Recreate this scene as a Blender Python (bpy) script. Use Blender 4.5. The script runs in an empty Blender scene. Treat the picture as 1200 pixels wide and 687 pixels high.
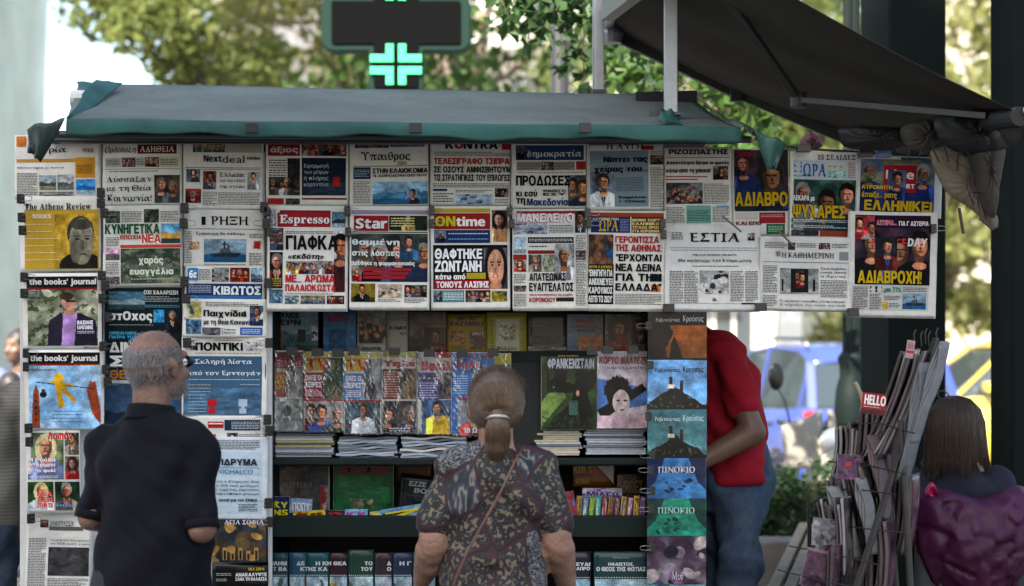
import bpy, math, random, unicodedata
import numpy as np
from mathutils import Vector, Matrix, Euler
random.seed(7)
scene = bpy.context.scene
COL = scene.collection
# ------------------------------------------------------------------ camera
FX = 2333.33          # focal length in photograph pixels (70 mm on 36 mm over 1200 px)
EYE = 1.6
CAMY = -7.2
def S(px, py, d):     # photograph pixel + distance from the lens -> world point
    return Vector(((px-600)/FX*d, CAMY+d, EYE+(400-py)/FX*d))
cd = bpy.data.cameras.new('camera'); cam = bpy.data.objects.new('camera', cd); COL.objects.link(cam)
cam.location = (0, CAMY, EYE); cam.rotation_euler = (math.pi/2, 0, 0)
cd.lens = 70; cd.sensor_width = 36; cd.shift_y = 56.5/1200
cd.clip_start = .05; cd.clip_end = 3000
cd.dof.use_dof = True; cd.dof.focus_distance = 7.15; cd.dof.aperture_fstop = 2.2; cd.dof.aperture_blades = 0
scene.camera = cam
# ------------------------------------------------------------------ sky, sun, exposure
SUN_EL, SUN_AZ = math.radians(43), math.radians(24)   # azimuth measured from behind the camera towards the left
w = bpy.data.worlds.new('World'); scene.world = w; w.use_nodes = True
nt = w.node_tree; nt.nodes.clear()
sky = nt.nodes.new('ShaderNodeTexSky'); sky.sky_type = 'NISHITA'; sky.sun_disc = False
sky.sun_elevation = SUN_EL; sky.sun_rotation = math.pi+SUN_AZ
sky.dust_density = 3.0; sky.air_density = 1.2; sky.ozone_density = 1.0
bg = nt.nodes.new('ShaderNodeBackground'); bg.inputs[1].default_value = .13
wo = nt.nodes.new('ShaderNodeOutputWorld')
nt.links.new(sky.outputs[0], bg.inputs[0]); nt.links.new(bg.outputs[0], wo.inputs[0])
sd = bpy.data.lights.new('sun', 'SUN'); sd.energy = 5; sd.angle = math.radians(.55); sd.color = (1, .93, .82)
so = bpy.data.objects.new('sun', sd); COL.objects.link(so)
tosun = Vector((-math.sin(SUN_AZ)*math.cos(SUN_EL), -math.cos(SUN_AZ)*math.cos(SUN_EL), math.sin(SUN_EL)))
so.rotation_euler = tosun.to_track_quat('Z', 'Y').to_euler(); so.location = (0, 0, 20)
scene.view_settings.view_transform = 'Standard'; scene.view_settings.look = 'None'
scene.view_settings.gamma = 1; scene.view_settings.exposure = 1.9
scene.cycles.max_bounces = 8; scene.cycles.diffuse_bounces = 4; scene.cycles.transparent_max_bounces = 12
scene.cycles.use_denoising = True

# ------------------------------------------------------------------ helpers
def lin(c):
    return tuple((v/12.92 if v <= .04045 else ((v+.055)/1.055)**2.4) for v in c)
def hx(s):
    return tuple(int(s[i:i+2], 16)/255 for i in (0, 2, 4))
MATS = {}
def mat(name, col, rough=.6, metal=0, spec=.5, var=0, vscale=8, bump=0, bscale=60, trans=0, coat=0, stretch=None, dirt=None, emit=None, sheen=0):
    """procedural principled material; col is linear base colour"""
    if name in MATS: return MATS[name]
    m = bpy.data.materials.new(name); m.use_nodes = True; n = m.node_tree; P = n.nodes['Principled BSDF']
    P.inputs['Base Color'].default_value = (*col, 1); P.inputs['Roughness'].default_value = rough
    P.inputs['Metallic'].default_value = metal; P.inputs['Specular IOR Level'].default_value = spec
    P.inputs['Coat Weight'].default_value = coat; P.inputs['Coat Roughness'].default_value = .1
    P.inputs['Sheen Weight'].default_value = sheen
    if emit: P.inputs['Emission Color'].default_value = (*emit[0], 1); P.inputs['Emission Strength'].default_value = emit[1]
    tc = n.nodes.new('ShaderNodeTexCoord'); mp = n.nodes.new('ShaderNodeMapping'); n.links.new(tc.outputs['Object'], mp.inputs[0])
    if stretch: mp.inputs['Scale'].default_value = stretch
    src = None
    if var:
        t = n.nodes.new('ShaderNodeTexNoise'); t.inputs['Scale'].default_value = vscale; t.inputs['Detail'].default_value = 6; t.inputs['Roughness'].default_value = .65
        n.links.new(mp.outputs[0], t.inputs['Vector'])
        r = n.nodes.new('ShaderNodeValToRGB'); r.color_ramp.elements[0].position = .3; r.color_ramp.elements[1].position = .7
        r.color_ramp.elements[0].color = (*[c*(1-var) for c in col], 1); r.color_ramp.elements[1].color = (*[min(1, c*(1+var)) for c in col], 1)
        n.links.new(t.outputs['Fac'], r.inputs[0]); src = r.outputs[0]
    if dirt:
        t2 = n.nodes.new('ShaderNodeTexNoise'); t2.inputs['Scale'].default_value = dirt[1]; t2.inputs['Detail'].default_value = 9; t2.inputs['Roughness'].default_value = .75
        n.links.new(tc.outputs['Object'], t2.inputs['Vector'])
        r2 = n.nodes.new('ShaderNodeValToRGB'); r2.color_ramp.elements[0].position = dirt[2]; r2.color_ramp.elements[1].position = dirt[2]+.12
        r2.color_ramp.elements[0].color = (0, 0, 0, 1); r2.color_ramp.elements[1].color = (dirt[3],)*3+(1,)
        n.links.new(t2.outputs['Fac'], r2.inputs[0])
        mx = n.nodes.new('ShaderNodeMix'); mx.data_type = 'RGBA'; n.links.new(r2.outputs[0], mx.inputs[0])
        if src: n.links.new(src, mx.inputs[6])
        else: mx.inputs[6].default_value = (*col, 1)
        mx.inputs[7].default_value = (*dirt[0], 1); src = mx.outputs[2]
    if src: n.links.new(src, P.inputs['Base Color'])
    if bump:
        t = n.nodes.new('ShaderNodeTexNoise'); t.inputs['Scale'].default_value = bscale; t.inputs['Detail'].default_value = 5
        n.links.new(mp.outputs[0], t.inputs['Vector'])
        b = n.nodes.new('ShaderNodeBump'); b.inputs['Strength'].default_value = bump; b.inputs['Distance'].default_value = .01
        n.links.new(t.outputs['Fac'], b.inputs['Height']); n.links.new(b.outputs[0], P.inputs['Normal'])
    if trans:
        tr = n.nodes.new('ShaderNodeBsdfTranslucent'); tr.inputs[0].default_value = (*[min(1, c*2.2) for c in col], 1)
        if src: n.links.new(src, tr.inputs[0])
        ms = n.nodes.new('ShaderNodeMixShader'); ms.inputs[0].default_value = trans
        n.links.new(P.outputs[0], ms.inputs[1]); n.links.new(tr.outputs[0], ms.inputs[2]); n.links.new(ms.outputs[0], n.nodes['Material Output'].inputs[0])
    MATS[name] = m
    return m
def printmat(name, rough, coat, bump):
    m = bpy.data.materials.new(name); m.use_nodes = True; n = m.node_tree; P = n.nodes['Principled BSDF']
    a = n.nodes.new('ShaderNodeAttribute'); a.attribute_name = 'Col'
    tc = n.nodes.new('ShaderNodeTexCoord'); t = n.nodes.new('ShaderNodeTexNoise'); t.inputs['Scale'].default_value = 45; t.inputs['Detail'].default_value = 5
    n.links.new(tc.outputs['Object'], t.inputs['Vector'])
    r = n.nodes.new('ShaderNodeMapRange'); r.inputs[1].default_value = .3; r.inputs[2].default_value = .7; r.inputs[3].default_value = .88; r.inputs[4].default_value = 1.0
    n.links.new(t.outputs['Fac'], r.inputs[0])
    h = n.nodes.new('ShaderNodeMix'); h.data_type = 'RGBA'; h.blend_type = 'MULTIPLY'; h.inputs[0].default_value = 1
    gm = n.nodes.new('ShaderNodeGamma'); gm.inputs[1].default_value = 1.22; n.links.new(a.outputs['Color'], gm.inputs[0]); n.links.new(gm.outputs[0], h.inputs[6]); n.links.new(r.outputs[0], h.inputs[7]); n.links.new(h.outputs[2], P.inputs['Base Color'])
    P.inputs['Roughness'].default_value = rough; P.inputs['Coat Weight'].default_value = coat; P.inputs['Coat Roughness'].default_value = .18
    P.inputs['Specular IOR Level'].default_value = .12
    t3 = n.nodes.new('ShaderNodeTexNoise'); t3.inputs['Scale'].default_value = 14; t3.inputs['Detail'].default_value = 3
    n.links.new(tc.outputs['Object'], t3.inputs['Vector'])
    b = n.nodes.new('ShaderNodeBump'); b.inputs['Strength'].default_value = min(1, bump*2); b.inputs['Distance'].default_value = .014
    n.links.new(t3.outputs['Fac'], b.inputs['Height']); n.links.new(b.outputs[0], P.inputs['Normal'])
    return m
M_NEWS = printmat('newsprint_ink', .85, 0, .25)
M_GLOSS = printmat('glossy_print', .4, .3, .2)

def link(o, parent=None):
    COL.objects.link(o)
    if parent is not None: o.parent = parent
    return o
def tag(o, label=None, cat=None, group=None, kind=None):
    if label: o['label'] = label
    if cat: o['category'] = cat
    if group: o['group'] = group
    if kind: o['kind'] = kind
    return o
def empty(name, loc=(0, 0, 0), label=None, cat=None, group=None, rz=0):
    o = bpy.data.objects.new(name, None); o.empty_display_size = .1; link(o); o.location = loc; o.rotation_euler = (0, 0, rz)
    return tag(o, label, cat, group)
def copy_tree(o, parent=None):
    c = o.copy(); link(c, parent)
    for ch in o.children: copy_tree(ch, c)
    return c
class MB:
    def __init__(s): s.v = []; s.f = []; s.c = []
    def add(s, vs, fs, col=None):
        b = len(s.v); s.v += [tuple(v) for v in vs]; s.f += [tuple(i+b for i in f) for f in fs]
        if col is not None: s.c += [col]*len(vs)
    def box(s, c, d, rot=None, M=None):
        hx_, hy, hz = d[0]/2, d[1]/2, d[2]/2
        vs = [Vector((x, y, z)) for x in (-hx_, hx_) for y in (-hy, hy) for z in (-hz, hz)]
        R = Euler(rot).to_matrix() if rot else (M or Matrix.Identity(3))
        vs = [R @ v+Vector(c) for v in vs]
        s.add(vs, [(0, 1, 3, 2), (4, 6, 7, 5), (0, 4, 5, 1), (2, 3, 7, 6), (0, 2, 6, 4), (1, 5, 7, 3)]); return s
    def bar(s, a, b, w_, h_, up=(0, 0, 1)):
        a = Vector(a); b = Vector(b); z = (b-a).normalized(); u = Vector(up)
        if abs(z.dot(u)) > .98: u = Vector((1, 0, 0))
        x = u.cross(z).normalized(); y = z.cross(x)
        M = Matrix((x, y, z)).transposed(); return s.box((a+b)/2, (w_, h_, (b-a).length), M=M)
    def tube(s, pts, r, n=8, cap=True):
        pts = [Vector(p) for p in pts]; rs = r if isinstance(r, (list, tuple)) else [r]*len(pts)
        base = len(s.v); px = None
        for i, p in enumerate(pts):
            t = ((pts[min(i+1, len(pts)-1)]-pts[max(i-1, 0)]) or Vector((0, 0, 1))).normalized()
            if px is None:
                u = Vector((0, 0, 1)) if abs(t.z) < .9 else Vector((1, 0, 0)); px = u.cross(t).normalized()
            px = (px-t*px.dot(t)).normalized(); py = t.cross(px)
            for k in range(n):
                a = 2*math.pi*k/n; s.v.append(tuple(p+(px*math.cos(a)+py*math.sin(a))*rs[i]))
        for i in range(len(pts)-1):
            for k in range(n):
                a = base+i*n+k; b = base+i*n+(k+1) % n; s.f.append((a, b, b+n, a+n))
        if cap:
            s.f.append(tuple(base+k for k in reversed(range(n)))); s.f.append(tuple(base+(len(pts)-1)*n+k for k in range(n)))
        return s
    def lathe(s, prof, c=(0, 0, 0), n=24, flute=0, fn=0):
        base = len(s.v)
        for (r, z) in prof:
            for k in range(n):
                a = 2*math.pi*k/n; rr = r*(1-flute*(.5+.5*math.cos(a*fn))) if fn else r
                s.v.append((c[0]+rr*math.cos(a), c[1]+rr*math.sin(a), c[2]+z))
        for i in range(len(prof)-1):
            for k in range(n):
                a = base+i*n+k; b = base+i*n+(k+1) % n; s.f.append((a, b, b+n, a+n))
        s.f.append(tuple(base+k for k in reversed(range(n)))); s.f.append(tuple(base+(len(prof)-1)*n+k for k in range(n)))
        return s
    def prism(s, poly, th, M):
        """2-D outline (x,z) extruded along local y by th, placed by matrix M (4x4)"""
        n = len(poly); b = len(s.v)
        for y in (-th/2, th/2):
            for p in poly: s.v.append(tuple(M @ Vector((p[0], y, p[1]))))
        s.f.append(tuple(b+i for i in range(n))); s.f.append(tuple(b+n+i for i in reversed(range(n))))
        for i in range(n):
            j = (i+1) % n; s.f.append((b+i, b+n+i, b+n+j, b+j))
        return s
    def grid(s, fn, nu, nv, closed_th=None):
        base = len(s.v)
        for j in range(nv+1):
            for i in range(nu+1): s.v.append(tuple(fn(i/nu, j/nv)))
        for j in range(nv):
            for i in range(nu):
                a = base+j*(nu+1)+i; s.f.append((a, a+1, a+nu+2, a+nu+1))
        return s
    def build(s, name, m, parent=None, smooth=False, bevel=0, solid=0, flip=False):
        me = bpy.data.meshes.new(name); me.from_pydata(s.v, [], s.f); me.update()
        if smooth: me.polygons.foreach_set('use_smooth', [True]*len(me.polygons))
        if m is not None: me.materials.append(m)
        o = bpy.data.objects.new(name, me); link(o, parent)
        if solid:
            q = o.modifiers.new('solid', 'SOLIDIFY'); q.thickness = solid; q.offset = 0
        if bevel:
            q = o.modifiers.new('bevel', 'BEVEL'); q.width = bevel; q.segments = 2; q.limit_method = 'ANGLE'
        return o
# ------------------------------------------------------------------ glyph cache (Blender's own built-in font)
CH = set('ABCDEFGHIJKLMNOPQRSTUVWXYZabcdefghijklmnopqrstuvwxyz0123456789.,;:!?-\'"()/+&%«»…€’')
for a_ in range(0x391, 0x3CA):
    if a_ != 0x3A2: CH.add(chr(a_))
def bold(c):
    o = ord(c)
    if 0x391 <= o <= 0x3A9: return chr(0x1D756+o-0x391)
    if 0x3B1 <= o <= 0x3C9: return chr(0x1D770+o-0x3B1)
    if 'A' <= c <= 'Z': return chr(0x1D5D4+o-65)
    if 'a' <= c <= 'z': return chr(0x1D5EE+o-97)
    if '0' <= c <= '9': return chr(0x1D7EC+o-48)
    return c
def serif(c):
    o = ord(c)
    if 0x391 <= o <= 0x3A9: return chr(0x1D6A8+o-0x391)
    if 0x3B1 <= o <= 0x3C9: return chr(0x1D6C2+o-0x3B1)
    if 'A' <= c <= 'Z': return chr(0x1D400+o-65)
    if 'a' <= c <= 'z': return chr(0x1D41A+o-97)
    if '0' <= c <= '9': return chr(0x1D7CE+o-48)
    return c
GL = {}
def build_glyphs():
    """one text object per style with one character per line, evaluated once and cut up by line"""
    import os
    mf = None
    try: mf = bpy.data.fonts.load(os.path.join(bpy.utils.system_resource('DATAFILES'), 'fonts', 'NotoSansMath-Regular.woff2'))   # Blender's own bundled serif/bold face
    except Exception: mf = None        # the built-in font falls back to the same face by itself, only slower
    for st, off in (('r', .006), ('h', .008), ('s', .008), ('F', .04)):
        fn = serif if st == 's' else (bold if st in 'hF' else (lambda c: c))
        for grp in (0, 1):
            cs = sorted(c for c in CH if (fn(c) != c) == bool(grp))
            if not cs: continue
            cu = bpy.data.curves.new('glyphs', 'FONT'); cu.body = '\n'.join(fn(c) for c in cs); cu.resolution_u = 2; cu.offset = off; cu.space_line = 3
            if grp and mf: cu.font = mf
            o = bpy.data.objects.new('glyphs', cu); COL.objects.link(o)
            bpy.context.view_layer.update(); me = o.evaluated_get(bpy.context.evaluated_depsgraph_get()).to_mesh()
            v = np.array([(q.co.x, q.co.y) for q in me.vertices]); k_ = 1; row = np.round((.35-v[:, 1])/3).astype(int)
            per = {}
            for p in me.polygons:
                t = tuple(p.vertices); per.setdefault(row[t[0]], []).append(t)
            if grp:      # bring the bundled face to the built-in font's cap height
                ie = cs.index('E'); ye = v[sorted({q for t in per[ie] for q in t})][:, 1]; k_ = .72/(ye.max()-ye.min())
            for i, c in enumerate(cs):
                fs = per.get(i, []); ids = sorted({q for t in fs for q in t}); ix = {q: n for n, q in enumerate(ids)}
                GL[st, c] = ((v[ids]+[0, 3.0*i])*k_ if ids else np.zeros((0, 2)), [tuple(ix[q] for q in t) for t in fs])
            bpy.data.objects.remove(o); bpy.data.curves.remove(cu)
        vv, ff = GL[st, 'V']; GL[st, chr(0x39B)] = (vv*[-1, -1]+[vv[:, 0].max()+vv[:, 0].min(), vv[:, 1].max()+vv[:, 1].min()], ff)
build_glyphs()
def layout(s, st):
    """-> list of (verts, faces, fatverts, fatfaces) laid out on one line"""
    out = []; x = 0; key = st if st in 'rhs' else 'h'
    for c in s:
        if c == ' ': x += .3; continue
        dec = unicodedata.normalize('NFD', c); b = dec[0]; acc = any(q in '\u0301\u0300' for q in dec[1:]); dia = '\u0308' in dec[1:]
        if (key, b) not in GL: continue
        v, f = GL[key, b]; fv, ff = GL['F', b]
        if not len(v): continue
        mn, mx = v[:, 0].min(), v[:, 0].max()
        out.append((v+[x-mn, 0], f, fv+[x-mn, 0], ff))
        if acc:
            cx = x+(mx-mn)/2; top = .6 if b.islower() else .6
            if b.isupper(): cx = x-.03
            q = np.array([[cx-.04, top], [cx+.04, top], [cx+.13, top+.17], [cx+.02, top+.17]]); out.append((q, [(0, 1, 2, 3)], q*1.0, [(0, 1, 2, 3)]))
        x += (mx-mn)+(.065 if key == 's' else .07)
    return out
# ------------------------------------------------------------------ painted print pictures as coloured grids
def vnoise(ny, nx, cells, rng, oct=3):
    out = np.zeros((ny, nx)); amp = 1; tot = 0
    for o in range(oct):
        c = max(2, int(cells*2**o)); g = rng.random((c+2, c+2))
        yy = np.linspace(0, c, ny); xx = np.linspace(0, c, nx); y0 = np.minimum(yy.astype(int), c); x0 = np.minimum(xx.astype(int), c)
        fy = (yy-y0)[:, None]; fx = (xx-x0)[None]
        a = g[y0][:, x0]; b = g[y0][:, x0+1]; c_ = g[y0+1][:, x0]; d = g[y0+1][:, x0+1]
        out += amp*((a*(1-fx)+b*fx)*(1-fy)+(c_*(1-fx)+d*fx)*fy); tot += amp; amp *= .6
    return out/tot
class Img:
    def __init__(s, nx, ny, seed):
        s.nx, s.ny = nx, ny; s.r = np.random.default_rng(seed); s.a = np.zeros((ny, nx, 3)); s.asp = nx/ny
        s.X, s.Y = np.meshgrid(np.linspace(0, 1, nx), np.linspace(0, 1, ny))
    def mix(s, m, col):
        m = m[..., None]; s.a = s.a*(1-m)+np.array(col)*m
    def bg(s, c1, c2, cells=4):
        n = np.clip((vnoise(s.ny, s.nx, cells, s.r)-.5)*3+.5, 0, 1); s.a[:] = c1; s.mix(n, c2)
    def grad(s, c1, c2):
        s.a[:] = c1; s.mix(s.Y, c2)
    def E(s, cx, cy, rx, ry, col, rot=0):
        dx, dy = s.X-cx, s.Y-cy
        if rot: c, q = math.cos(rot), math.sin(rot); dx, dy = dx*c+dy*q, -dx*q+dy*c
        s.mix((dx**2/rx**2+dy**2/ry**2 < 1).astype(float), col)
    def R(s, x0, y0, x1, y1, col): s.mix(((s.X >= x0) & (s.X <= x1) & (s.Y >= y0) & (s.Y <= y1)).astype(float), col)
    def PG(s, pts, col):
        ins = np.zeros(s.X.shape, bool); n = len(pts)
        for i in range(n):
            (xa, ya), (xb, yb) = pts[i], pts[(i+1) % n]
            cnd = ((ya > s.Y) != (yb > s.Y)) & (s.X < (xb-xa)*(s.Y-ya)/((yb-ya) or 1e-9)+xa); ins ^= cnd
        s.mix(ins.astype(float), col)
    def man(s, cx, top, h, skin, hair, cloth, hairlong=0, shirt=None):
        # head about a third of the bust, lit from one side, shoulders with arms
        rr = s.r; h *= rr.uniform(.82, 1.15); cx += rr.uniform(-.07, .07)/max(1, s.asp); tn = rr.uniform(.75, 1.2); skin = [min(1, skin[0]*tn), min(1, skin[1]*tn*rr.uniform(.94, 1.04)), min(1, skin[2]*tn*rr.uniform(.88, 1.05))]
        if max(hair) < .25 and not hairlong: hair = [(.1, .08, .07), (.28, .2, .14), (.45, .44, .43), (.2, .15, .12), (.6, .58, .56)][int(rr.integers(0, 5))]
        if max(cloth) < .28: cloth = [(.1, .1, .13), (.3, .3, .34), (.16, .2, .3), (.4, .37, .33), (.07, .07, .08), (.3, .12, .12), (.5, .5, .52)][int(rr.integers(0, 7))]
        hh = h*.17*rr.uniform(.9, 1.1); w_ = hh*.74/s.asp; cy = top+hh; sd = s.r.choice((-1, 1)); dk = [c*.55 for c in skin]; cl2 = [min(1, c*1.6+.03) for c in cloth]
        s.PG([(cx-w_*3.0, top+h*1.02), (cx-w_*2.7, cy+hh*2.0), (cx-w_*1.2, cy+hh*1.35), (cx+w_*1.2, cy+hh*1.35), (cx+w_*2.7, cy+hh*2.0), (cx+w_*3.0, top+h*1.02)], cloth)
        s.PG([(cx+sd*w_*2.7, cy+hh*2.0), (cx+sd*w_*1.0, cy+hh*1.4), (cx+sd*w_*1.5, top+h*1.02), (cx+sd*w_*2.9, top+h*1.02)], cl2)
        if shirt: s.PG([(cx-w_*.7, cy+hh*1.25), (cx+w_*.7, cy+hh*1.25), (cx, cy+hh*3.4)], shirt); s.R(cx-w_*.12, cy+hh*1.5, cx+w_*.12, cy+hh*3.2, [c*.7 for c in cloth])
        if hairlong: s.E(cx, cy+hh*.3, w_*1.45, hh*1.45, hair)
        s.R(cx-w_*.5, cy+hh*.6, cx+w_*.5, cy+hh*1.7, dk); s.E(cx, cy+hh*1.75, w_*.8, hh*.3, skin)
        s.E(cx, cy-hh*.12, w_*1.12, hh*1.05, hair); s.E(cx, cy+hh*.1, w_*.88, hh*.92, dk); s.E(cx+sd*w_*.22, cy+hh*.08, w_*.64, hh*.84, skin)
        s.E(cx+sd*w_*.3, cy-hh*.25, w_*.4, hh*.3, [min(1, c*1.15) for c in skin])
        s.PG([(cx-w_*.9, cy-hh*.25), (cx-w_*.3, cy-hh*.62), (cx+w_*.9, cy-hh*.3), (cx+w_*.7, cy-hh*1.05), (cx-w_*.7, cy-hh*1.05)], hair)
        s.R(cx-w_*.62, cy-hh*.1, cx+w_*.62, cy+hh*.02, [c*.6 for c in skin])
        for q in (-.36, .36): s.E(cx+q*w_, cy-hh*.03, w_*.17, hh*.07, (.1, .07, .06))
        s.E(cx+sd*w_*.1, cy+hh*.3, w_*.12, hh*.16, dk); s.E(cx+sd*w_*.06, cy+hh*.56, w_*.34, hh*.07, (.45, .2, .18))
    def grain(s, k=.08):
        s.a = np.clip(s.a*(1+(s.r.random(s.a.shape[:2])-.5)[..., None]*k*2.6+(vnoise(s.ny, s.nx, 9, s.r)-.5)[..., None]*.6+(vnoise(s.ny, s.nx, 3, s.r)-.5)[..., None]*.5), 0, 1)
SK = (.72, .52, .42); SK2 = (.8, .62, .52)
def paint(kind, nx, ny, seed, A):
    I = Img(nx, ny, seed); r = I.r; k = kind
    c = A+[(.3, .3, .3)]*6
    if k == 'port': I.bg(c[0], [v*.45 for v in c[0]], 3); q_ = r.uniform(.55, 1.25); I.R(r.uniform(-.3, .5), 0, r.uniform(.5, 1.2), r.uniform(.3, .9), [min(1, v*q_) for v in c[0]]); I.man(.5, .06, 1.25, SK, c[1] if len(A) > 1 else (.15, .1, .08), c[2] if len(A) > 2 else (.12, .13, .18), shirt=(.8, .8, .8) if len(A) < 4 else c[3])
    elif k == 'lady': I.bg(c[0], [v*.6 for v in c[0]]); I.man(.5, .05, 1.3, SK2, c[1] if len(A) > 1 else (.25, .15, .1), c[2] if len(A) > 2 else (.5, .1, .12), 1)
    elif k == 'group':
        I.bg(c[0], [v*.55 for v in c[0]]); n = max(2, int(I.asp*2.6))
        for i in range(n): I.man((i+.5)/n+r.uniform(-.04, .04), r.uniform(.05, .22), r.uniform(1.0, 1.3), SK, (.1, .08, .07), c[1+int(r.integers(0, max(1, len(A)-1)))])
    elif k == 'crowd':
        I.bg(c[0], [v*.5 for v in c[0]]); n = int(16*max(1, I.asp))
        for i in range(n):
            y = .25+.6*i/n; x = r.random(); q = .05+.09*y
            I.E(x, y+q*1.6, q*1.1/I.asp, q*1.5, [v*r.uniform(.3, 1.1) for v in c[1+int(r.integers(0, 2))]]); I.E(x, y, q*.5/I.asp, q*.62, SK)
    elif k == 'ship':
        I.grad((.55, .62, .68), (.42, .55, .6)); I.R(0, .66, 1, 1, (.16, .36, .5)); I.PG([(.12, .62), (.9, .58), (.8, .78), (.22, .78)], (.2, .24, .27))
        I.PG([(.35, .6), (.4, .4), (.6, .38), (.66, .6)], (.3, .33, .36)); I.R(.47, .08, .5, .42, (.2, .22, .25)); I.R(.42, .2, .56, .24, (.2, .22, .25)); I.R(.57, .25, .6, .4, (.25, .26, .28))
    elif k == 'land':
        I.grad(c[0], [min(1, v*1.2) for v in c[0]]); n = vnoise(1, nx, 4, r)[0]
        for i in range(nx): I.a[int(ny*(.35+.3*n[i])):, i] = c[1]
        I.R(0, .75, 1, 1, c[2])
    elif k == 'tree':
        I.bg(c[0], c[1], 3); n = vnoise(ny, nx, 9, r); I.mix((n > .55).astype(float), c[2])
    elif k == 'blob':
        I.bg(c[0], c[1], 3)
        for i in range(14): I.E(r.random(), r.random(), r.uniform(.04, .2)/I.asp**.5, r.uniform(.04, .18), c[int(r.integers(0, len(A)))], r.uniform(0, 3))
    elif k == 'teams':
        I.bg(c[0], c[1], 6); n = 3 if I.asp > 1 else 2
        for i in range(n): I.man((i+.5)/n+r.uniform(-.09, .09), .08+.2*(i % 2)*r.random(), r.uniform(.9, 1.25), SK, (.1, .08, .07), c[2+(i % max(1, len(A)-2))])
    elif k == 'line':       # line drawing / sketch
        I.bg(c[0], [v*.93 for v in c[0]])
        for i in range(26):
            x, y = r.uniform(.1, .9), r.uniform(.1, .9); I.E(x, y, .012+.12*r.random()**2, .012+.06*r.random(), c[1], r.uniform(0, 3))
            I.E(x, y, .01+.07*r.random()**2, .01+.03*r.random(), c[2], r.uniform(0, 3))
    elif k == 'face':       # sober sketched face filling the frame (plain, nobody in particular)
        I.bg(c[0], [v*.95 for v in c[0]]); I.E(.62, .95, .5, .25, (.18, .17, .15)); I.E(.6, .34, .31, .3, (.25, .24, .21)); I.E(.63, .5, .28, .43, c[1]); I.E(.5, .6, .14, .3, [v*.8 for v in c[1]])
        for i in range(10): I.E(.5+r.random()*.3, .2+.6*r.random(), .06, .008, [v*.75 for v in c[1]], r.uniform(-.4, .4))
        for q in (.53, .76): I.E(q, .46, .06, .018, (.12, .1, .08)); I.E(q, .41, .08, .012, (.2, .18, .15))
        I.E(.66, .58, .03, .09, [v*.7 for v in c[1]]); I.E(.65, .74, .09, .014, (.3, .22, .18)); I.E(.62, .19, .26, .1, (.3, .29, .26))
    elif k == 'woman':      # large smiling face
        I.bg(c[0], c[1]); I.E(.5, .5, .48, .62, (.16, .1, .08)); I.E(.5, .48, .34, .44, SK2); I.E(.5, .95, .25, .2, SK)
        for q in (.36, .64): I.E(q, .42, .06, .025, (.66, .62, .6)); I.E(q, .42, .04, .035, (.15, .1, .08)); I.E(q, .35, .1, .018, (.2, .13, .1))
        I.E(.5, .55, .04, .05, (.72, .5, .42)); I.E(.5, .7, .13, .04, (.75, .2, .2)); I.E(.5, .695, .08, .012, (.85, .8, .78))
    elif k == 'cave':       # dark cave mouth with a small climber silhouette (generic adventure cover)
        I.bg((.1, .09, .09), (.16, .12, .1), 5); n = vnoise(1, ny, 5, r)[0]
        for j in range(ny):
            y = j/ny
            if y > .28: I.a[j, int(nx*(.3+.22*n[j]-.1*y)):] = lin_mix((.62, .36, .14), (.48, .3, .15), y)
        I.PG([(.36, .98), (.4, .62), (.45, .5), (.5, .62), (.6, .98)], (.12, .1, .1)); I.R(0, .95, 1, 1, (.1, .09, .08))
    elif k == 'isle':       # rocky islet with two small figures under a plain sky
        I.grad(c[0], c[1]); n = vnoise(1, nx, 6, r)[0]
        for i in range(nx):
            x = i/nx; hgt = .98-.36*max(0, 1-abs(x-.45)/.5)-.14*n[i]; I.a[int(ny*hgt):, i] = (.1, .12, .12)
        I.R(.36, .4, .42, .66, (.12, .1, .1)); I.E(.39, .37, .035, .035, (.2, .13, .1)); I.R(.34, .5, .45, .58, (.8, .78, .72)); I.R(.55, .47, .6, .68, (.16, .13, .12)); I.E(.575, .44, .03, .03, (.2, .13, .1))
        for i in range(18): I.E(r.random(), r.uniform(.72, .95), .03, .012, (.35, .33, .25), r.uniform(0, 3))
    elif k == 'stage':      # curtain and jumble of shapes, tinted
        I.bg(c[1], c[2], 5)
        for i in range(30): I.E(r.uniform(.18, .82), r.uniform(.55, .95), r.uniform(.02, .06), r.uniform(.02, .07), c[int(r.integers(0, 3))], r.uniform(0, 3))
        I.PG([(0, 0), (.3, 0), (.14, .6), (0, .8)], c[0]); I.PG([(1, 0), (.7, 0), (.86, .6), (1, .8)], c[0]); I.R(.25, .24, .75, .42, c[1])
    elif k == 'wood':       # dark tree, green sky, lone box at the foot
        I.bg((.12, .2, .13), (.3, .38, .2), 3); I.PG([(0, .62), (.3, .35), (.45, .55), (0, .95)], (.5, .6, .32))
        n = vnoise(ny, nx, 6, r); I.mix(((n > .42) & (I.Y < .5) & (I.X > .1)).astype(float), (.05, .08, .06)); I.PG([(.62, .3), (.78, .3), (1, 1), (.1, 1), (.2, .85), (.55, .62)], (.06, .08, .05))
        I.R(.5, .6, .66, .8, (.28, .42, .38)); I.E(.66, .5, .03, .04, (.8, .6, .5))
        for i in range(30): I.E(r.random(), r.uniform(.82, 1), .05, .01, (.15, .3, .12), r.uniform(0, 3))
    elif k == 'plainfig':   # brush drawing of an anonymous curly-haired figure
        I.bg((.78, .75, .77), (.72, .68, .72)); I.PG([(0, .35), (1, .48), (1, .7), (0, .8)], (.35, .5, .75)); I.PG([(0, .76), (.9, .42), (1, .5), (.1, .9)], (.07, .07, .08)); I.R(0, .84, 1, 1, (.8, .7, .74))
        I.E(.42, .55, .24, .2, (.07, .06, .07)); I.E(.48, .66, .17, .16, (.78, .72, .72))
        for i in range(26): a_ = r.uniform(3, 6.4); I.E(.42+.25*math.cos(a_), .53+.18*math.sin(a_), .05, .02, (.07, .06, .07), r.uniform(0, 3))
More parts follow.
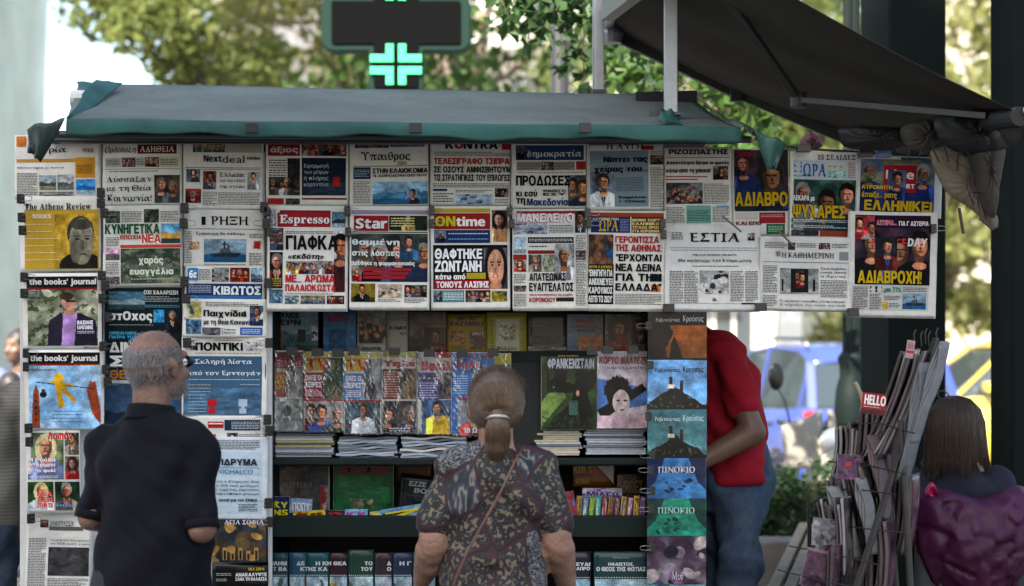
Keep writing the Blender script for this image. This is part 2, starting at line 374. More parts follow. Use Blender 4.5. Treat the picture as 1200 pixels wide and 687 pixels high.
        for q in (.42, .56): I.E(q, .64, .04, .012, (.07, .06, .07))
        I.E(.5, .76, .05, .01, (.3, .1, .1)); I.PG([(.2, .92), (.7, .8), (.95, .98), (.3, 1)], (.75, .66, .7))
    elif k == 'rope':       # yellow figure on a tightrope between two brick towers
        I.grad((.55, .72, .85), (.68, .8, .88)); I.bg((.55, .72, .85), (.7, .8, .88), 3)
        I.PG([(.03, 1), (.06, .42), (.1, .3), (.14, .42), (.15, 1)], (.58, .3, .16)); I.PG([(.86, .28), (.92, .24), (1, .75), (1, .95), (.9, .8)], (.6, .28, .16)); I.PG([(.8, .4), (.86, .22), (.98, .72), (.88, .78)], (.66, .32, .18))
        for i in range(5): I.R(.08, .45+i*.1, .11, .49+i*.1, (.3, .15, .1))
        I.PG([(.1, .255), (.9, .36), (.9, .375), (.1, .27)], (.2, .25, .3))
        I.E(.42, .2, .07, .075, (.9, .72, .12)); I.PG([(.37, .27), (.5, .27), (.54, .42), (.38, .45)], (.85, .68, .1)); I.PG([(.38, .43), (.45, .43), (.5, .66), (.42, .68)], (.8, .62, .1)); I.PG([(.48, .42), (.54, .4), (.66, .55), (.62, .6)], (.8, .62, .1))
        I.PG([(.38, .3), (.28, .27), (.28, .24), (.39, .26)], (.85, .68, .1)); I.PG([(.5, .3), (.62, .33), (.62, .3), (.5, .26)], (.85, .68, .1)); I.E(.2, .46, .05, .05, (.12, .12, .15)); I.E(.2, .4, .03, .03, (.3, .2, .16))
    elif k == 'jacket':     # man in a dark purple jacket before olive leaves
        I.bg((.45, .47, .38), (.68, .68, .6), 6); n = vnoise(ny, nx, 14, r); I.mix((n > .56).astype(float)*.8, (.25, .28, .2))
        I.PG([(.28, 1), (.3, .55), (.45, .42), (.75, .42), (.97, .55), (1, 1)], (.13, .1, .2)); I.PG([(.5, .42), (.7, .42), (.66, 1), (.48, 1)], (.68, .55, .75)); I.R(.52, .32, .66, .45, (.68, .5, .42))
        I.E(.58, .22, .1, .14, (.78, .6, .52)); I.E(.55, .12, .1, .07, (.3, .25, .22)); I.R(.54, .19, .68, .22, (.1, .1, .12))
    elif k == 'plain': I.a[:] = c[0]
    I.grain(); return I.a
def lin_mix(a, b, t): return [a[i]*(1-t)+b[i]*t for i in range(3)]
# ------------------------------------------------------------------ publications
MESHSTEP = .0009
class Page:
    n = 0
    def __init__(s, V, x0, y0, x1, y1, label, name='newspaper', cat='newspaper', group='newspapers pinned on the kiosk front', d=7.2, paper=(.73, .72, .69), th=.005, amp=.0055, gloss=0, rot=0, lean=0, layers=3):
        Page.n += 1; s.V = V; s.d = d; s.k = d/FX
        ox, oy, f = V; s.x0, s.y0, s.x1, s.y1 = ox+x0*f, oy+y0*f, ox+x1*f, oy+y1*f
        s.cx, s.cy = (s.x0+s.x1)/2, (s.y0+s.y1)/2; s.W = (s.x1-s.x0)*s.k; s.H = (s.y1-s.y0)*s.k
        s.rng = np.random.default_rng(Page.n*13+5); s.ph = s.rng.random(6)*6; s.amp = amp; s.paper = paper; s.th = th
        s.m = M_GLOSS if gloss else M_NEWS; s.parts = []; s.layer = 0
        s.root = empty(name, S(s.cx, s.cy, d), label, cat, group); s.root.rotation_euler = (lean, math.radians(rot), 0); s.layers = layers
        s.rt = (name == 'newspaper')
        if rot == 0 and name in ('newspaper', 'magazine') and group.startswith('newspapers'): s.root.rotation_euler[1] = math.radians(s.rng.uniform(-.7, .7))
    def f(s, x, z):
        p = s.ph; a = s.amp
        b = a*(np.sin(x*17+p[0]+z*5)*.7+np.sin(z*13+p[1]-x*7)*.9+np.sin(x*35+z*11+p[2])*.12+np.sin((x*.8+z)*27+p[4])*.16)
        if s.rt: b = b+a*.8*np.exp(-((z-s.H*.06)/.03)**2)+a*.4*np.exp(-((x-s.W*.04*math.sin(p[1]))/.03)**2)-a*1.6*np.clip(-(z+s.H*.3)/s.H, 0, 1)*(.6+.7*math.sin(p[3])) - a*1.3*np.clip((np.abs(x)-s.W*.38)/(s.W*.12), 0, 1)**2*np.clip(-z/s.H+.2, 0, 1)*(1+math.cos(p[5]))
        return b
    def L(s, x, y):
        ox, oy, f = s.V; return ((ox+x*f)-s.cx)*s.k, (s.cy-(oy+y*f))*s.k
    def emit(s, part, v, f, col, layer, cont=False):
        if not s.parts or s.parts[-1][0] != part or not cont and part in ('photograph', 'printed_panel', 'picture_arch', 'picture_doorway', 'pin_picture', 'headline', 'masthead', 'text_column', 'rule'): s.parts.append([part, [], [], [], 0])
        q = s.parts[-1]; b = q[4]; v = np.asarray(v, float)
        q[1].append(np.column_stack([v[:, 0], s.f(v[:, 0], v[:, 1])-s.th/2-layer*MESHSTEP, v[:, 1]]))
        q[2] += [tuple(i+b for i in t) for t in f]; q[4] += len(v)
        q[3].append(np.tile(col, (len(v), 1)) if np.ndim(col) == 1 else np.asarray(col))
    def rectgrid(s, xa, za, xb, zb, cell=.02):
        nx = max(1, int(round(abs(xb-xa)/cell))); nz = max(1, int(round(abs(zb-za)/cell)))
        X, Z = np.meshgrid(np.linspace(xa, xb, nx+1), np.linspace(za, zb, nz+1)); v = np.column_stack([X.ravel(), Z.ravel()])
        f = [(j*(nx+1)+i, (j+1)*(nx+1)+i, (j+1)*(nx+1)+i+1, j*(nx+1)+i+1) for j in range(nz) for i in range(nx)]
        return v, f, nx+1, nz+1
    def R(s, x0, y0, x1, y1, c, part='printed_panel', lay=1):
        xa, za = s.L(x0, y0); xb, zb = s.L(x1, y1); v, f, _, _ = s.rectgrid(xa, za, xb, zb)
        s.emit(part, v, f, np.array(lin(hx(c))), lay); return s
    def P(s, x0, y0, x1, y1, kind, *cols, part='photograph', lay=2, cell=.0027):
        xa, za = s.L(x0, y0); xb, zb = s.L(x1, y1); v, f, nx, nz = s.rectgrid(xa, za, xb, zb, cell)
        img = paint(kind, nx, nz, int(s.rng.integers(1e6)), [hx(c) for c in cols])
        img = np.where(img <= .04045, img/12.92, ((img+.055)/1.055)**2.4)
        s.emit(part, v, f, img.reshape(-1, 3), lay); return s
    def T(s, x0, y0, x1, y1, txt, c='101010', st='h', o=None, sh=0, part='headline', lay=4):
        lines = txt.split('\n'); n = len(lines); hh = (y1-y0)/(n+(n-1)*.28)
        for i, t in enumerate(lines):
            ya = y0+i*hh*1.28; xa, za = s.L(x0, ya+hh); xb, zb = s.L(x1, ya)
            g = layout(t, st)
            if not g: continue
            allv = np.vstack([q[0] for q in g]); mn = allv.min(0); mx = allv.max(0)
            if n > 1 or True: mn[1] = min(0, mn[1]); 
            sc = np.array([(xb-xa)/(mx[0]-mn[0]), (zb-za)/max(.3, mx[1]-mn[1])])
            for fat in ((1, 0) if o else (0,)):
                V_, F_ = [], []; b = 0
                for q in g:
                    vv, ff = (q[2], q[3]) if fat else (q[0], q[1])
                    V_.append(vv); F_ += [tuple(i2+b for i2 in t2) for t2 in ff]; b += len(vv)
                vv = (np.vstack(V_)-mn)*sc
                vv[:, 0] += sh*vv[:, 1]; vv += [xa, za]
                s.emit(part, vv, F_, np.array(lin(hx(o if fat else c))), lay-(.8 if fat else 0), cont=not (i == 0 and (fat or not o)))
                if st == 'h' and not fat and za < 9 and (zb-za) > .008:      # heavier press weight: the same letters once more, a hair to the right and proud
                    s.emit(part, vv+[.03*sc[0], 0], F_, np.array(lin(hx(c))), lay+.25, cont=True)
        return s
    def M(s, *a, **k): k.setdefault('part', 'masthead'); return s.T(*a, **k)
    def B(s, x0, y0, x1, y1, c='4a4a4a', pitch=.0058, part='text_column', fill=.93):
        xa, za = s.L(x0, y0); xb, zb = s.L(x1, y1); v = []; f = []; z = za-pitch*.4
        while z-pitch*.5 > zb:
            x = xa
            end = xb-(0 if s.rng.random() < .8 else (xb-xa)*.3*s.rng.random())
            while x < end:
                w_ = s.rng.uniform(.004, .013); x2 = min(x+w_, end); b = len(v)
                v += [(x, z), (x, z-pitch*.42), (x2, z-pitch*.42), (x2, z)]; f.append((b, b+1, b+2, b+3)); x = x2+.0022
            z -= pitch
        if v: s.emit(part, v, f, np.array(lin(hx(c))), 3)
        return s
    def ln(s, x0, y0, x1, y1, c='333333'): return s.R(x0, y0, x1, y1, c, part='rule', lay=2.5)
    def done(s):
        # the folded paper itself: a slab a few millimetres thick with visible inner leaves at its edges
        cell = .0095 if s.rt else .02; nx = max(2, int(s.W/cell)); nz = max(2, int(s.H/cell)); v = []; f = []
        for side in (0, 1):
            for j in range(nz+1):
                for i in range(nx+1):
                    x = -s.W/2+s.W*i/nx; z = s.H/2-s.H*j/nz; v.append((x, float(s.f(x, z))+(-s.th/2 if side == 0 else s.th/2), z))
        N = (nx+1)*(nz+1)
        for j in range(nz):
            for i in range(nx):
                a = j*(nx+1)+i; f.append((a, a+nx+1, a+nx+2, a+1)); a += N; f.append((a, a+1, a+nx+2, a+nx+1))
        rim = [i for i in range(nx+1)]+[j*(nx+1)+nx for j in range(1, nz+1)]+[nz*(nx+1)+i for i in range(nx-1, -1, -1)]+[j*(nx+1) for j in range(nz-1, 0, -1)]
        for a, b in zip(rim, rim[1:]+rim[:1]): f.append((a, b, b+N, a+N))
        me = bpy.data.meshes.new('sheet'); me.from_pydata(v, [], f); me.update(); me.polygons.foreach_set('use_smooth', [True]*len(f))
        ca = me.color_attributes.new('Col', 'FLOAT_COLOR', 'POINT'); ca.data.foreach_set('color', np.tile((*lin(s.paper), 1), (len(v), 1)).ravel())
        me.materials.append(s.m); o = link(bpy.data.objects.new('sheet', me), s.root)
        if s.rt:   # inner leaves peeping out at the side and foot
            for q in range(2):
                dx, dz = s.rng.uniform(-.004, .005), -.0025-.003*q
                o2 = link(bpy.data.objects.new('inner_leaf', me), s.root); o2.location = (dx, .0055+.0055*q, dz)
        merged = {}; order = []
        for part, vs, fs, cs, n in s.parts:
            key = part if part not in ('photograph', 'printed_panel', 'picture_arch', 'picture_doorway', 'pin_picture', 'headline', 'masthead', 'text_column', 'rule') else part+str(len(order))
            if key not in merged: merged[key] = [part, [], [], [], 0]; order.append(key)
            m = merged[key]; m[2] += [tuple(i+m[4] for i in t) for t in fs]; m[1] += vs; m[3] += cs; m[4] += n
        for key in order:
            part, vs, fs, cs, n = merged[key]; vs = np.vstack(vs); cs = np.vstack(cs)
            me = bpy.data.meshes.new(part); me.from_pydata(vs.tolist(), [], fs); me.update(); me.polygons.foreach_set('use_smooth', [True]*len(me.polygons))
            ca = me.color_attributes.new('Col', 'FLOAT_COLOR', 'POINT'); ca.data.foreach_set('color', np.column_stack([cs, np.ones(len(cs))]).ravel())
            me.materials.append(s.m); link(bpy.data.objects.new(part, me), s.root)
        return s.root
# ------------------------------------------------------------------ ground and setting
def sheet(name, x0, y0, x1, y1, z, m, kind='structure', seg=1):
    b = MB(); b.grid(lambda u, v: (x0+(x1-x0)*u, y0+(y1-y0)*v, z), seg, seg); return tag(b.build(name, m), kind=kind)
sheet('ground', -600, -600, 600, 900, -.16, mat('earth', (.16, .14, .11), .95, var=.3, vscale=.5))
M_PAVE = mat('pavement_concrete', (.27, .25, .22), .85, var=.25, vscale=3, bump=.3, bscale=40)
pv = sheet('pavement', -30, -11, 30, 8.2, -.012, mat('joint_mortar', (.12, .11, .1), .95), seg=1)
me_t = MB(); me_t.box((0, 0, 0), (.492, .492, .05)); tile0 = me_t.build('paving_slab', M_PAVE, pv, bevel=.004)
def lay(o, parent, loc, rz=0):
    c = o.copy(); link(c, parent); c.location = loc; c.rotation_euler = (0, 0, rz); return c
first = True
for i in range(-7, 8):
    for j in range(-2, 14):
        loc = (i*.5, j*.5, -.0175+random.uniform(-.002, .002))
        if first: tile0.location = loc; first = False
        else: lay(tile0, pv, loc)
road = sheet('road', -80, 8.35, 80, 21, -.13, mat('asphalt', (.055, .055, .057), .9, var=.3, vscale=20, bump=.3, bscale=300), seg=1)
kerb = MB().box((0, 8.28, -.07), (60, .15, .13)); tag(kerb.build('kerb', mat('kerb_stone', (.34, .32, .29), .8, var=.2), bevel=.01), kind='structure')
mk = MB()
for i in range(-14, 15): mk.box((i*4, 14.6, -.128), (1.8, .12, .004))
mk.build('lane_marking', mat('road_paint', (.7, .7, .68), .7, var=.15), road)
sheet('far_pavement', -80, 21, 80, 46, -.02, mat('far_paving', (.3, .28, .25), .9, var=.2, vscale=2))
tag(MB().box((0, 21.05, -.07), (160, .15, .12)).build('kerb_far', MATS['kerb_stone']), kind='structure')
sheet('near_road', -80, -17, 80, -11.1, -.13, MATS['asphalt'])
# ------------------------------------------------------------------ buildings
def building(x0, x1, y, h, fl, nb, wall, label, depth=12, shutter=(.16, .2, .2), face=-1, netting=False, balc=True, win=True):
    r = empty('apartment_building', ((x0+x1)/2, y, 0), label, 'building'); W_ = x1-x0; yc = -face*0
    mw = mat('render_'+label[:14].replace(' ', '_'), wall, .9, var=.12, vscale=.7, dirt=((wall[0]*.6, wall[1]*.58, wall[2]*.55), .35, .52, .6))
    s_ = face  # -1: facade looks at the lens (-y side)
    body = MB(); body.box((0, -s_*depth/2, h/2), (W_, depth, h)); body.build('wall', mw, r)
    MB().box((0, -s_*depth/2, h+.2), (W_+.5, depth+.5, .4)).build('roof', mat('parapet_render', (.5, .48, .44), .9, var=.1), r)
    if netting: return r
    fh = h/fl; bw = W_/nb; proto = None
    mglass = mat('window_glass', (.05, .06, .07), .08, spec=.8); mfr = mat('window_frame_paint', (.55, .54, .5), .5); msh = mat('shutter_paint', shutter, .6, var=.1)
    for f_ in range(fl):
        for b_ in range(nb):
            cx = -W_/2+bw*(b_+.5); cz = fh*(f_+.52); ww, wh = bw*.42, fh*.55
            if proto is None:
                fr = MB()
                for dx in (-ww/2, ww/2, 0): fr.box((dx, s_*.03, 0), (.08, .12, wh+.08))
                for dz in (-wh/2, wh/2): fr.box((0, s_*.034, dz), (ww+.1, .12, .08))
                o = fr.build('window', mfr, r); MB().box((0, s_*.012, 0), (ww, .03, wh)).build('pane', mglass, o)
                sh = MB(); sh.box((-ww*.62, s_*.05, 0), (ww*.24, .05, wh))
                for q in range(8): sh.box((-ww*.62, s_*.08, -wh/2+wh*(q+.5)/8), (ww*.2, .03, wh/16))
                sh.build('shutter', msh, o); proto = o; o.location = (cx, 0, cz)
            else: c = copy_tree(proto, r); c.location = (cx, 0, cz)
        if balc and f_:
            sl = MB(); sl.box((0, s_*.6, fh*f_+.05), (W_*.8, 1.2, .15)); sb = sl.build('balcony', mw, r)
            rl = MB(); rl.box((0, s_*1.17, fh*f_+1.05), (W_*.8, .05, .05))
            for q in range(int(W_*.8/.35)): rl.box((-W_*.4+.35*q, s_*1.17, fh*f_+.58), (.03, .03, .9))
            rl.build('railing', mat('railing_metal', (.12, .13, .13), .5), sb)
    return r
# behind the photographer, unseen: block added to shade the kiosk, narrow for fill light
building(-17, -1.5, -17.5, 22.5, 6, 4, (.42, .38, .32), 'long ochre apartment block shading the kiosk from across the street', face=1, depth=10)
building(-9, 8, 52, 17, 5, 6, (.66, .63, .58), 'cream apartment block seen through leaves behind the green cross', depth=14)
building(13, 40, 48, 21, 6, 9, (.68, .62, .52), 'warm cream apartment block behind the yellow-green trees at right', depth=14)
nb = building(-17.9, -11.3, 31, 26, 7, 3, (.5, .5, .48), 'building wrapped in pale green scaffold netting at the left edge', netting=True, depth=9)
nm = mat('scaffold_netting', (.5, .6, .56), .85, var=.15, vscale=.6, trans=.25); g_ = MB()
g_.grid(lambda u, v: (-3.35+6.75*u, -.75+.05*math.sin(u*40)+.06*math.sin(v*19), .3+25.8*v), 60, 30); g_.grid(lambda u, v: (3.42+.05*math.sin(u*40)+.05*math.sin(v*19), -.75+10.3*u, .3+25.8*v), 60, 30); g_.build('netting', nm, nb)
sc_ = MB()
for i in range(5): sc_.tube([(-3.3+1.66*i, -.62, 0), (-3.3+1.66*i, -.62, 26)], .04, 6)
for i in range(13): sc_.tube([(-3.3, -.62, 2*i+1), (3.35, -.62, 2*i+1)], .04, 6)
sc_.build('scaffold_tubes', mat('galvanised', (.45, .47, .48), .4, .8), nb)
# ------------------------------------------------------------------ trees
def leafmat(name, c, tr): return mat(name, c, .5, var=.35, vscale=1.2, trans=tr, spec=.3)
LEAFM = [leafmat('leaf_yellow_green', (.15, .18, .05), .5), leafmat('leaf_mid_green', (.07, .13, .03), .45), leafmat('leaf_dark_green', (.035, .075, .022), .35), leafmat('leaf_pale_gold', (.24, .25, .09), .5)]
M_BARK = mat('bark', (.14, .11, .08), .95, var=.35, vscale=12, bump=.6, bscale=30, stretch=(1, 1, .25))
def leaves(clumps, n, size, m, parent, name='crown', seed=0, droop=.3):
    rg = np.random.default_rng(seed); K = len(clumps); cl = np.array([c[:3] for c in clumps]); rr = np.array([c[3] for c in clumps]); pr = rr**2/np.sum(rr**2)
    ix = rg.choice(K, n, p=pr); d = rg.normal(size=(n, 3)); d /= np.linalg.norm(d, axis=1)[:, None]; rad = rg.random(n)**.4
    p = cl[ix]+d*(rr[ix]*rad)[:, None]*[1, 1, .8]
    a = rg.normal(size=(n, 3)); a /= np.linalg.norm(a, axis=1)[:, None]; b = np.cross(a, rg.normal(size=(n, 3))); b /= np.linalg.norm(b, axis=1)[:, None]
    s_ = size*rg.uniform(.55, 1.3, n)[:, None]; up = np.cross(a, b)*.18
    v = np.stack([p-a*s_, p-a*s_*.2+b*s_*.52+up*s_, p+a*s_, p-a*s_*.2-b*s_*.52+up*s_], 1).reshape(-1, 3)
    me = bpy.data.meshes.new(name); q = np.arange(n)*4
    me.vertices.add(n*4); me.vertices.foreach_set('co', v.ravel()); me.loops.add(n*6); me.polygons.add(n*2)
    li = np.stack([q, q+1, q+2, q, q+2, q+3], 1).ravel(); me.loops.foreach_set('vertex_index', li); me.polygons.foreach_set('loop_start', np.arange(n*2)*3)
    me.update(calc_edges=True); me.materials.append(m); return link(bpy.data.objects.new(name, me), parent)
def tree(x, y, h, r, label, mi=0, n=7000, size=.16, seed=0, low=.35, trunk=.16, group=None, nc=26, squash=1.0):
    rd = random.Random(seed); t = empty('tree', (x, y, 0), label, 'tree', group)
    mb = MB(); pts = [(0, 0, -.05)]; 
    for i in range(1, 7): pts.append((pts[-1][0]+rd.uniform(-.12, .12), pts[-1][1]+rd.uniform(-.12, .12), h*.62*i/6))
    mb.tube(pts, [trunk*(1.25 if i == 0 else 1-.11*i) for i in range(7)], 12); mb.build('trunk', M_BARK, t, smooth=True)
    cl = []; lb = MB()
    for i in range(nc):
        a = rd.uniform(0, 6.28); e = rd.random(); rr = r*math.sqrt(rd.random())*.85; z = h*(low+(1-low)*e*.92); k = math.sin(math.pi*min(1, .18+e*.75)); c = (rr*math.cos(a)*k, rr*math.sin(a)*k*squash, z)
        cl.append((*c, r*rd.uniform(.17, .34)))
        if i % 2 == 0:
            s0 = pts[rd.choice([3, 4, 5])]; mid = [(s0[j]+c[j])/2+rd.uniform(-.15, .15) for j in range(3)]; lb.tube([s0, mid, c], [trunk*.38, trunk*.22, trunk*.08], 6)
    lb.build('limbs', M_BARK, t, smooth=True)
    leaves(cl, n, size, LEAFM[mi], t, seed=seed); return t
tree(-4.0, 17.5, 10.5, 2.3, 'broad yellow-green street tree behind the kiosk roof at left', 0, 15000, .085, 1, low=.15, nc=44)
tree(-2.3, 21.5, 12, 2.6, 'tall street tree with golden leaves left of the green cross', 3, 13000, .1, 2, low=.15, nc=42)
tree(-.55, 13.4, 10, 2.6, 'dark-trunked tree directly right of the green cross', 1, 9000, .09, 3, low=.28, trunk=.17, nc=36)
tree(2.2, 19.0, 11.5, 3.3, 'mid-green street tree behind the steel roof posts', 0, 9000, .1, 4, low=.3)
tree(4.6, 27, 11, 3.5, 'bright green tree above the blue car', 0, 9000, .12, 5, low=.2)
tree(9.2, 30, 12, 4.2, 'pale gold tree seen between the two dark green columns', 3, 12000, .13, 6, low=.15)
tree(13.5, 34, 12, 4, 'yellowish tree farthest right beyond the taxi', 3, 6000, .22, 7, low=.2)
tree(-10.5, 24, 7, 2.6, 'bushy green tree low at the left edge of the street', 0, 5000, .16, 8, low=.12)
tree(6.2, 22.8, 6, 2.0, 'small light green tree beside the white pillar', 3, 4000, .14, 10, low=.15, trunk=.1)
# leafy branch hanging close behind the kiosk roof
br = empty('climbing_vine', S(640, -60, 9.6), 'leafy dark vine hanging behind the roof near the rear steel post', 'vine')
vb = MB(); cl = []; rd = random.Random(5)
for i, (px, py, py2) in enumerate(((655, -60, 70), (610, -60, 45), (690, -60, 95), (640, -60, 30), (672, -60, 92), (584, -60, 20))):
    a = S(px, py, 9.6)-br.location; b = S(px+rd.uniform(-8, 14), py2, 9.6)-br.location; m_ = (a+b)/2+Vector((rd.uniform(-.05, .05), .05, 0)); vb.tube([a, m_, b], [.008, .006, .003], 6)
    for k in range(6): t_ = k/5; c = a*(1-t_)+b*t_; cl.append((c.x, c.y, c.z, .13))
cl += [(*(S(px, py, 9.8)-br.location), .22) for px, py in ((600, -30), (650, -40), (690, -20), (720, -40), (560, -40), (745, 10), (742, 70), (760, 30))]
vb.build('stem', M_BARK, br, smooth=True); leaves(cl, 620, .05, LEAFM[2], br, 'leaves', 11)
br2 = empty('climbing_vine', S(760, 40, 10.6), 'sunlit leafy growth showing below the dark awning edge', 'vine')
cl = [(*(S(px, py, 10.6)-br2.location), .2) for px, py in ((720, 60), (735, 92), (755, 95), (820, 100), (842, 120), (868, 128), (885, 120), (790, 80), (742, 60), (850, 150), (880, 170), (905, 175))]
leaves(cl, 520, .055, LEAFM[1], br2, 'leaves', 12)
vb = MB(); vb.tube([tuple(S(715, 50, 10.6)-br2.location), tuple(S(790, 90, 10.6)-br2.location), tuple(S(905, 180, 10.6)-br2.location)], [.01, .008, .005], 6); vb.tube([tuple(S(905, 180, 10.6)-br2.location), tuple(S(1000, 215, 10.3)-br2.location), tuple(S(1050, 240, 10.0)-br2.location), tuple(Vector((S(1052, 240, 10.0).x, 2.8, 0))-br2.location)], .014, 6); vb.build('stem', M_BARK, br2)
# clipped hedge
hd = empty('hedge', (1.75, 4.55, 0), 'clipped dark green hedge behind the bench and rack', 'hedge')
rg = random.Random(3); cl = [(rg.uniform(-1.2, 2.2), rg.uniform(-.22, .22), rg.uniform(.12, .86), .16) for _ in range(150)]
leaves(cl, 15000, .024, LEAFM[2], hd, 'foliage', 21)
hb = MB()
for i in range(26): x = -1.15+i*.13; hb.tube([(x, 0, -.02), (x+rg.uniform(-.05, .05), rg.uniform(-.1, .1), .8)], [.012, .004], 5)
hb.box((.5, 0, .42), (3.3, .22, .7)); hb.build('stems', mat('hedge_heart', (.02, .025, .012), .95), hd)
pl = empty('concrete_planter', (1.72, 4.0, 0), 'low concrete block in front of the hedge', 'planter'); MB().box((0, 0, .24), (.9, .3, .5)).build('block', mat('rough_concrete', (.1, .095, .085), .9, var=.25, vscale=9, bump=.4), pl, bevel=.015)
# white pillar
wp = empty('white_pillar', (4.15, 22.6, 0), 'bright white square pillar rising behind the scooter', 'pillar')
b = MB(); b.box((0, 0, 1.45), (.34, .34, 3.1)); b.box((0, 0, .06), (.5, .5, .2)); b.box((0, 0, 3.02), (.46, .46, .14)); b.build('shaft', mat('white_paint', (.8, .79, .76), .7, var=.05), wp, bevel=.01)
# ------------------------------------------------------------------ pharmacy cross
pc = empty('pharmacy_cross', S(465, 29, 12.2), 'green illuminated pharmacy cross above the kiosk roof', 'pharmacy sign')
u_ = 12.2/FX
def cross_poly(w1, h1, w2, h2, r, n=5):
    pts = []
    def corner(cx, cy, sx, sy, rr, a0):
        for i in range(n+1):
            a = a0+math.pi/2*i/n; pts.append((cx+rr*math.cos(a), cy+rr*math.sin(a)))
    corner(w1/2-r, h1/2-r, 0, 0, r, 0); pts.append((w2/2, h1/2)); corner(w2/2-r, h2/2-r, 0, 0, r, 0)
    corner(-w2/2+r, h2/2-r, 0, 0, r, math.pi/2); pts.append((-w2/2, h1/2)); corner(-w1/2+r, h1/2-r, 0, 0, r, math.pi/2)
    corner(-w1/2+r, -h1/2+r, 0, 0, r, math.pi); pts.append((-w2/2, -h1/2)); corner(-w2/2+r, -h2/2+r, 0, 0, r, math.pi)
    corner(w2/2-r, -h2/2+r, 0, 0, r, 1.5*math.pi); pts.append((w2/2, -h1/2)); corner(w1/2-r, -h1/2+r, 0, 0, r, 1.5*math.pi)
    return pts
I4 = Matrix.Identity(4)
MB().prism(cross_poly(174*u_, 66*u_, 64*u_, 174*u_, 14*u_), .16, I4).build('housing', mat('green_enamel', (.0, .016, .01), .6, spec=.2), pc, bevel=.008)
MB().prism(cross_poly(150*u_, 50*u_, 52*u_, 152*u_, 3*u_), .02, Matrix.Translation((0, -.082, 0))).build('display_panel', mat('led_panel_black', (.003, .0033, .0036), .9, spec=.05), pc)
mled = mat('led_green', (.1, .8, .35), .4, emit=((.015, .75, .13), .3))
for (qx, qy) in ((0, -49), (0, 49)):
    for sx in (-1, 1):
        for sy in (-1, 1):
            m_ = MB(); step = 3.05*u_
            for i in range(9):
                for j in range(8):
                    if (i < 3 and j < 7) or (j < 3 and i < 9):
                        m_.box(((qx+sx*3.6)*u_+sx*(i+.2)*step, -.098, qy*u_+sy*(3.4*u_+(j+.2)*step)), (step*.72, .012, step*.72))
            m_.build('led_block', mled, pc)
b = MB(); b.box((0, .02, 1.35), (.06, .06, 1.9)); b.box((.55, .02, 1.9), (1.3, .06, .06)); b.build('bracket', mat('dark_steel', (.06, .06, .065), .5, .6), pc)
# pole carrying the bracket stands beside the trunk
pp = empty('sign_pole', (pc.location.x+1.0, pc.location.y+.02, 0), 'dark steel pole carrying the green cross bracket', 'pole')
MB().tube([(0, 0, -.03), (0, 0, 6.4)], .055, 12).build('shaft', MATS['dark_steel'], pp)
# ------------------------------------------------------------------ the kiosk
MG_ = mat('kiosk_green_paint', (.0025, .009, .008), .6, spec=.2, var=.2, vscale=6, bump=.08, bscale=25, dirt=((.02, .03, .026), 5, .58, .5))
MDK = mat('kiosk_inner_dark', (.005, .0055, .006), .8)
ks = empty('newspaper_kiosk', (-.55, .75, 0), 'dark green street newspaper kiosk with tarpaulin roof', 'kiosk')
def kp(name, m, mb, **k): # build in world coordinates as a part
    o = mb.build(name, m, ks, **k); o.matrix_parent_inverse = Matrix.Translation(-ks.location); return o
zf = lambda py, d=7.2: EYE+(400-py)/FX*d
xf = lambda px, d=7.2: (px-600)/FX*d
XL, XR = xf(316), xf(762)
kp('display_board', mat('board_white', (.55, .55, .53), .7, var=.1), MB().box(((xf(22)+xf(318))/2, .028, (zf(178)+.02)/2), (xf(318)-xf(22), .025, zf(178)-.02)), bevel=.003)
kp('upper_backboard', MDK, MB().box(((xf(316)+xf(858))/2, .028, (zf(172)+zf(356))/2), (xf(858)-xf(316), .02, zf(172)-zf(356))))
kp('side_panel', MG_, MB().box(((xf(764)+xf(826))/2, .028, zf(362)/2), (xf(826)-xf(764), .03, zf(362))), bevel=.003)
kp('left_inner_wall', MG_, MB().box((XL-.015, .34, 1.2), (.03, .58, 2.4)))
kp('right_inner_wall', MG_, MB().box((XR+.02, .34, 1.2), (.03, .58, 2.4)))
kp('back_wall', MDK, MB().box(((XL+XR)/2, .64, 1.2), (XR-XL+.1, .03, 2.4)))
kp('rear_body', MG_, MB().box((-.55, 1.1, 1.2), (2.2, .88, 2.4)), bevel=.01)
# shelves: boards with a front lip
def shelf(pyt, pyb, y0=.06, y1=.6, lip=True, pyl=None):
    b = MB(); zt = zf(pyt); b.box(((XL+XR)/2, (y0+y1)/2, zt-.012), (XR-XL-.004, y1-y0, .024)); kp('shelf', MG_, b, bevel=.002)
    if lip: kp('shelf_lip', MG_, MB().box(((XL+XR)/2, y0-.012, (zf(pyt-0)+zf(pyb))/2), (XR-XL-.004, .024, zt-zf(pyb))), bevel=.002)
shelf(608, 632, .1); shelf(540, 546, .09, .6, True); shelf(412, 416, .24, .6, False); shelf(760, 790, .08, .6, True)
kp('shelf_rail', MG_, MB().box(((XL+XR)/2, .215, zf(440, 7.4)), (XR-XL, .015, .14)), bevel=.002)
kp('plinth', MG_, MB().box(((XL+XR)/2, .09, .2), (XR-XL, .03, .4)))
kp('stack_of_returns', MDK, MB().box(((xf(690)+xf(752))/2*0+xf(618), .33, zf(475)), (.12, .3, .3)))
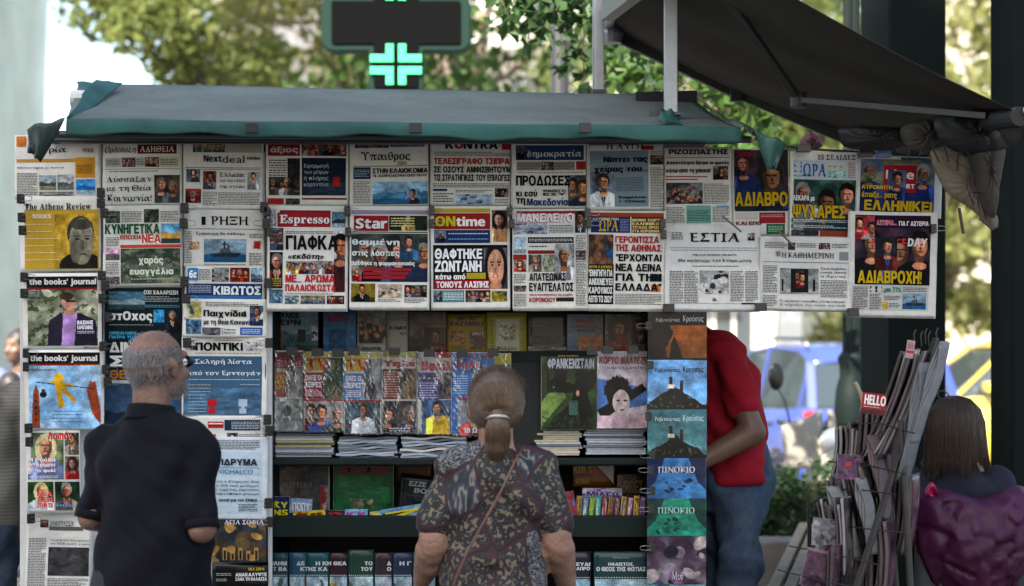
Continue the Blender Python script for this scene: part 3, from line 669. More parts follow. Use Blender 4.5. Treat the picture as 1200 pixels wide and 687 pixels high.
# tarpaulin roof: sloping sheet, teal hem rolled over the front pipe
def roofpt(px, t):   # t 0 = front hem, 1 = back ridge ; px at the front
    d0, d1 = 6.86, 7.95; d = d0+(d1-d0)*t
    return d
MT = mat('tarpaulin_grey', (.085, .1, .09), .8, spec=.25, var=.3, vscale=2.2, bump=.3, bscale=14, dirt=((.03, .03, .028), 9, .58, .6))
MTG = mat('tarpaulin_teal', (.02, .072, .064), .7, spec=.2, var=.35, vscale=4, bump=.3, bscale=9)
A0, A1 = S(78, 141, 6.86), S(868, 150, 6.86); B0, B1 = S(92, 98, 7.9), S(806, 112, 7.9)
def rf(u, v):
    a = A0.lerp(A1, u); b = B0.lerp(B1, u); p = a.lerp(b, v)
    sag = -.012*math.sin(v*math.pi)+.004*math.sin(u*math.pi*7+.6)*math.sin(v*math.pi)+.003*math.sin(u*53+v*7)*v*(1-v)*2; return p+Vector((0, 0, sag+.0015*math.sin(u*17+v*4)))
b = MB(); b.grid(rf, 80, 14); kp('roof_tarpaulin', MT, b, smooth=True, solid=.003)
def hem(u, v):
    p = A0.lerp(A1, u)+Vector((0, 0, .0015*math.sin(u*17))); drop = .05+.005*math.sin(u*21+1)+.004*math.sin(u*53)
    a = v*2.6; return p+Vector((0, -.008*math.sin(min(a, 1.57))-.004*math.sin(u*38)*v, -drop*v+.004))
b = MB(); b.grid(hem, 90, 6); kp('teal_hem', MTG, b, smooth=True, solid=.003)
C0, C1 = S(695, 108, 7.9), S(888, 158, 6.92)   # right-hand fall of the roof
b = MB(); b.grid(lambda u, v: (S(806, 113, 7.9).lerp(S(893, 161, 7.0), u)).lerp(S(866, 150, 6.87).lerp(S(884, 156, 6.86), u), v)+Vector((0, 0, .01*math.sin(u*9+v*5)+.003)), 20, 10); kp('roof_fall', MT, b, smooth=True, solid=.003)
kp('roof_pipe', mat('pale_pipe', (.5, .5, .48), .5), MB().tube([S(84, 116, 7.55), S(112, 117, 7.55)], .034, 12), smooth=False)
kp('front_pipe', MATS['dark_steel'], MB().tube([S(70, 158, 6.95), S(880, 164, 6.95)], .012, 10))
kp('eave_board', MDK, MB().box(((xf(60)+xf(858))/2, -.02, zf(165)+.01), (xf(858)-xf(60), .03, .045)))
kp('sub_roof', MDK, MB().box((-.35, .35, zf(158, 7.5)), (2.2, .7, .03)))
b = MB(); b.bar(S(745, 122, 7.7), S(817, 120, 7.7), .02, .09); kp('roof_crate_board', MDK, b)
b = MB(); b.bar(S(760, 138, 7.25), S(776, 138, 7.25), .05, .06); kp('post_bracket', mat('bracket_grey', (.06, .065, .065), .5, .5), b, bevel=.003)
# flaps hanging at both corners
def flap(name, pts, m, n=8):
    a, b_, c, d_ = [S(*p) for p in pts]
    mb = MB(); mb.grid(lambda u, v: a.lerp(b_, u).lerp(d_.lerp(c, u), v)+Vector((0, .02*math.sin(u*7+v*3), .004*math.sin(u*11))), n, n); return kp(name, m, mb, smooth=True, solid=.003)
flap('left_corner_flap', [(76, 138, 6.86), (31, 150, 6.9), (33, 178, 6.9), (47, 190, 6.9)], mat('tarpaulin_dark', (.008, .025, .022), .5, bump=.3, bscale=9))
flap('left_corner_cover', [(78, 138, 6.86), (112, 92, 7.6), (144, 97, 7.75), (80, 150, 6.87)], MTG)
flap('left_corner_cover', [(90, 96, 7.7), (140, 97, 7.9), (120, 120, 7.4), (96, 112, 7.5)], MTG)
flap('right_corner_flap', [(884, 152, 6.86), (922, 168, 6.9), (908, 198, 6.9), (900, 200, 6.9)], mat('tarpaulin_pale_teal', (.022, .09, .075), .45, bump=.3, bscale=9))
flap('torn_hem', [(775, 128, 7.0), (790, 130, 7.02), (800, 145, 6.9), (772, 142, 6.88)], MTG)
# steel posts carrying the upper awning
MST = mat('galvanised_post', (.3, .32, .34), .45, .6, var=.15, vscale=10, bump=.1)
def post(label, px, d, py, w_, top=3.6):
    x = xf(px, d); z0 = zf(py, d); r = empty('steel_post', (x, CAMY+d, z0), label, 'steel post', 'posts carrying the awning')
    b = MB(); b.box((0, 0, (top-z0)/2), (w_, w_*.6, top-z0)); b.build('shaft', MST, r, bevel=.003)
    b = MB(); b.box((0, 0, .006), (w_*1.5, w_*1.3, .012)); b.build('base_plate', MATS['bracket_grey'], r)
post('front galvanised steel post standing on the teal roof hem', 786, 7.15, 136, .048)
post('rear slimmer steel post at the back of the kiosk roof', 702.5, 8.1, 109, .038)
post('far rear thin steel post nearly hidden at the roof back', 697, 8.5, 109, .02)
# upper awning
aw = empty('folding_awning', (.44, .5, 2.99), 'large dark folding-arm awning seen from below at upper right', 'awning')
MAW = mat('awning_canvas', (.034, .03, .026), .9, var=.18, vscale=5, bump=.2, bscale=60, spec=.1)
def ap(name, m, mb, **k):
    o = mb.build(name, m, aw, **k); o.matrix_parent_inverse = Matrix.Translation(-aw.location); return o
def awp(u, v):     # u roll -> bar, v near -> far
    n0, n1 = Vector((.40, -.72, 3.03)), Vector((1.64, -.72, 2.355)); f0, f1 = Vector((.44, 1.8, 3.0)), Vector((1.56, 1.8, 2.52))
    p = n0.lerp(n1, u).lerp(f0.lerp(f1, u), v); p.z -= .035*math.sin(u*math.pi)*(1+.3*math.sin(v*9)); return p+Vector((0, 0, .006*math.sin(v*21+u*5)))
b = MB(); b.grid(awp, 30, 34); ap('canvas', MAW, b, smooth=True, solid=.002)
b = MB(); b.tube([awp(1, 0)+Vector((.01, -.02, -.02)), awp(1, 1)+Vector((.01, .02, -.02))], .032, 12); ap('front_bar', mat('bar_grey', (.015, .015, .014), .6, .2), b)
b = MB(); b.tube([(.42, -.75, 3.02), (.42, 1.85, 3.02)], .04, 14); ap('roller_tube', MST, b)
ap('valance', MAW, MB().grid(lambda u, v: awp(1, u)+Vector((.014, 0, -.02-.10*v*(.7+.3*math.sin(u*40)))), 50, 3), smooth=True, solid=.002)
b = MB()
for a_, c_ in (((845, -14, 7.05), (936, 117, 7.5)), ((936, 117, 7.5), (1158, 136, 6.75))): b.bar(S(*a_), S(*c_), .03, .022)
b.lathe([(.001, -.03), (.032, -.03), (.032, .03), (.001, .03)], S(936, 117, 7.5), 14); ap('folding_arm', mat('arm_aluminium', (.07, .068, .06), .6, .3, var=.15), b, bevel=.002)
b = MB(); b.bar(S(722, 42, 8.9), S(860, 108, 8.9), .045, .05); b.bar(S(858, 107, 8.9), S(998, 166, 8.8), .04, .045); b.box(S(862, 110, 8.88), (.05, .06, .07)); ap('far_folding_arm', mat('arm_dark', (.025, .025, .023), .6, .3, var=.1), b, bevel=.002)
b = MB(); b.lathe([(.001, -.05), (.05, -.04), (.06, 0), (.05, .04), (.001, .05)], S(715, 40, 8.85), 14); b.box(S(706, 20, 8.85), (.06, .06, .16)); ap('arm_mount', MST, b, smooth=False)
b = MB(); b.bar(S(712, 14, 8.0), S(760, -24, 7.0), .05, .07); ap('cross_member', mat('bracket_light', (.08, .08, .075), .5, .4), b)
b = MB(); c = S(1196, 132, 6.5); b.lathe([(.001, -.02), (.018, -.018), (.02, 0), (.018, .018), (.001, .02)], (0, 0, 0), 14); o = b.build('end_cap', mat('cap_white', (.7, .7, .68), .4), None, smooth=True); o.rotation_euler = (math.pi/2, 0, 0); o.location = awp(1, 0)+Vector((.035, -.04, .0)); o.parent = aw; o.matrix_parent_inverse = Matrix.Translation(-aw.location)
# ------------------------------------------------------------------ dark green columns and lamp post
MCOL = mat('column_green', (.0012, .0045, .0036), .7, spec=.12, var=.25, vscale=4, bump=.1, bscale=18, dirt=((.02, .025, .022), 7, .68, .7))
def column(px0, px1, d, label, rz, top=5.2):
    w_ = (px1-px0)/FX*d/ (abs(math.cos(rz))+abs(math.sin(rz))); x = xf((px0+px1)/2, d)
    r = empty('dark_green_column', (x, CAMY+d, 0), label, 'column', rz=rz)
    b = MB(); b.box((0, 0, top/2), (w_, w_, top)); b.build('shaft', MCOL, r, bevel=.012)
    b = MB(); b.box((0, 0, .1), (w_+.08, w_+.08, .2)); b.box((0, 0, .23), (w_+.04, w_+.04, .06)); b.build('base', MCOL, r, bevel=.01); return r
column(1012, 1104, 9.3, 'broad dark green column behind the magazine rack', math.radians(17))
column(1169, 1255, 8.7, 'near-black green column cut by the right edge of the picture', math.radians(4))
lp = empty('lamp_post', (xf(998, 11.6), CAMY+11.6, 0), 'fluted cast iron green lamp post in front of the blue car', 'lamp post')
b = MB(); b.lathe([(.2, -.02), (.2, .12), (.16, .2), (.15, .75), (.16, .78), (.115, .84), (.1, 1.02), (.12, 1.12), (.135, 1.2), (.12, 1.32), (.09, 1.4), (.095, 1.46), (.11, 1.5), (.075, 1.54)], n=32); b.build('base', mat('lamp_green', (.0035, .009, .0075), .6, spec=.2, var=.2, vscale=12), lp, smooth=True)
b = MB(); b.lathe([(.072, 1.52), (.062, 4.6), (.085, 4.62), (.085, 4.7), (.05, 4.76)], n=48, flute=.16, fn=12); b.build('shaft', MATS['lamp_green'], lp)
b = MB(); b.lathe([(.05, 4.76), (.16, 4.9), (.17, 5.2), (.09, 5.35), (.02, 5.45)], n=20); b.build('lantern', mat('opal_glass', (.7, .7, .66), .3), lp, smooth=True)
lp.scale = (.76, .76, 1)
# ------------------------------------------------------------------ newspapers pinned on the front
VA = (0, 130, .3202); VB = (200, 130, .3492); VC = (400, 130, .3492); VD = (590, 130, .3492); VE = (770, 150, .3202); VF = (880, 150, .3347)
VG = (0, 310, .3202); VH = (0, 490, .2868); VI = (190, 350, .2620); VJ = (190, 500, .2722); VK = (310, 355, .2401); VL = (500, 355, .2402)
VM = (310, 500, .2723); VN = (600, 490, .2867); VO = (730, 360, .2476); VP = (730, 520, .2432)
PW = (.84, .835, .81)
def NP(V, x0, y0, x1, y1, label, **k):
    k.setdefault('paper', PW); return Page(V, x0, y0, x1, y1, label, **k)
FR, MD, BK = 7.160, 7.185, 7.205      # front, middle and back layer of the overlapping sheets
# --- left column
p = NP(VA, 55, 88, 368, 318, 'white newspaper with an orange dot and yellow panels, behind the green flap', d=BK, rot=-.6)
p.M(180, 130, 245, 158, 'ρία', '303030', 's').T(305, 140, 345, 155, 'ΤΕΥΧΟΣ', '8a4a40'); p.P(62, 92, 98, 130, 'plain', 'c87838'); p.R(62, 176, 348, 188, 'b89040').R(276, 172, 348, 246, 'c8963c').B(282, 196, 340, 236, '6a4a20')
p.T(64, 203, 235, 213, 'Μοναστήρια με πισίνα', '202020', 's').P(144, 236, 204, 290, 'land', '8a9aa0', '4a5548', '8a8478').P(210, 234, 270, 290, 'land', 'a0a4a8', '586068', '707478').P(278, 252, 348, 306, 'land', '4a90c8', '2a6aa0', '88a8b8').P(144, 296, 270, 312, 'blob', '707070', 'a0a0a0', '404040')
p.B(64, 225, 138, 312).done()
p = NP(VA, 74, 312, 368, 588, 'review with an ochre cover drawn with a grey-haired head', name='magazine', cat='magazine', d=MD, th=.003)
p.M(92, 338, 332, 362, 'The Athens Review', '3a3a3a', 's').R(90, 362, 362, 580, 'b89a3c').P(200, 378, 358, 578, 'face', 'b89a3c', '8a8676', cell=.0022).M(120, 378, 188, 394, 'BOOKS', 'd8d0b8')
for i in range(6): p.B(92, 412+i*26, 200+(i % 3)*10, 420+i*26, 'e0d8b8', .0045)
p.done()
p = NP(VG, 82, 32, 372, 312, 'book review with a black title band and a man in a purple jacket', name='magazine', cat='magazine', d=FR, th=.003, gloss=1)
p.R(100, 44, 356, 86, '141210').R(100, 84, 356, 92, '8a1c1c').M(110, 52, 352, 80, "the books' journal", 'd8d4d0').P(102, 92, 358, 298, 'jacket', '444444', cell=.0022).T(282, 206, 340, 238, 'ΒΑΣΙΛΗΣ\nΚΑΡΑΓΙΑΝΝΗΣ', 'e8e4f0').B(282, 242, 345, 256, 'c8c0d8')
p.T(305, 300, 350, 310, 'Ποίηση', '202020', 's').P(108, 94, 145, 118, 'plain', 'c8c8c8').done()
p = NP(VG, 90, 312, 380, 604, 'book review with a yellow cartoon man walking a rope between brick towers', name='magazine', cat='magazine', d=7.150, th=.003, gloss=1)
p.R(104, 322, 366, 364, '141210').R(104, 362, 366, 370, '8a1c1c').M(112, 332, 356, 360, "the books' journal", 'd8d4d0').P(106, 370, 370, 600, 'rope', '444444', cell=.0022).R(276, 368, 364, 382, 'd8c830').T(116, 380, 206, 390, 'Δημήτρης Καψάλης', '202020', 's')
for i in range(4): p.B(190, 534+i*13, 300, 542+i*13, '404850', .0045)
p.done()
p = NP(VH, 108, 40, 330, 390, 'gossip magazine with blonde woman in blue check shirt and pink headlines', name='magazine', cat='magazine', d=FR, th=.003, gloss=1)
p.M(196, 54, 300, 88, 'Λοιπόν', 'c02020', o='f0e8e0').P(128, 60, 262, 250, 'lady', '8a9a70', 'd8c8a0', '707c98').T(118, 160, 228, 224, 'Η Ρούλα\nαποχωρεί\nστο φιλί', 'e8e0e8', o='b02050').R(116, 228, 244, 250, '2a6aa0').B(122, 233, 238, 246, 'e0e0e0')
p.P(268, 60, 326, 150, 'port', '707a68').P(268, 156, 326, 250, 'lady', '8a8070').P(114, 260, 218, 378, 'lady', '386838', 'd0c090', 'c8ccd0').T(152, 300, 214, 366, 'ΝΕΑ\nΣΧΕΣΗ\nΣΤΗΝ ΤΒ', 'e04040', o='e8e0e0').P(224, 260, 326, 378, 'port', '30502e', '909090', '202830').T(228, 348, 300, 364, 'Βασίλης', '3070b0', o='e8e8e8')
p.done()
p = NP(VH, 106, 384, 372, 700, 'auction newspaper with a grey photograph of a swooping white shape', d=MD)
p.M(202, 420, 300, 442, 'ΔΗΜΟΠΡΑΣΙΩΝ', '202020', 's').R(198, 444, 340, 460, '686460').P(162, 416, 196, 448, 'port', '888880').T(204, 494, 368, 520, 'Το κόστος των πλειστηριασμών\nσε 12.6 εκατ. ευρώ', '303030', 's').P(196, 528, 366, 644, 'blob', '50504e', '3a3a3c', '444444').B(116, 490, 186, 700).B(196, 652, 366, 700).done()
# --- second column
p = NP(VA, 376, 110, 664, 344, 'religious newspaper with a red name box and large old-style headline', d=BK)
p.R(506, 124, 648, 158, '6a2420').M(516, 130, 640, 152, 'ΑΛΗΘΕΙΑ', 'd8d0c0', 's').M(382, 130, 498, 158, 'Ορθόδοξη', '504838', 's', sh=.2).R(384, 170, 655, 206, 'b8bcb0').P(448, 172, 498, 206, 'group', '807880', '604858').P(532, 170, 584, 206, 'group', '908a80', '403838').R(586, 170, 655, 206, 'c8c4a0').B(590, 176, 650, 202)
p.B(390, 176, 440, 202).B(502, 176, 530, 202).ln(384, 212, 660, 213.5).T(392, 238, 556, 332, 'Λύσσαξαν\nμε τη Θεία\nΚοινωνία!', '202020', 's').P(566, 236, 658, 338, 'group', '605040', '7a3028', '404848').B(400, 218, 650, 226).done()
p = NP(VA, 378, 346, 664, 640, 'hunting newspaper with green and red title and mossy nest picture', d=MD)
p.M(384, 414, 586, 450, 'ΚΥΝΗΓΕΤΙΚΑ', '1e5a38').M(520, 452, 590, 484, 'ΝΕΑ', 'c85040', o='ffffff').T(440, 454, 515, 470, 'ΕΠΟΧΗ', 'b04838').P(386, 366, 440, 410, 'tree', '788070', '50584a', '303830').P(528, 360, 584, 410, 'tree', '687058', '404838', '282c24')
p.B(446, 366, 520, 408).B(590, 366, 655, 408).P(592, 414, 662, 486, 'land', '7ab0d0', 'c8a050', '3a4a50').R(440, 490, 664, 502, 'c05040').P(442, 504, 662, 632, 'tree', '5a6a58', '3a4a40', '7a7a6a', cell=.0024).T(508, 532, 598, 566, 'χαράς', 'd0d8c8').T(474, 574, 634, 606, 'ευαγγέλια', 'd0d8c8').B(480, 612, 634, 622, 'c0c8b8')
p.P(388, 500, 438, 546, 'land', 'c0a0b0', '805868', '586858').B(388, 460, 436, 496).B(388, 552, 436, 600).P(388, 606, 438, 634, 'group', '909090', '505050').done()
p = NP(VG, 384, 84, 664, 640, 'dark newspaper with white title, blue star and blue-grey boat picture', d=BK, paper=(.3, .34, .34))
p.R(386, 88, 664, 420, '1c2a2e', 'printed_panel').P(398, 100, 530, 165, 'land', '4a7080', '90a0a8', '385058').T(526, 94, 650, 110, 'ΟΧΙ ΧΑΛΑΡΩΣΗ', 'd0d0c8').B(530, 114, 655, 140, 'a0a8a8').B(530, 146, 655, 160, '60a0b0').M(400, 172, 556, 214, 'στOxος', 'd8d8d4').P(562, 166, 600, 212, 'blob', '3890c0', '50a8d0', '2878a8').P(604, 165, 662, 250, 'port', '2a3438', '182020').B(400, 218, 560, 228, 'a0a8a8')
p.T(400, 246, 500, 272, 'ΛΟΙΠΟΝ ΘΑ ΠΛΗΡΩΣ\nΓΙΑΤΡΑ ΤΟΥ', '50a8c8').T(400, 284, 600, 374, 'ΔΙΝΟΥΝ\nΣΤΙΣ', 'd8d8d4').R(384, 376, 664, 424, '3a4458').T(400, 386, 600, 420, 'ΘΕΑΤΡΟ', 'b07830').R(386, 424, 664, 436, 'b0b8b8').P(386, 436, 664, 636, 'land', '405870', '2a3c50', '607890').done()
# --- third column
p = NP(VB, 40, 98, 310, 330, 'business newspaper with purple Latin title and small suited portraits', d=BK)
p.M(110, 150, 170, 172, 'Next', '2a2858').M(172, 150, 248, 175, 'deal', '484858', 'r').P(74, 104, 184, 140, 'group', '889080', '505850').R(186, 106, 305, 140, 'a8a890').T(255, 154, 300, 164, 'ΑΘΗΝΑ', '505050').ln(48, 190, 305, 192, '303860').ln(48, 196, 305, 197.5, '303860').P(52, 196, 98, 240, 'lady', '909898', '282020', '303030').P(108, 202, 152, 264, 'port', 'a05850').P(258, 204, 302, 264, 'port', 'a8a8a8')
p.P(50, 268, 102, 310, 'port', 'a04840', '888888').R(50, 262, 102, 268, 'b03028').T(164, 206, 250, 262, 'Ελλάδα:\nγια νέα εποχή\nτης υγείας', '2a3060', 's').B(108, 270, 156, 322).B(160, 272, 302, 318).done()
p = NP(VB, 38, 332, 314, 524, 'newspaper with black standing-figure emblem, grey warship photo and red virus ball', d=7.196)
p.M(136, 354, 262, 384, 'ΡΗΞΗ', '1c1c1c', 's').P(104, 356, 118, 384, 'plain', '202020', part='emblem').T(84, 406, 250, 420, 'Έμφραγμα θα πάθουμε', '282828', 's').P(112, 430, 254, 508, 'ship', '888888', cell=.0022).ln(46, 396, 308, 397.5).B(46, 404, 72, 516).P(62, 440, 96, 466, 'blob', 'c8a888', 'b09878', 'a08060').B(264, 410, 310, 430).P(276, 434, 306, 466, 'plain', 'c8c4bc').B(264, 474, 310, 518)
V_ = VB; p.P(280, 436, 302, 462, 'plain', 'b03028', lay=3); p.B(112, 512, 254, 522).done()
p = NP(VB, 48, 522, 314, 700, 'newspaper with dark blue band title reversed in white', d=MD)
p.R(52, 580, 308, 620, '28406a').R(52, 616, 308, 632, '3a70a0').M(144, 588, 302, 618, 'ΚΙΒΩΤΟΣ', 'd8dce0').P(56, 528, 92, 570, 'plain', '4080b0').T(62, 536, 88, 562, '6ε', 'e8e8e8').P(138, 526, 196, 574, 'blob', 'a0a0a0', '888888', '383838').P(200, 526, 266, 574, 'group', '882820', '702018').P(270, 526, 308, 574, 'land', '90a8b8', '607078', '405060').B(94, 530, 134, 572).B(60, 584, 136, 612, 'b0b8c8')
p.T(130, 640, 240, 655, 'ΣΤΙΣ ΣΥΝΑΝΤΗΣΕΙΣ', '484848', 'r').T(118, 662, 252, 692, 'Παιχνίδια', '202020'); p.done()
p = NP(VI, 92, 2, 466, 172, 'lower half of newspaper headlined in heavy black above its blue box', d=7.178)
p.T(186, 50, 376, 88, 'Παιχνίδια', '1c1c1c').T(188, 92, 404, 122, 'με τη Θεία Κοινωνία', '1c1c1c').B(196, 14, 430, 36).P(392, 30, 452, 120, 'port', '586878').P(110, 16, 176, 86, 'blob', 'a8a070', 'c8c070', '506070').P(108, 94, 178, 160, 'blob', '385878', '8098a8', '24405a').P(182, 130, 264, 164, 'port', '888890', '303030').T(280, 134, 330, 158, 'Γιάννη\nΒρούτση', '385878').R(350, 128, 450, 162, '3068a8').B(358, 134, 442, 158, 'c8d0d8').B(268, 130, 276, 162).done()
p = NP(VI, 92, 168, 470, 524, 'satirical weekly with slate-blue front page, white headline and two pins', d=MD)
p.M(150, 196, 360, 234, 'ΠΟΝΤΙΚΙ', '181818').M(128, 212, 150, 230, 'το', '181818').P(372, 190, 446, 234, 'line', 'c8c8c8', '404040', '909090').P(104, 186, 146, 230, 'blob', 'c0b8b0', '707070', '404040').B(230, 182, 360, 194, 'a05040').B(150, 240, 440, 252, '905040').R(96, 258, 446, 520, '4a6880').P(98, 400, 444, 518, 'blob', '4a6880', '587890', '4a6880', '527088')
p.T(146, 270, 402, 298, 'Σκληρή λίστα', 'd8dce0', 's', lay=5).T(112, 322, 440, 348, 'από τον Ερντογάν', 'd8dce0', 's', lay=5).B(120, 358, 436, 370, 'b0c0d0')
for i in range(9): p.B(118, 382+i*15, 118+(100 if i < 3 else 80), 391+i*15, 'c0b890' if i == 0 else 'a8b8c8')
p.B(350, 380, 438, 392, 'a8b8c8').P(203, 446, 246, 486, 'plain', '4a6880', lay=3)
p.T(206, 448, 244, 518, '•', 'b02830') if 0 else None
for cx, col in ((224, 'b02c34'), (362, 'a8b8c8')): p.R(cx-20, 450, cx+20, 482, col, 'pin_picture', 4).R(cx-8, 482, cx+8, 492, col, 'pin_picture', 4).R(cx-16, 492, cx+16, 514, col, 'pin_picture', 4)
p.done()
p = NP(VI, 92, 524, 456, 700, 'free weekly with red Latin title under a slim blue strip', d=MD)
p.M(176, 606, 290, 656, 'voice', 'b02430').R(280, 542, 440, 590, '284058').B(312, 548, 436, 584, 'c0c8d0').P(290, 600, 340, 672, 'lady', '909890', '302420', '286860').R(170, 660, 288, 674, '282828').B(344, 604, 440, 672).P(206, 550, 276, 578, 'plain', 'b83038', lay=2).R(210, 556, 272, 562, 'e0d8d0', lay=3).done()
p = NP(VJ, 170, 44, 456, 402, 'pale blue newspaper page with a boxed stamp under its title', d=7.168, paper=(.78, .81, .84))
p.R(180, 108, 428, 372, 'b8c8d0').T(196, 138, 410, 166, 'ΣΕ ΙΔΡΥΜΑ', '303a44', lay=5).R(190, 176, 418, 212, '5888a8').R(193, 179, 415, 209, 'b8c8d0', 'printed_panel', 1.6).T(244, 184, 392, 204, 'VIOHALCO', '4a7898', 'r', lay=5, sh=.05).T(204, 230, 420, 296, 'Τι λέει ο Στέφανος Χίος\nσε ο 30% των μετόχων\nγια οφέλη, ακίνητα\nτο τηλεοπτικό φόρεμα', '303840', 'r')
p.T(246, 308, 412, 326, 'εστιά για τον ΕΝΦΙΑ', '303840').B(330, 330, 412, 366).B(200, 56, 420, 100).done()
p = NP(VJ, 216, 398, 456, 586, 'guide with a golden aerial view of an old domed church', name='magazine', cat='magazine', d=FR, th=.006, gloss=1, paper=(.16, .16, .2))
p.P(218, 400, 448, 582, 'blob', '5a4a34', '2c3640', '9a7a4a', '6a5a40', '38424a', 'b08c50').T(270, 400, 440, 420, 'ΑΓΙΑ ΣΟΦΙΑ', 'c8ccd8', 's')
for i in range(5): p.R(262+i*34, 520+(i % 2)*14, 280+i*34, 574, 'b0905a', 'picture_arch', 4).R(266+i*34, 532+(i % 2)*14, 276+i*34, 572, '3a3024', 'picture_arch', 4.6)
p.done()
p = NP(VJ, 216, 588, 456, 700, 'black booklet with blocky white two-line title', name='magazine', cat='magazine', d=FR, th=.006, gloss=1, paper=(.1, .1, .1))
p.T(316, 630, 450, 664, 'ΑΝΑΚΑΛΥΨΤΕ\nΞΑΝΑ ΤΗ ΘΑΛΑΣΣΑ', 'd0d0d0').B(234, 628, 298, 645, 'b0b0b0').B(234, 652, 280, 668, 'b0b0b0').T(372, 608, 440, 620, 'ΝΕΑ ΣΕΙΡΑ', 'b0a020').done()
# --- upper row
p = NP(VB, 318, 96, 600, 316, 'plastic-covered newspaper with a red title and navy quarantine picture', d=BK)
p.R(326, 102, 434, 152, '8a2a2c').M(334, 120, 428, 146, 'άξιος', 'd0b8b0').T(330, 104, 430, 114, 'ΠΡΟΚΛΗΣΗ', 'd0c8c0').P(440, 100, 590, 152, 'group', '886040', '703830', '404040').B(330, 162, 390, 222, '202020', .009).P(392, 160, 434, 284, 'tree', '303030', '484848', '1c1c1c').P(330, 222, 434, 284, 'group', '504840', '302828', '484040')
p.R(440, 158, 588, 284, '1e2e3e').P(442, 240, 586, 282, 'blob', '2a3a4c', '384858', '1e2e3e').T(448, 178, 530, 256, 'Εφαρμογή\nτων μέτρων\nή πλήρης\nκαραντίνα', 'b0bcc8', 'r', lay=5).P(544, 222, 570, 254, 'plain', 'a03028', lay=4).R(326, 294, 380, 314, 'a83030').P(386, 294, 434, 314, 'blob', '606060', '303030', '909090').R(440, 292, 592, 298, '802828').done()
p = NP(VC, 26, 96, 292, 318, 'country newspaper with italic title over a blue sea horizon photo', d=BK)
p.M(66, 136, 232, 172, 'Ύπαιθρος', '24302c', 's').M(188, 170, 220, 182, 'ΧΩΡΑ', '8a9040').P(46, 98, 160, 124, 'group', '788078', '404848').P(164, 98, 280, 122, 'blob', '606868', '808888', '303838').R(40, 188, 98, 228, '283c58').B(44, 194, 94, 224, 'a0b0c0').T(104, 192, 290, 210, 'ΣΤΗΝ ΕΛΑΙΟΚΟΜΙΑ', '1c1c1c').T(108, 213, 288, 222, 'Ν. ΑΣΠΡΟΛΕΥΚΗ ΟΣΟ ΠΟΤΕ', '282828').P(104, 238, 290, 314, 'land', '90b4cc', '5a8cac', '386888')
p.P(214, 262, 262, 314, 'port', '88aac0', '201818', '181818', '181818', lay=3).B(40, 234, 98, 312).ln(40, 184, 290, 186).done()
p = NP(VC, 298, 96, 572, 316, 'newspaper with spaced black Latin title and bright red first headline line', d=BK)
p.M(348, 100, 376, 128, 'K', '202020').M(410, 100, 524, 128, 'NTRA', '202020').M(380, 100, 408, 128, 'O', 'b03030').P(538, 98, 566, 130, 'plain', 'b03030', part='emblem').T(310, 158, 564, 180, 'ΤΕΛΕΣΙΓΡΑΦΟ ΤΣΙΠΡΑ', 'a82c34').T(310, 186, 566, 208, 'ΣΕ ΟΣΟΥΣ ΑΜΦΙΣΒΗΤΟΥΝ', '1c1c1c').T(310, 213, 566, 236, 'ΤΙΣ ΣΤΡΑΤΗΓΙΚΕΣ ΤΟΥ ΕΠΙΛΟΓΕΣ', '1c1c1c').B(312, 136, 566, 154).B(308, 242, 566, 258)
p.R(308, 262, 356, 270, '30486a').B(308, 274, 376, 314, '303030', .009).P(384, 280, 508, 314, 'line', 'a8b8c8', '384868', '788898').P(516, 260, 562, 290, 'group', '303030', '181818').B(384, 264, 508, 276).B(516, 294, 562, 314).done()
p = NP(VD, 28, 102, 282, 326, 'newspaper with white title on a blue band and heavy black headline', d=BK)
p.R(42, 116, 270, 166, '2c4a68').M(80, 132, 262, 160, 'δημοκρατία', 'c8ccd0', 's').P(44, 116, 78, 162, 'port', '4a5a70').R(44, 170, 240, 200, '9a9a98').P(128, 172, 170, 198, 'group', '505050', '303030').R(244, 170, 276, 198, '983830').B(48, 174, 124, 196).B(174, 174, 236, 196).T(42, 216, 222, 252, 'ΠΡΟΔΩΣΕΣ', '161616').T(42, 264, 112, 288, 'κι εσύ', '161616').T(42, 292, 72, 318, 'τη', '161616').T(78, 292, 214, 318, 'Μακεδονία', '2c4a78')
p.T(132, 264, 208, 284, 'ΨΗΦΙΣΕΣ ΚΙ\nΕΣΥ', '282828').P(216, 216, 276, 320, 'group', '687888', '182438', '28344a').B(48, 204, 270, 212).done()
p = NP(VD, 284, 112, 540, 332, 'newspaper under a grey-blue advert of a man in white shirt and tie', d=BK)
p.T(346, 112, 470, 130, 'Η ΑΥΓΗ', '501818', 's', part='masthead').R(462, 118, 505, 132, 'b02828').R(290, 134, 486, 322, '8898a4').T(336, 152, 482, 178, 'Νίπτει τας', '16181c', lay=5).T(304, 184, 482, 210, 'χείρας του...', '16181c', lay=5).P(290, 204, 372, 322, 'port', '8898a4', '101010', 'c8ccd0', '141c30', cell=.0022).B(376, 222, 470, 270, '566472').T(386, 286, 476, 310, 'Επιμέλεια\n2 - Ο Έλληνας;', '181c20', lay=5).B(492, 136, 536, 150).P(492, 150, 536, 182, 'group', '787878', '404040').B(492, 190, 536, 324).done()
p = NP(VE, 28, 72, 272, 404, 'newspaper with dense black masthead and a grey crowd photograph', d=BK)
p.M(44, 78, 260, 98, 'ΡΙΖΟΣΠΑΣΤΗΣ', '3a2824').T(34, 120, 264, 138, 'Αποστόλησα δίκαιο οι φωνές', '202020').T(34, 146, 196, 168, 'κάτω από τη μάσκα!', '202020').ln(32, 108, 268, 110, '802020').R(32, 176, 186, 180, 'a04038').R(32, 186, 150, 190, 'a04038').P(34, 200, 168, 278, 'crowd', '909090', '484848', '707070').P(206, 140, 262, 190, 'group', '808080', '404040')
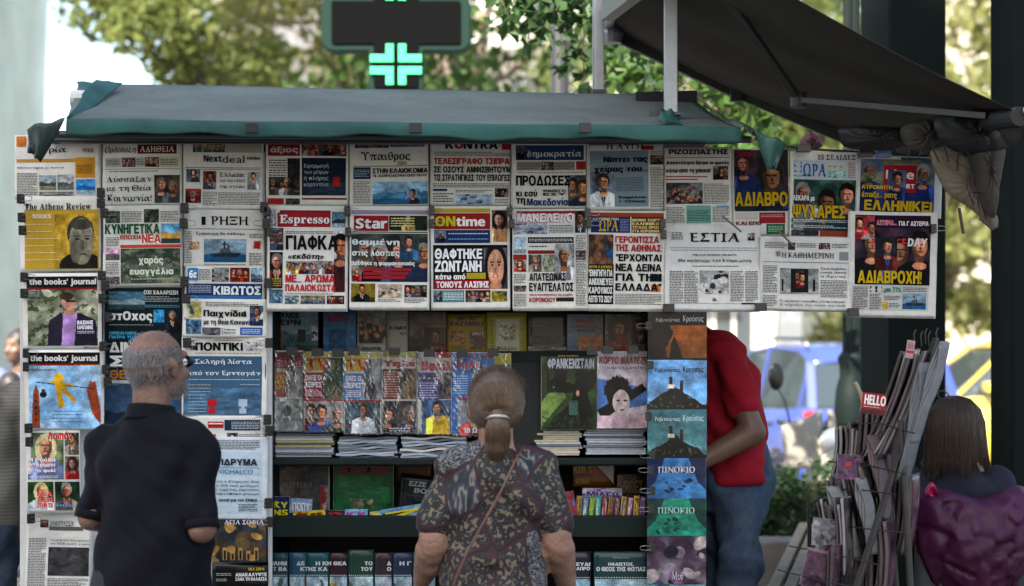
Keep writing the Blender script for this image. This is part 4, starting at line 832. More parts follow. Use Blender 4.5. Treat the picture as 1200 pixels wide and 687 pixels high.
p.B(172, 202, 264, 280).R(106, 284, 196, 350, '7aa89c').B(110, 300, 192, 346, '3a5850').B(34, 288, 100, 350).B(202, 288, 264, 350, '505868').R(216, 284, 262, 292, '88b0c8').done()
p = NP(VE, 278, 76, 482, 392, 'sports newspaper with shouting footballer and yellow capitals, behind the flap', d=BK+.004)
p.P(282, 80, 480, 300, 'teams', '504048', '28282e', '24345a', '1c2c48', cell=.0024).M(292, 84, 360, 112, 'Sport', '983040', sh=.1).R(286, 152, 336, 184, 'c0a028').T(290, 156, 330, 178, 'G.K.', '202020').T(284, 234, 476, 288, 'ΑΔΙΑΒΡΟ', 'b89c20', o='18180c').P(284, 296, 478, 306, 'blob', '304038', '203028', '405040').R(284, 310, 366, 336, 'c0bcb8').R(372, 310, 468, 350, '983038').B(378, 316, 460, 330, 'd0b0b0').R(398, 352, 466, 390, '287048').B(404, 358, 460, 384, 'a8c8b0').T(286, 342, 380, 356, 'ΚΑΙ ΕΠΟ', '803838').done()
# --- second row
p = NP(VB, 324, 318, 592, 668, 'tabloid with white-outlined red Latin title and headline about a publisher', d=FR, rot=.3)
p.R(358, 342, 536, 390, '9a2c34').M(366, 350, 532, 386, 'Espresso', 'e0dcdc', 's').P(332, 334, 354, 388, 'blob', 'b8b8c0', '909098', '606068').P(540, 338, 586, 390, 'land', '607888', '28404c', '90a0a8').R(366, 334, 536, 342, '8a2830').P(332, 394, 378, 468, 'group', '587888', '283848').P(332, 474, 376, 596, 'port', '181c20', '0c0c10', '101010').B(338, 560, 372, 592, 'c0b040', .008).P(332, 600, 378, 646, 'blob', '507088', '90a0a8', '385060')
p.T(386, 418, 560, 466, 'ΓΙΑΦΚΑ', '161616').T(392, 478, 512, 502, '«εκδότη»', '161616', sh=.15).P(388, 504, 548, 548, 'group', 'a0a0a0', '303030', 'a08830').P(548, 404, 586, 608, 'port', 'c0c0c4', '101010', '181c30', '181c30').T(386, 550, 552, 576, 'ΜΕ... ΑΡΩΜΑ', 'b02838').T(386, 582, 556, 606, 'ΠΑΛΑΙΟΚΩΣΤΑ', 'b02838').B(386, 402, 545, 414)
p.P(384, 620, 432, 648, 'blob', '8090a0', '405860', 'b0b0a0').P(438, 620, 520, 648, 'group', '889878', '384858').P(526, 620, 584, 648, 'group', '604060', '303040').B(390, 611, 545, 617).done()
p = NP(VC, 28, 320, 294, 664, 'tabloid with slanted white title on red over a muddy flood photograph', d=FR)
p.R(42, 352, 158, 404, '982830').M(48, 362, 152, 396, 'Star', 'd8d4d4', o='501018').P(160, 352, 288, 402, 'port', '3a4a3a', '202020', 'a08848').B(166, 356, 246, 392, 'd0c890', .009).R(34, 334, 290, 348, '988ca0').P(34, 412, 290, 574, 'group', '505854', '2c4a60', '383c38', cell=.0024).P(196, 416, 260, 500, 'port', '4a5450', '201818', '2a4c6a', '2a4c6a', lay=3)
p.T(36, 430, 194, 456, 'θαμμένη', 'd8dcdc', o='202424', lay=6).T(36, 466, 194, 492, 'στις λάσπες', 'd8dcdc', o='202424', lay=6).T(34, 504, 246, 522, 'βρέθηκε η φαρμακοποιός', 'd8dcdc', o='202424', lay=6)
for i in range(3): p.R(74, 528+i*13, 236-i*10, 538+i*13, '983038', 'printed_panel', 4).B(78, 530+i*13, 230-i*10, 536+i*13, 'e0d0d0')
p.P(36, 530, 68, 572, 'lady', 'a09080', lay=4).P(34, 580, 114, 642, 'port', '988838', '303030', '404040').P(124, 582, 204, 628, 'blob', 'a09888', 'c0b0a0', '584840').P(212, 584, 288, 626, 'group', '585050', '302828').B(124, 630, 204, 644).B(212, 628, 288, 644).ln(34, 406, 290, 409, '202020').done()
p = NP(VC, 300, 320, 566, 664, 'tabloid with yellow and white Latin title, bikini photo and smiling woman', d=FR)
p.R(310, 328, 500, 342, 'b8a030').R(312, 344, 500, 398, '982c28').M(316, 354, 382, 388, 'ON', 'c0b830').M(386, 356, 482, 388, 'time', 'e8e0dc').P(506, 334, 558, 440, 'lady', '786048', '281810', 'b08860').R(312, 400, 500, 444, '28406a').B(360, 408, 494, 422, 'c8d0e0', .008).B(360, 426, 494, 438, '88a8d0', .008).P(314, 402, 352, 440, 'port', '8090a0')
p.R(308, 450, 558, 458, '181818').R(308, 458, 558, 598, '20242c').P(478, 460, 558, 598, 'woman', '687078', '383c40', cell=.0022).T(314, 462, 472, 498, 'ΘΑΦΤΗΚΕ', 'e8e8e8', lay=6).T(314, 502, 470, 540, 'ΖΩΝΤΑΝΗ', 'e8e8e8', lay=6).T(316, 546, 416, 566, 'κάτω από', 'e8e8e8', lay=6).R(420, 544, 484, 564, 'b0a030', lay=4).R(312, 568, 498, 598, '982830', lay=3).T(318, 572, 494, 594, 'ΤΟΝΟΥΣ ΛΑΣΠΗΣ', 'e8e0e0', lay=6)
p.R(308, 602, 412, 642, '5a8890').P(310, 604, 338, 640, 'port', '50707a').P(416, 602, 500, 642, 'group', '404850', '202830').P(504, 604, 556, 640, 'blob', 'a89838', '707030', '404860').B(342, 608, 408, 638, 'e0e0e0').done()
p = NP(VD, 30, 330, 280, 666, 'tabloid with pink-outlined masthead and grey-haired man in black suit', d=FR, rot=-.2)
p.M(46, 344, 236, 374, 'ΜΑΚΕΛΕ//Ο', 'e0d8dc', o='a02c40').R(44, 336, 240, 346, '983040').P(34, 376, 148, 414, 'blob', '707888', 'b0b4bc', '30384c').R(150, 378, 238, 414, 'c8c8c4').B(154, 382, 234, 410).P(240, 336, 276, 410, 'port', '586058').P(34, 424, 76, 478, 'land', 'a0b8c8', 'b8c4cc', '90a0a8').R(32, 482, 78, 500, '983030').P(34, 500, 76, 540, 'lady', 'b8a090').B(34, 546, 76, 580).P(34, 586, 76, 606, 'group', '707070', '303030').B(34, 612, 76, 656)
p.R(82, 424, 236, 444, '202020').B(86, 428, 232, 440, 'c8c8c8').B(86, 450, 174, 464, '282828', .008).R(82, 468, 172, 480, '883030').P(84, 482, 128, 540, 'port', '888c88').P(130, 482, 172, 540, 'tree', 'a8a890', '889080', '687060').P(172, 446, 238, 568, 'port', 'b0b4b8', 'a8a8a8', '16181c').T(86, 544, 208, 570, 'ΑΠΑΤΕΩΝΑΣ', '161616').T(86, 576, 234, 606, 'ΕΥΑΓΓΕΛΑΤΟΣ', '161616').T(88, 612, 232, 622, 'και οι κουτσομπόλες της ρομβίας', 'a83038').T(86, 626, 174, 642, 'ΚΟΡΟΝΟΪΟΥ', 'a83038').R(176, 626, 236, 640, '303030')
p.B(242, 416, 276, 656).P(242, 470, 276, 500, 'group', '606060', '303030').done()
p = NP(VD, 282, 336, 540, 668, 'tabloid with yellow letters on navy, red and black prophecy headline', d=FR)
p.R(286, 342, 536, 356, '9a4c28').R(292, 356, 424, 410, '28386c').M(318, 366, 384, 406, 'ΩΡΑ', 'c0a838', 's').T(296, 360, 384, 368, 'ΑΣΥΜΜΕΤΡΗ', 'c0c0b0').B(390, 362, 420, 406, '9098b8').R(428, 356, 536, 410, '5a3428').T(430, 362, 532, 408, 'ΜΟΝΟ ΣΟΡΤΣ\nΕΛΛΗΝΙΚΟΣ\nΤΙΤΛΟΣ ΠΡΩΤΗ\nΣΤΑ ΚΟΡΩΝΑΪΚΑ', 'd8c890', lay=5)
p.P(284, 416, 368, 516, 'blob', '4a3830', '88644c', '285878', '28405c').R(284, 516, 370, 650, '181818').T(288, 520, 364, 530, 'ΝΟΥΠΑ Χ. ΚΑΡΑΒΑΣ', 'b0a030').T(286, 534, 366, 644, '"ΕΝΗΓΗΓΗ ΓΙΑ\nΑΝΙΧΝΕΥΕΙ\nΚΑΡΟΥΜΟΣ\nΛΕΓΕΙ ΤΟ 2021"', 'd8d8d4')
p.T(374, 420, 520, 444, 'ΓΕΡΟΝΤΙΣΣΑ', 'a83038').T(374, 448, 532, 472, 'ΤΗΣ ΑΘΗΝΑΣ:', 'a83038').T(376, 480, 530, 604, '"ΕΡΧΟΝΤΑΙ\nΝΕΑ ΔΕΙΝΑ\nΓΙΑ ΤΗΝ\nΕΛΛΑΔΑ"', '161616').P(492, 546, 532, 572, 'land', '304858', '1c2c38', '283c48').P(496, 582, 528, 606, 'plain', 'c87830').B(376, 612, 534, 652).done()
p = NP(VE, 28, 356, 380, 668, 'white broadsheet with wide black serif title and centred grey interior photo', d=FR, paper=(.82, .82, .81))
p.M(118, 384, 304, 418, 'ΕΣΤΙΑ', '262626', 's').P(330, 384, 358, 412, 'port', 'a0a0a0', part='emblem').B(52, 380, 96, 412).ln(44, 438, 368, 440, '7a98a0').B(50, 444, 368, 454, '7898a4').T(78, 478, 346, 494, 'Θα αφήσουμε την Κύπρο μόνη;', '202020', 's').T(130, 462, 290, 468, 'ΤΗΝ ΟΛΗ ΠΡΟΣΕΞΗ ΤΗΣ ΝΑΤΟ', '404040').B(130, 502, 300, 510).P(156, 522, 262, 608, 'blob', '989898', 'c0c0c0', '484848', '303030').B(46, 522, 96, 640).B(100, 522, 150, 640).B(268, 522, 316, 636).B(322, 522, 368, 636).T(202, 622, 220, 634, '&', '303030', 's').ln(46, 642, 368, 643, '505050').R(308, 640, 366, 646, '383838').done()
p = NP(VF, 30, 382, 350, 638, 'white broadsheet with small crest title and window photograph of guards', d=FR-.003, paper=(.82, .82, .81), rot=1.0)
p.M(106, 436, 290, 456, 'Η ΚΑΘΗΜΕΡΙΝΗ', '303030', 's').P(84, 432, 102, 452, 'line', 'a8a8a8', '303030', '606060', part='emblem').P(128, 402, 154, 428, 'plain', '404040').B(46, 400, 124, 426).B(160, 402, 228, 424).P(236, 402, 276, 424, 'group', '606060', '303030').B(282, 402, 340, 424).R(308, 432, 340, 462, '8a9298').ln(42, 470, 342, 471.5).B(42, 482, 92, 580)
p.P(102, 492, 238, 582, 'land', '888c8c', '888c8c', '989890').R(140, 494, 202, 576, '222426', 'picture_doorway', 4).P(156, 498, 188, 562, 'group', '48505a', '6a2028', '303840', lay=5).R(108, 530, 114, 572, '282828', 'picture_doorway', 4).R(218, 530, 226, 572, '282828', 'picture_doorway', 4).T(244, 486, 332, 524, 'Τους διώκτες\nέφερε θύτη\nη Άμυνα', '303030', 's').B(244, 530, 336, 596).T(102, 602, 330, 626, 'Οι εφεδρικές ισορροπίες στο προσφυγικό\nΣτήριξη σε νέα γενιά', '404040', 'r').B(42, 586, 92, 626).done()
p = NP(VF, 136, 84, 370, 388, 'sports newspaper in front of the canopy bags with large blue title letters', d=BK-.01, rot=1.2)
p.R(146, 114, 366, 182, 'b8c4c8').M(178, 126, 262, 172, 'ΩΡΑ', '2c5c9c', 's').R(148, 120, 176, 172, '6888a8').R(266, 132, 328, 150, 'b89848').P(268, 152, 330, 176, 'blob', '68a898', 'b0c8c8', '387868').T(230, 94, 362, 112, '15 ΣΕΛΙΔΕΣ', '2a2620', 's').B(336, 118, 362, 176, 'a05030').P(148, 182, 366, 360, 'teams', '507068', '284440', '182030', '202c3c', '30485c', cell=.0024).T(146, 238, 222, 262, 'ΛΕΚΑΡΑ με', 'd8dcdc', o='202828', lay=6).T(146, 272, 330, 316, 'ΨΥΧΑΡΕΣ', 'c0a428', o='202010', lay=6)
p.R(142, 318, 346, 334, '286848').R(142, 338, 346, 354, '2a6048').B(148, 320, 340, 332, 'c8d8d0').B(148, 340, 340, 352, 'c8d8d0').P(142, 360, 240, 380, 'blob', '505060', '303038', '807060').R(244, 360, 350, 380, '984c30').done()
p = NP(VF, 372, 100, 668, 306, 'curled sports newspaper with a white and red logo and bearded footballer', d=BK-.012, rot=2.2)
p.P(382, 112, 642, 296, 'teams', '586888', '88806c', '24305c', '28406c', cell=.0024).R(462, 132, 576, 226, 'a82830', lay=3).M(470, 148, 566, 180, 'Live', 'e8e0e0', lay=4).M(500, 196, 570, 212, 'SPORT', 'e8e0e0', lay=4).P(476, 150, 540, 260, 'port', '5a6080', '181410', '242c50', '242c50', lay=5).T(386, 204, 494, 218, 'ΑΤΡΟΜΗΤΗ', 'c0b040', o='303030', lay=6).T(388, 226, 510, 252, 'έπαιξε... ματς', 'c0a830', o='202020', lay=6).T(398, 256, 634, 292, 'ΕΛΛΗΝΙΚΕΙ', 'c0a428', o='202020', lay=6)
p.P(578, 150, 616, 200, 'group', '909898', '304060').R(520, 104, 640, 128, '3a6858').P(384, 160, 460, 190, 'blob', '90a888', '486048', 'b8b8b0').done()
p = NP(VF, 342, 294, 650, 660, 'purple and black sports newspaper on the rack end with giant yellow headline', d=FR, rot=1.0)
p.R(362, 306, 626, 350, '301c34').T(438, 322, 508, 340, 'ΑΣΤΕΡΙΑ...', 'c05070', o='e8e0e0').T(516, 326, 618, 342, 'ΓΙΑ Γ´ ΑΣΤΕΡΙΑ', 'e8e0e4').P(362, 350, 626, 550, 'teams', '503848', '282838', '141824', '3c4870', '202838', cell=.0024).P(366, 310, 430, 392, 'teams', 'a05058', '883038', '983038', 'c0b0b0', lay=3).M(420, 386, 542, 412, 'sport', 'c83848', lay=5).M(546, 386, 612, 414, 'DAY', 'd8d4d8', lay=5, sh=.1).P(432, 384, 510, 500, 'port', '383848', '181010', '181c2c', '3868a8', lay=6)
p.T(372, 500, 596, 546, 'ΑΔΙΑΒΡΟΧΗ!', 'c0a828', o='18180c', lay=8).R(354, 550, 624, 640, 'c0c0bc').R(416, 556, 460, 576, '303030').B(358, 556, 408, 640, '503030').B(416, 580, 456, 640).T(466, 558, 526, 580, 'μπι 77%', '308878', lay=5).B(466, 586, 524, 606).P(462, 610, 480, 634, 'plain', 'c0a030').P(532, 578, 616, 634, 'ship', '888888').B(532, 556, 616, 574).B(484, 612, 524, 634).done()
# --- shelf inside: top row of books; cover colours on these shelves hold their shade
def BK_(V, x0, y0, x1, y1, label, **k):
    k.setdefault('name', 'book'); k.setdefault('cat', 'book'); k.setdefault('group', 'books on the kiosk shelves'); k.setdefault('th', .016); k.setdefault('amp', .0004); k.setdefault('gloss', 1); k.setdefault('d', 7.56)
    return Page(V, x0, y0, x1, y1, label, **k)
p = BK_(VK, 22, 38, 262, 262, 'illustrated book with a dark blue author name and orange corner', paper=(.3, .36, .4))
p.P(22, 40, 262, 260, 'land', '7898a8', '4a7488', '384838').P(24, 130, 90, 220, 'blob', '985830', 'b06c30', '4a3420', lay=3).R(164, 130, 200, 190, '242c20', 'picture_door', 3).P(110, 165, 150, 220, 'line', '4a7080', '181c18', '303828', lay=4).T(50, 48, 170, 76, 'ΙΟΥΛΙΟΣ', '1c2440').T(42, 82, 176, 110, 'ΒΕΡΝ', '1c2440').P(232, 115, 262, 185, 'plainfig', '506040', lay=5).done()
p = BK_(VK, 288, 40, 446, 262, 'light blue book showing a person floating in the sea')
p.P(288, 40, 446, 262, 'land', '3a6c98', '3c80b0', '3a6890').T(312, 58, 412, 88, 'ΜΑΡΙΑ', 'a83040', o='203860').P(316, 130, 400, 220, 'blob', '3c80b0', '4888b0', 'b07848').done()
p = BK_(VK, 452, 36, 592, 262, 'book with a black and white group photograph')
p.P(462, 40, 592, 198, 'crowd', '989898', '202020', '484848').R(452, 198, 592, 206, 'a8a8a8').T(472, 214, 570, 232, 'ΑΝΔΡΩΝ', '384050').done()
p = BK_(VK, 594, 38, 700, 262, 'plain white paperback with three short lines of title', paper=(.66, .65, .62))
p.T(616, 70, 694, 90, 'Ο ΑΥΤΟ', '2c2c2c', 'r').T(612, 114, 696, 132, 'ΚΟΜΗΤ', '2c2c2c').T(660, 144, 694, 158, 'ΤΟΥ', '2c2c2c').done()
p = BK_(VK, 702, 44, 886, 262, 'grey book cover with a dark suited shoulder seen from behind', paper=(.3, .28, .28))
p.P(704, 46, 886, 262, 'land', '5c5450', '4c4440', '34302e').P(780, 120, 884, 262, 'port', '463c3a', '141414', '16181c', '16181c', lay=3).R(758, 60, 800, 82, '6a6460', lay=3).R(726, 100, 880, 106, '703830', lay=3).done()
p = BK_(VL, 98, 54, 290, 262, 'mustard yellow almanac with two small framed pictures', paper=(.62, .52, .16))
p.T(154, 66, 242, 86, 'ΜΕΓΑΣ', '2c2850').T(114, 92, 282, 112, 'ΚΑΖΑΜΙΑΣ', '2c2850').P(116, 136, 186, 200, 'blob', '884030', 'a08058', '583020').P(212, 138, 284, 230, 'blob', '4a4860', '784838', '9a8468').T(222, 142, 276, 158, '2021', 'c8c0b0', lay=4).B(118, 206, 190, 228, '483c18').done()
p = BK_(VL, 292, 48, 488, 262, 'pale yellow book framing three drawn figures', paper=(.68, .66, .3))
p.R(338, 80, 450, 238, 'b8b8a8').P(352, 96, 436, 190, 'line', 'b8b8a8', '181818', '484840').B(340, 60, 446, 70, '505020').B(316, 80, 332, 240, '505020', .008).B(458, 80, 474, 240, '505020', .008).T(342, 212, 440, 234, 'Βλάχου', '202020', 's').done()
p = BK_(VL, 492, 48, 682, 262, 'olive grey book with a row of round line figures', paper=(.33, .33, .3))
p.T(508, 88, 594, 116, 'ΣΚΟΤΑΔΙ\nΚΑΙ ΦΩΣ', '8a8a84', 'r').P(502, 160, 672, 200, 'line', '4c4c48', '141414', '242420').P(494, 212, 680, 238, 'blob', '34342e', '8a8a80', '606058').done()
p = BK_(VL, 684, 54, 862, 262, 'blue novel with red author name and sandy hill', paper=(.4, .52, .62))
p.P(686, 56, 860, 262, 'land', '5c7890', '5c7890', '3c6888').P(740, 156, 860, 232, 'blob', 'a86848', 'b07850', '985c40', lay=3).T(724, 82, 804, 98, 'ANDREA', '8c2c2c').T(708, 104, 836, 124, 'CAMILLERI', '8c2c2c').T(722, 130, 820, 142, 'ΤΟ ΤΑΞΙΔΙ', '202830').done()
p = BK_(VL, 868, 54, 1078, 262, 'picture book with a dark haired girl holding something red')
p.P(870, 56, 1078, 262, 'tree', '686460', '888078', '3c3834').P(884, 70, 990, 250, 'lady', '78706a', '141214', '882424', lay=3).P(1002, 84, 1070, 200, 'port', '4a4440', '141414', '303030', lay=4).P(920, 150, 980, 205, 'plain', '8c2424', lay=5).done()
# --- plastic-wrapped magazines with clips
MAGS = []
def MG(V, x0, y0, x1, y1, label, **k):
    k.setdefault('th', .009); k.setdefault('d', 7.36); k.setdefault('group', 'plastic-wrapped magazines in the kiosk')
    p = Page(V, x0, y0, x1, y1, label, name='magazine', cat='magazine', gloss=1, amp=.0015, **k); MAGS.append(p); return p
p = MG(VK, 38, 232, 186, 628, 'wrapped magazine at the shelf end with pale garden photo and yellow box')
p.R(42, 240, 186, 320, '703838').M(50, 268, 184, 312, 'Είναι', '983c48', o='b0a8a8').R(42, 322, 106, 460, '885850').T(44, 324, 104, 340, 'ΤΩΡΑ', 'c0b090').R(48, 344, 102, 450, '985048', lay=2).T(52, 350, 100, 420, 'ΔΥΟ\nΝΕΑ\nΔΩΡΑ', 'b8a040').P(106, 318, 186, 460, 'blob', '988c88', '787470', 'a8a8a8', '383430').P(42, 466, 186, 622, 'blob', 'a0a8a0', '788078', '586058', 'c0c4c0').done()
def tv(p, x0, y0, w, c1, c2, pk, seed_cols, word='TV'):
    X = lambda t: x0+w*t; Y = lambda t: y0+400*t
    p.R(X(0), Y(.01), X(1), Y(.06), 'b8a838').R(X(.02), Y(.07), X(.62), Y(.24), 'b0a02c').M(X(.08), Y(.09), X(.62), Y(.23), word, 'b83030', o='c8b840')
    p.R(X(0), Y(.26), X(.5), Y(.58), c1).T(X(.05), Y(.29), X(.46), Y(.44), 'ΟΛΕΣ ΟΙ\nΣΕΙΡΕΣ', 'd8d0d0').B(X(.05), Y(.46), X(.46), Y(.56), 'd8c8c8', .007)
    p.P(X(.5), Y(.08), X(1), Y(.58), 'blob', *c2).R(X(0), Y(.585), X(1), Y(.61), '903030').P(X(.03), Y(.61), X(.96), Y(.99), pk, *seed_cols, cell=.0024)
p = MG(VK, 190, 238, 384, 626, 'wrapped television guide with a family of five on the cover')
tv(p, 190, 236, 194, '903038', ('506048', '303c30', '887058'), 'group', ('b8b0ac', '202428', '384c38', '38508c')); p.done()
p = MG(VK, 386, 238, 572, 640, 'wrapped television guide with blue panel and white-shirted man')
tv(p, 388, 240, 184, '3a7cac', ('a0a0a0', '485058', '302c28'), 'port', ('587080', '181614', 'b8c0c4')); p.T(440, 604, 550, 628, 'Ο Γιατρός', 'c8ccd0', 's', lay=6).done()
p = MG(VK, 574, 238, 742, 636, 'wrapped reddish-brown magazine with two young faces')
p.R(578, 240, 740, 266, '989038').M(586, 278, 736, 318, 'Τηλέ', 'a84048', o='786868').R(576, 322, 740, 470, '6a4038').B(584, 330, 660, 460, 'b88c80', .009).P(660, 320, 740, 470, 'blob', '584838', '80684c', '3a3028').P(578, 478, 740, 632, 'group', '5c5450', '383030', '2c3430').T(610, 606, 712, 630, 'Ιωάννα\nστο Τέλος', 'c8c8c8', lay=6).done()
p = MG(VK, 746, 240, 914, 640, 'wrapped magazine with a girl in yellow top on violet')
p.R(830, 240, 912, 268, '983030').M(768, 280, 912, 330, 'Βασίλ', 'b04850', o='807078').R(748, 340, 850, 474, '504878').R(748, 362, 846, 378, 'a0b038').B(756, 384, 846, 466, 'a8a0c8', .009).P(850, 340, 912, 470, 'blob', '4a4248', '6c605c', '2c282c').P(766, 474, 912, 640, 'lady', '486890', '20140c', 'c0a028', cell=.0024).done()
p = MG(VL, 122, 240, 330, 648, 'wrapped bright blue magazine partly behind the grey-blonde ponytail')
p.R(122, 246, 330, 640, '3870a8').R(204, 244, 328, 270, '983828').M(134, 278, 262, 330, 'Τηλε', 'a84050', o='a0a0b0').R(150, 462, 328, 476, '983030').P(150, 476, 330, 646, 'lady', '98a0a8', '785a40', '803030', cell=.0024).T(180, 608, 246, 634, '10 Ω', 'c8c8c8', lay=6).B(130, 350, 200, 450, 'a8c0d8', .009).P(215, 300, 330, 455, 'blob', '4a7aa8', '8098a8', '385878').done()
p = MG(VL, 300, 246, 412, 640, 'magazine with a yellow corner behind the ponytail', d=7.38)
p.R(330, 250, 410, 300, 'b0a42c').P(300, 300, 410, 636, 'blob', '384858', '506878', '283038').done()
g = 'comic albums in the kiosk'
p = Page(VL, 558, 262, 830, 620, 'dark green comic album with a huge black tree', name='comic_album', cat='comic album', group=g, gloss=1, th=.012, amp=.001, d=7.36)
p.P(560, 262, 828, 618, 'wood', '304030', cell=.0024).T(590, 272, 816, 320, 'ΦΡΑΝΚΕΝΣΤΑΪΝ', 'b8bcc8').T(640, 256, 740, 262, 'ΕΙΚΟΝΟΓΡΑΦΗΜΕΝΑ', 'a89830').done()
p = Page(VL, 832, 236, 1074, 612, 'comic album with red brush title over a black ink drawing', name='comic_album', cat='comic album', group=g, gloss=1, th=.012, amp=.001, d=7.35)
p.P(832, 236, 1074, 612, 'plainfig', '888888', cell=.0024).T(840, 262, 1072, 298, 'ΚΟΡΤΟ ΜΑΛΤΕΖΕ', '983030', sh=.08).T(880, 312, 1054, 324, 'Η ΜΠΑΛΑΝΤΑ', '484848', 's').done()
# --- comics on the lower shelf
p = Page(VM, 36, 150, 280, 392, 'grey plastic-bagged comic pack with faded letters', name='comic_album', cat='comic album', group=g, gloss=1, th=.02, amp=.002, d=7.52)
p.P(40, 150, 276, 388, 'blob', '585c60', '686460', '48506a', '786c64').T(80, 238, 206, 262, 'WESTERN', '887c78', 's').done()
p = Page(VM, 296, 128, 556, 400, 'bright green comic album with a red and black title', name='comic_album', cat='comic album', group=g, gloss=1, th=.012, amp=.001, d=7.53)
p.P(298, 130, 554, 398, 'plain', '2c7848').R(300, 134, 552, 210, '245c3c', lay=2.5).T(330, 168, 540, 204, 'ΝΤΑΛΤΟΝΣ', '981c1c', o='141414', lay=5).P(310, 260, 540, 330, 'blob', '2c7848', '2f7c4c', '2a7446', lay=3).P(370, 310, 470, 396, 'blob', '2c7848', 'b09880', 'a88c78', '983030', 'c0b8a0', lay=4).done()
p = Page(VM, 560, 140, 720, 240, 'dull yellow comic box standing behind the black one', name='comic_album', cat='comic album', group=g, gloss=1, th=.03, amp=.0005, d=7.6, paper=(.4, .32, .1))
p.T(580, 152, 700, 176, 'ΜΠΛΕΚ', '3c2c10').T(620, 190, 710, 212, 'ΚΟΜΙΚΣ', '984818').done()
p = Page(VM, 576, 208, 720, 396, 'black comic with tilted white letters beside blouse sleeve', name='comic_album', cat='comic album', group=g, gloss=1, th=.02, amp=.0005, d=7.5, paper=(.1, .12, .14), rot=6)
p.P(590, 290, 716, 390, 'blob', '28343c', '3c5058', '181c20').T(616, 234, 690, 256, 'ΕΖΖΕ', 'b0b4b8', sh=.15).T(640, 262, 694, 284, 'ΒΟ', 'b0b4b8', sh=.15).done()
def strip(V, x0, y0, x1, y1, label, bgc, txt, tc, oc, rot=0, d=7.36, th=.012):
    p = Page(V, x0, y0, x1, y1, label, name='comic_book', cat='comic book', group='small comic books on the middle shelf', gloss=1, th=th, amp=.0005, d=d, rot=rot)
    w_, h_ = x1-x0, y1-y0
    p.P(x0, y0, x1, y1, 'blob', bgc, bgc, bgc, tc); p.T(x0+w_*.1, y0+h_*.25, x0+w_*.9, y0+h_*.85, txt, tc, o=oc, lay=5) if txt else None
    return p.done()
strip(VM, 30, 300, 108, 396, 'comic lying at shelf edge with yellow letters on blue', '1c2c58', 'ΚΥ\nΝS', 'c8c030', '101010', 0)
strip(VM, 112, 310, 205, 372, 'pale blue comic with jagged white lettering', '88a8c0', 'ΠΟΠΥ', 'd8dce0', '883030', 3, 7.38)
strip(VM, 124, 362, 262, 400, 'yellow comic strip with red double letters', 'c0b428', 'ΣΣ ΣΣ', 'a82828', '201010', -4)
strip(VM, 264, 360, 346, 400, 'navy comic strip with red double letters', '202848', 'ΣΣ', 'a82c30', '101010', 3)
strip(VM, 346, 356, 444, 400, 'light blue comic strip with pink letter', '7ca8c4', 'Κ Κ', 'b04890', '101010', 0)
strip(VM, 456, 360, 600, 410, 'pale yellow comic strip with a small duck-yellow blob', 'b8b478', '', 'a8a080', '101010', -6, 7.355)
strip(VM, 500, 345, 690, 402, 'sky blue comic strip with a yellow zigzag mark', '6c9cc0', 'Ζ', 'c8b828', '101010', -9, 7.35)
strip(VM, 282, 362, 300, 398, 'tiny yellow comic corner under the green album', 'c0b030', '', '206020', '101010', 2, 7.45)
strip(VM, 60, 140, 200, 240, 'dark blue comic box behind the grey pack', '18283c', 'ΑΘΗΝΑ', '607888', '101010', 0, 7.6)
strip(VN, 430, 230, 545, 320, 'dim brown paperback at the back of the right shelf', '402c20', 'ΗΡΩΕΣ', '907850', '101010', 0, 7.6)
strip(VM, 240, 255, 272, 355, 'narrow red comic spine beside the green album', '882828', '', 'a0a0a0', '101010', 0, 7.39)
strip(VN, 216, 300, 262, 412, 'slanted red and blue comic beside the right sleeve', '883c48', '', '4078a8', '101010', -12, 7.35)
strip(VN, 288, 286, 450, 330, 'white comic with purple rounded title', 'b0a8b8', 'Μίλερ', '5c3c88', 'd0c8d0', 0, 7.40)
for i, (bc, tc) in enumerate((('b08850', '506848'), ('487c9c', 'a8a8a0'), ('6c9c50', 'c0b848'), ('4c9c98', 'c0c0b8'), ('803c50', 'c0a8a0'), ('a07840', '604838'), ('58387c', '9c8848'), ('b0a048', '58387c'), ('8c5c7c', 'c8b0b8'), ('c0a848', '703c58'), ('6c5088', 'b8a060'))):
    x = 262+i*26
    p = Page(VN, x, 318+(i % 3)*3, x+23, 410, ['tan', 'light blue', 'leaf green', 'turquoise', 'wine red', 'ochre', 'violet', 'mustard', 'dusty pink', 'straw yellow', 'lilac'][i]+' leaning comic spine in the row right of the woman', name='comic_book', cat='comic book', group='leaning comic spines', gloss=1, th=.02, amp=.0003, d=7.36, rot=3+2*(i % 3), paper=hx(bc))
    p.P(x+4, 326, x+19, 404, 'blob', bc, tc, bc, tc).done()
p = Page(VN, 250, 170, 420, 280, 'orange and red comic with a folded-over corner', name='comic_album', cat='comic album', group=g, gloss=1, th=.01, amp=.001, d=7.6, paper=(.55, .35, .12))
p.R(250, 186, 330, 240, '782420').T(252, 196, 326, 224, 'KER S', 'b8a048').R(330, 172, 418, 236, 'a83028', lay=1.5).T(262, 246, 316, 270, 'ΚΟΜΙΚ', 'a88c20').done()
mb = MB(); mb.grid(lambda u, v: S(*( (600+(340+75*u)*.2867), (490+(178+80*v*u+10*v)*.2867) ), 7.55-.02*u), 6, 6)
tag(mb.build('loose_paper', mat('paper_white', (.55, .55, .56), .6), solid=.0008, smooth=True), 'loose white leaf folded over the orange and red comic', 'sheet of paper')
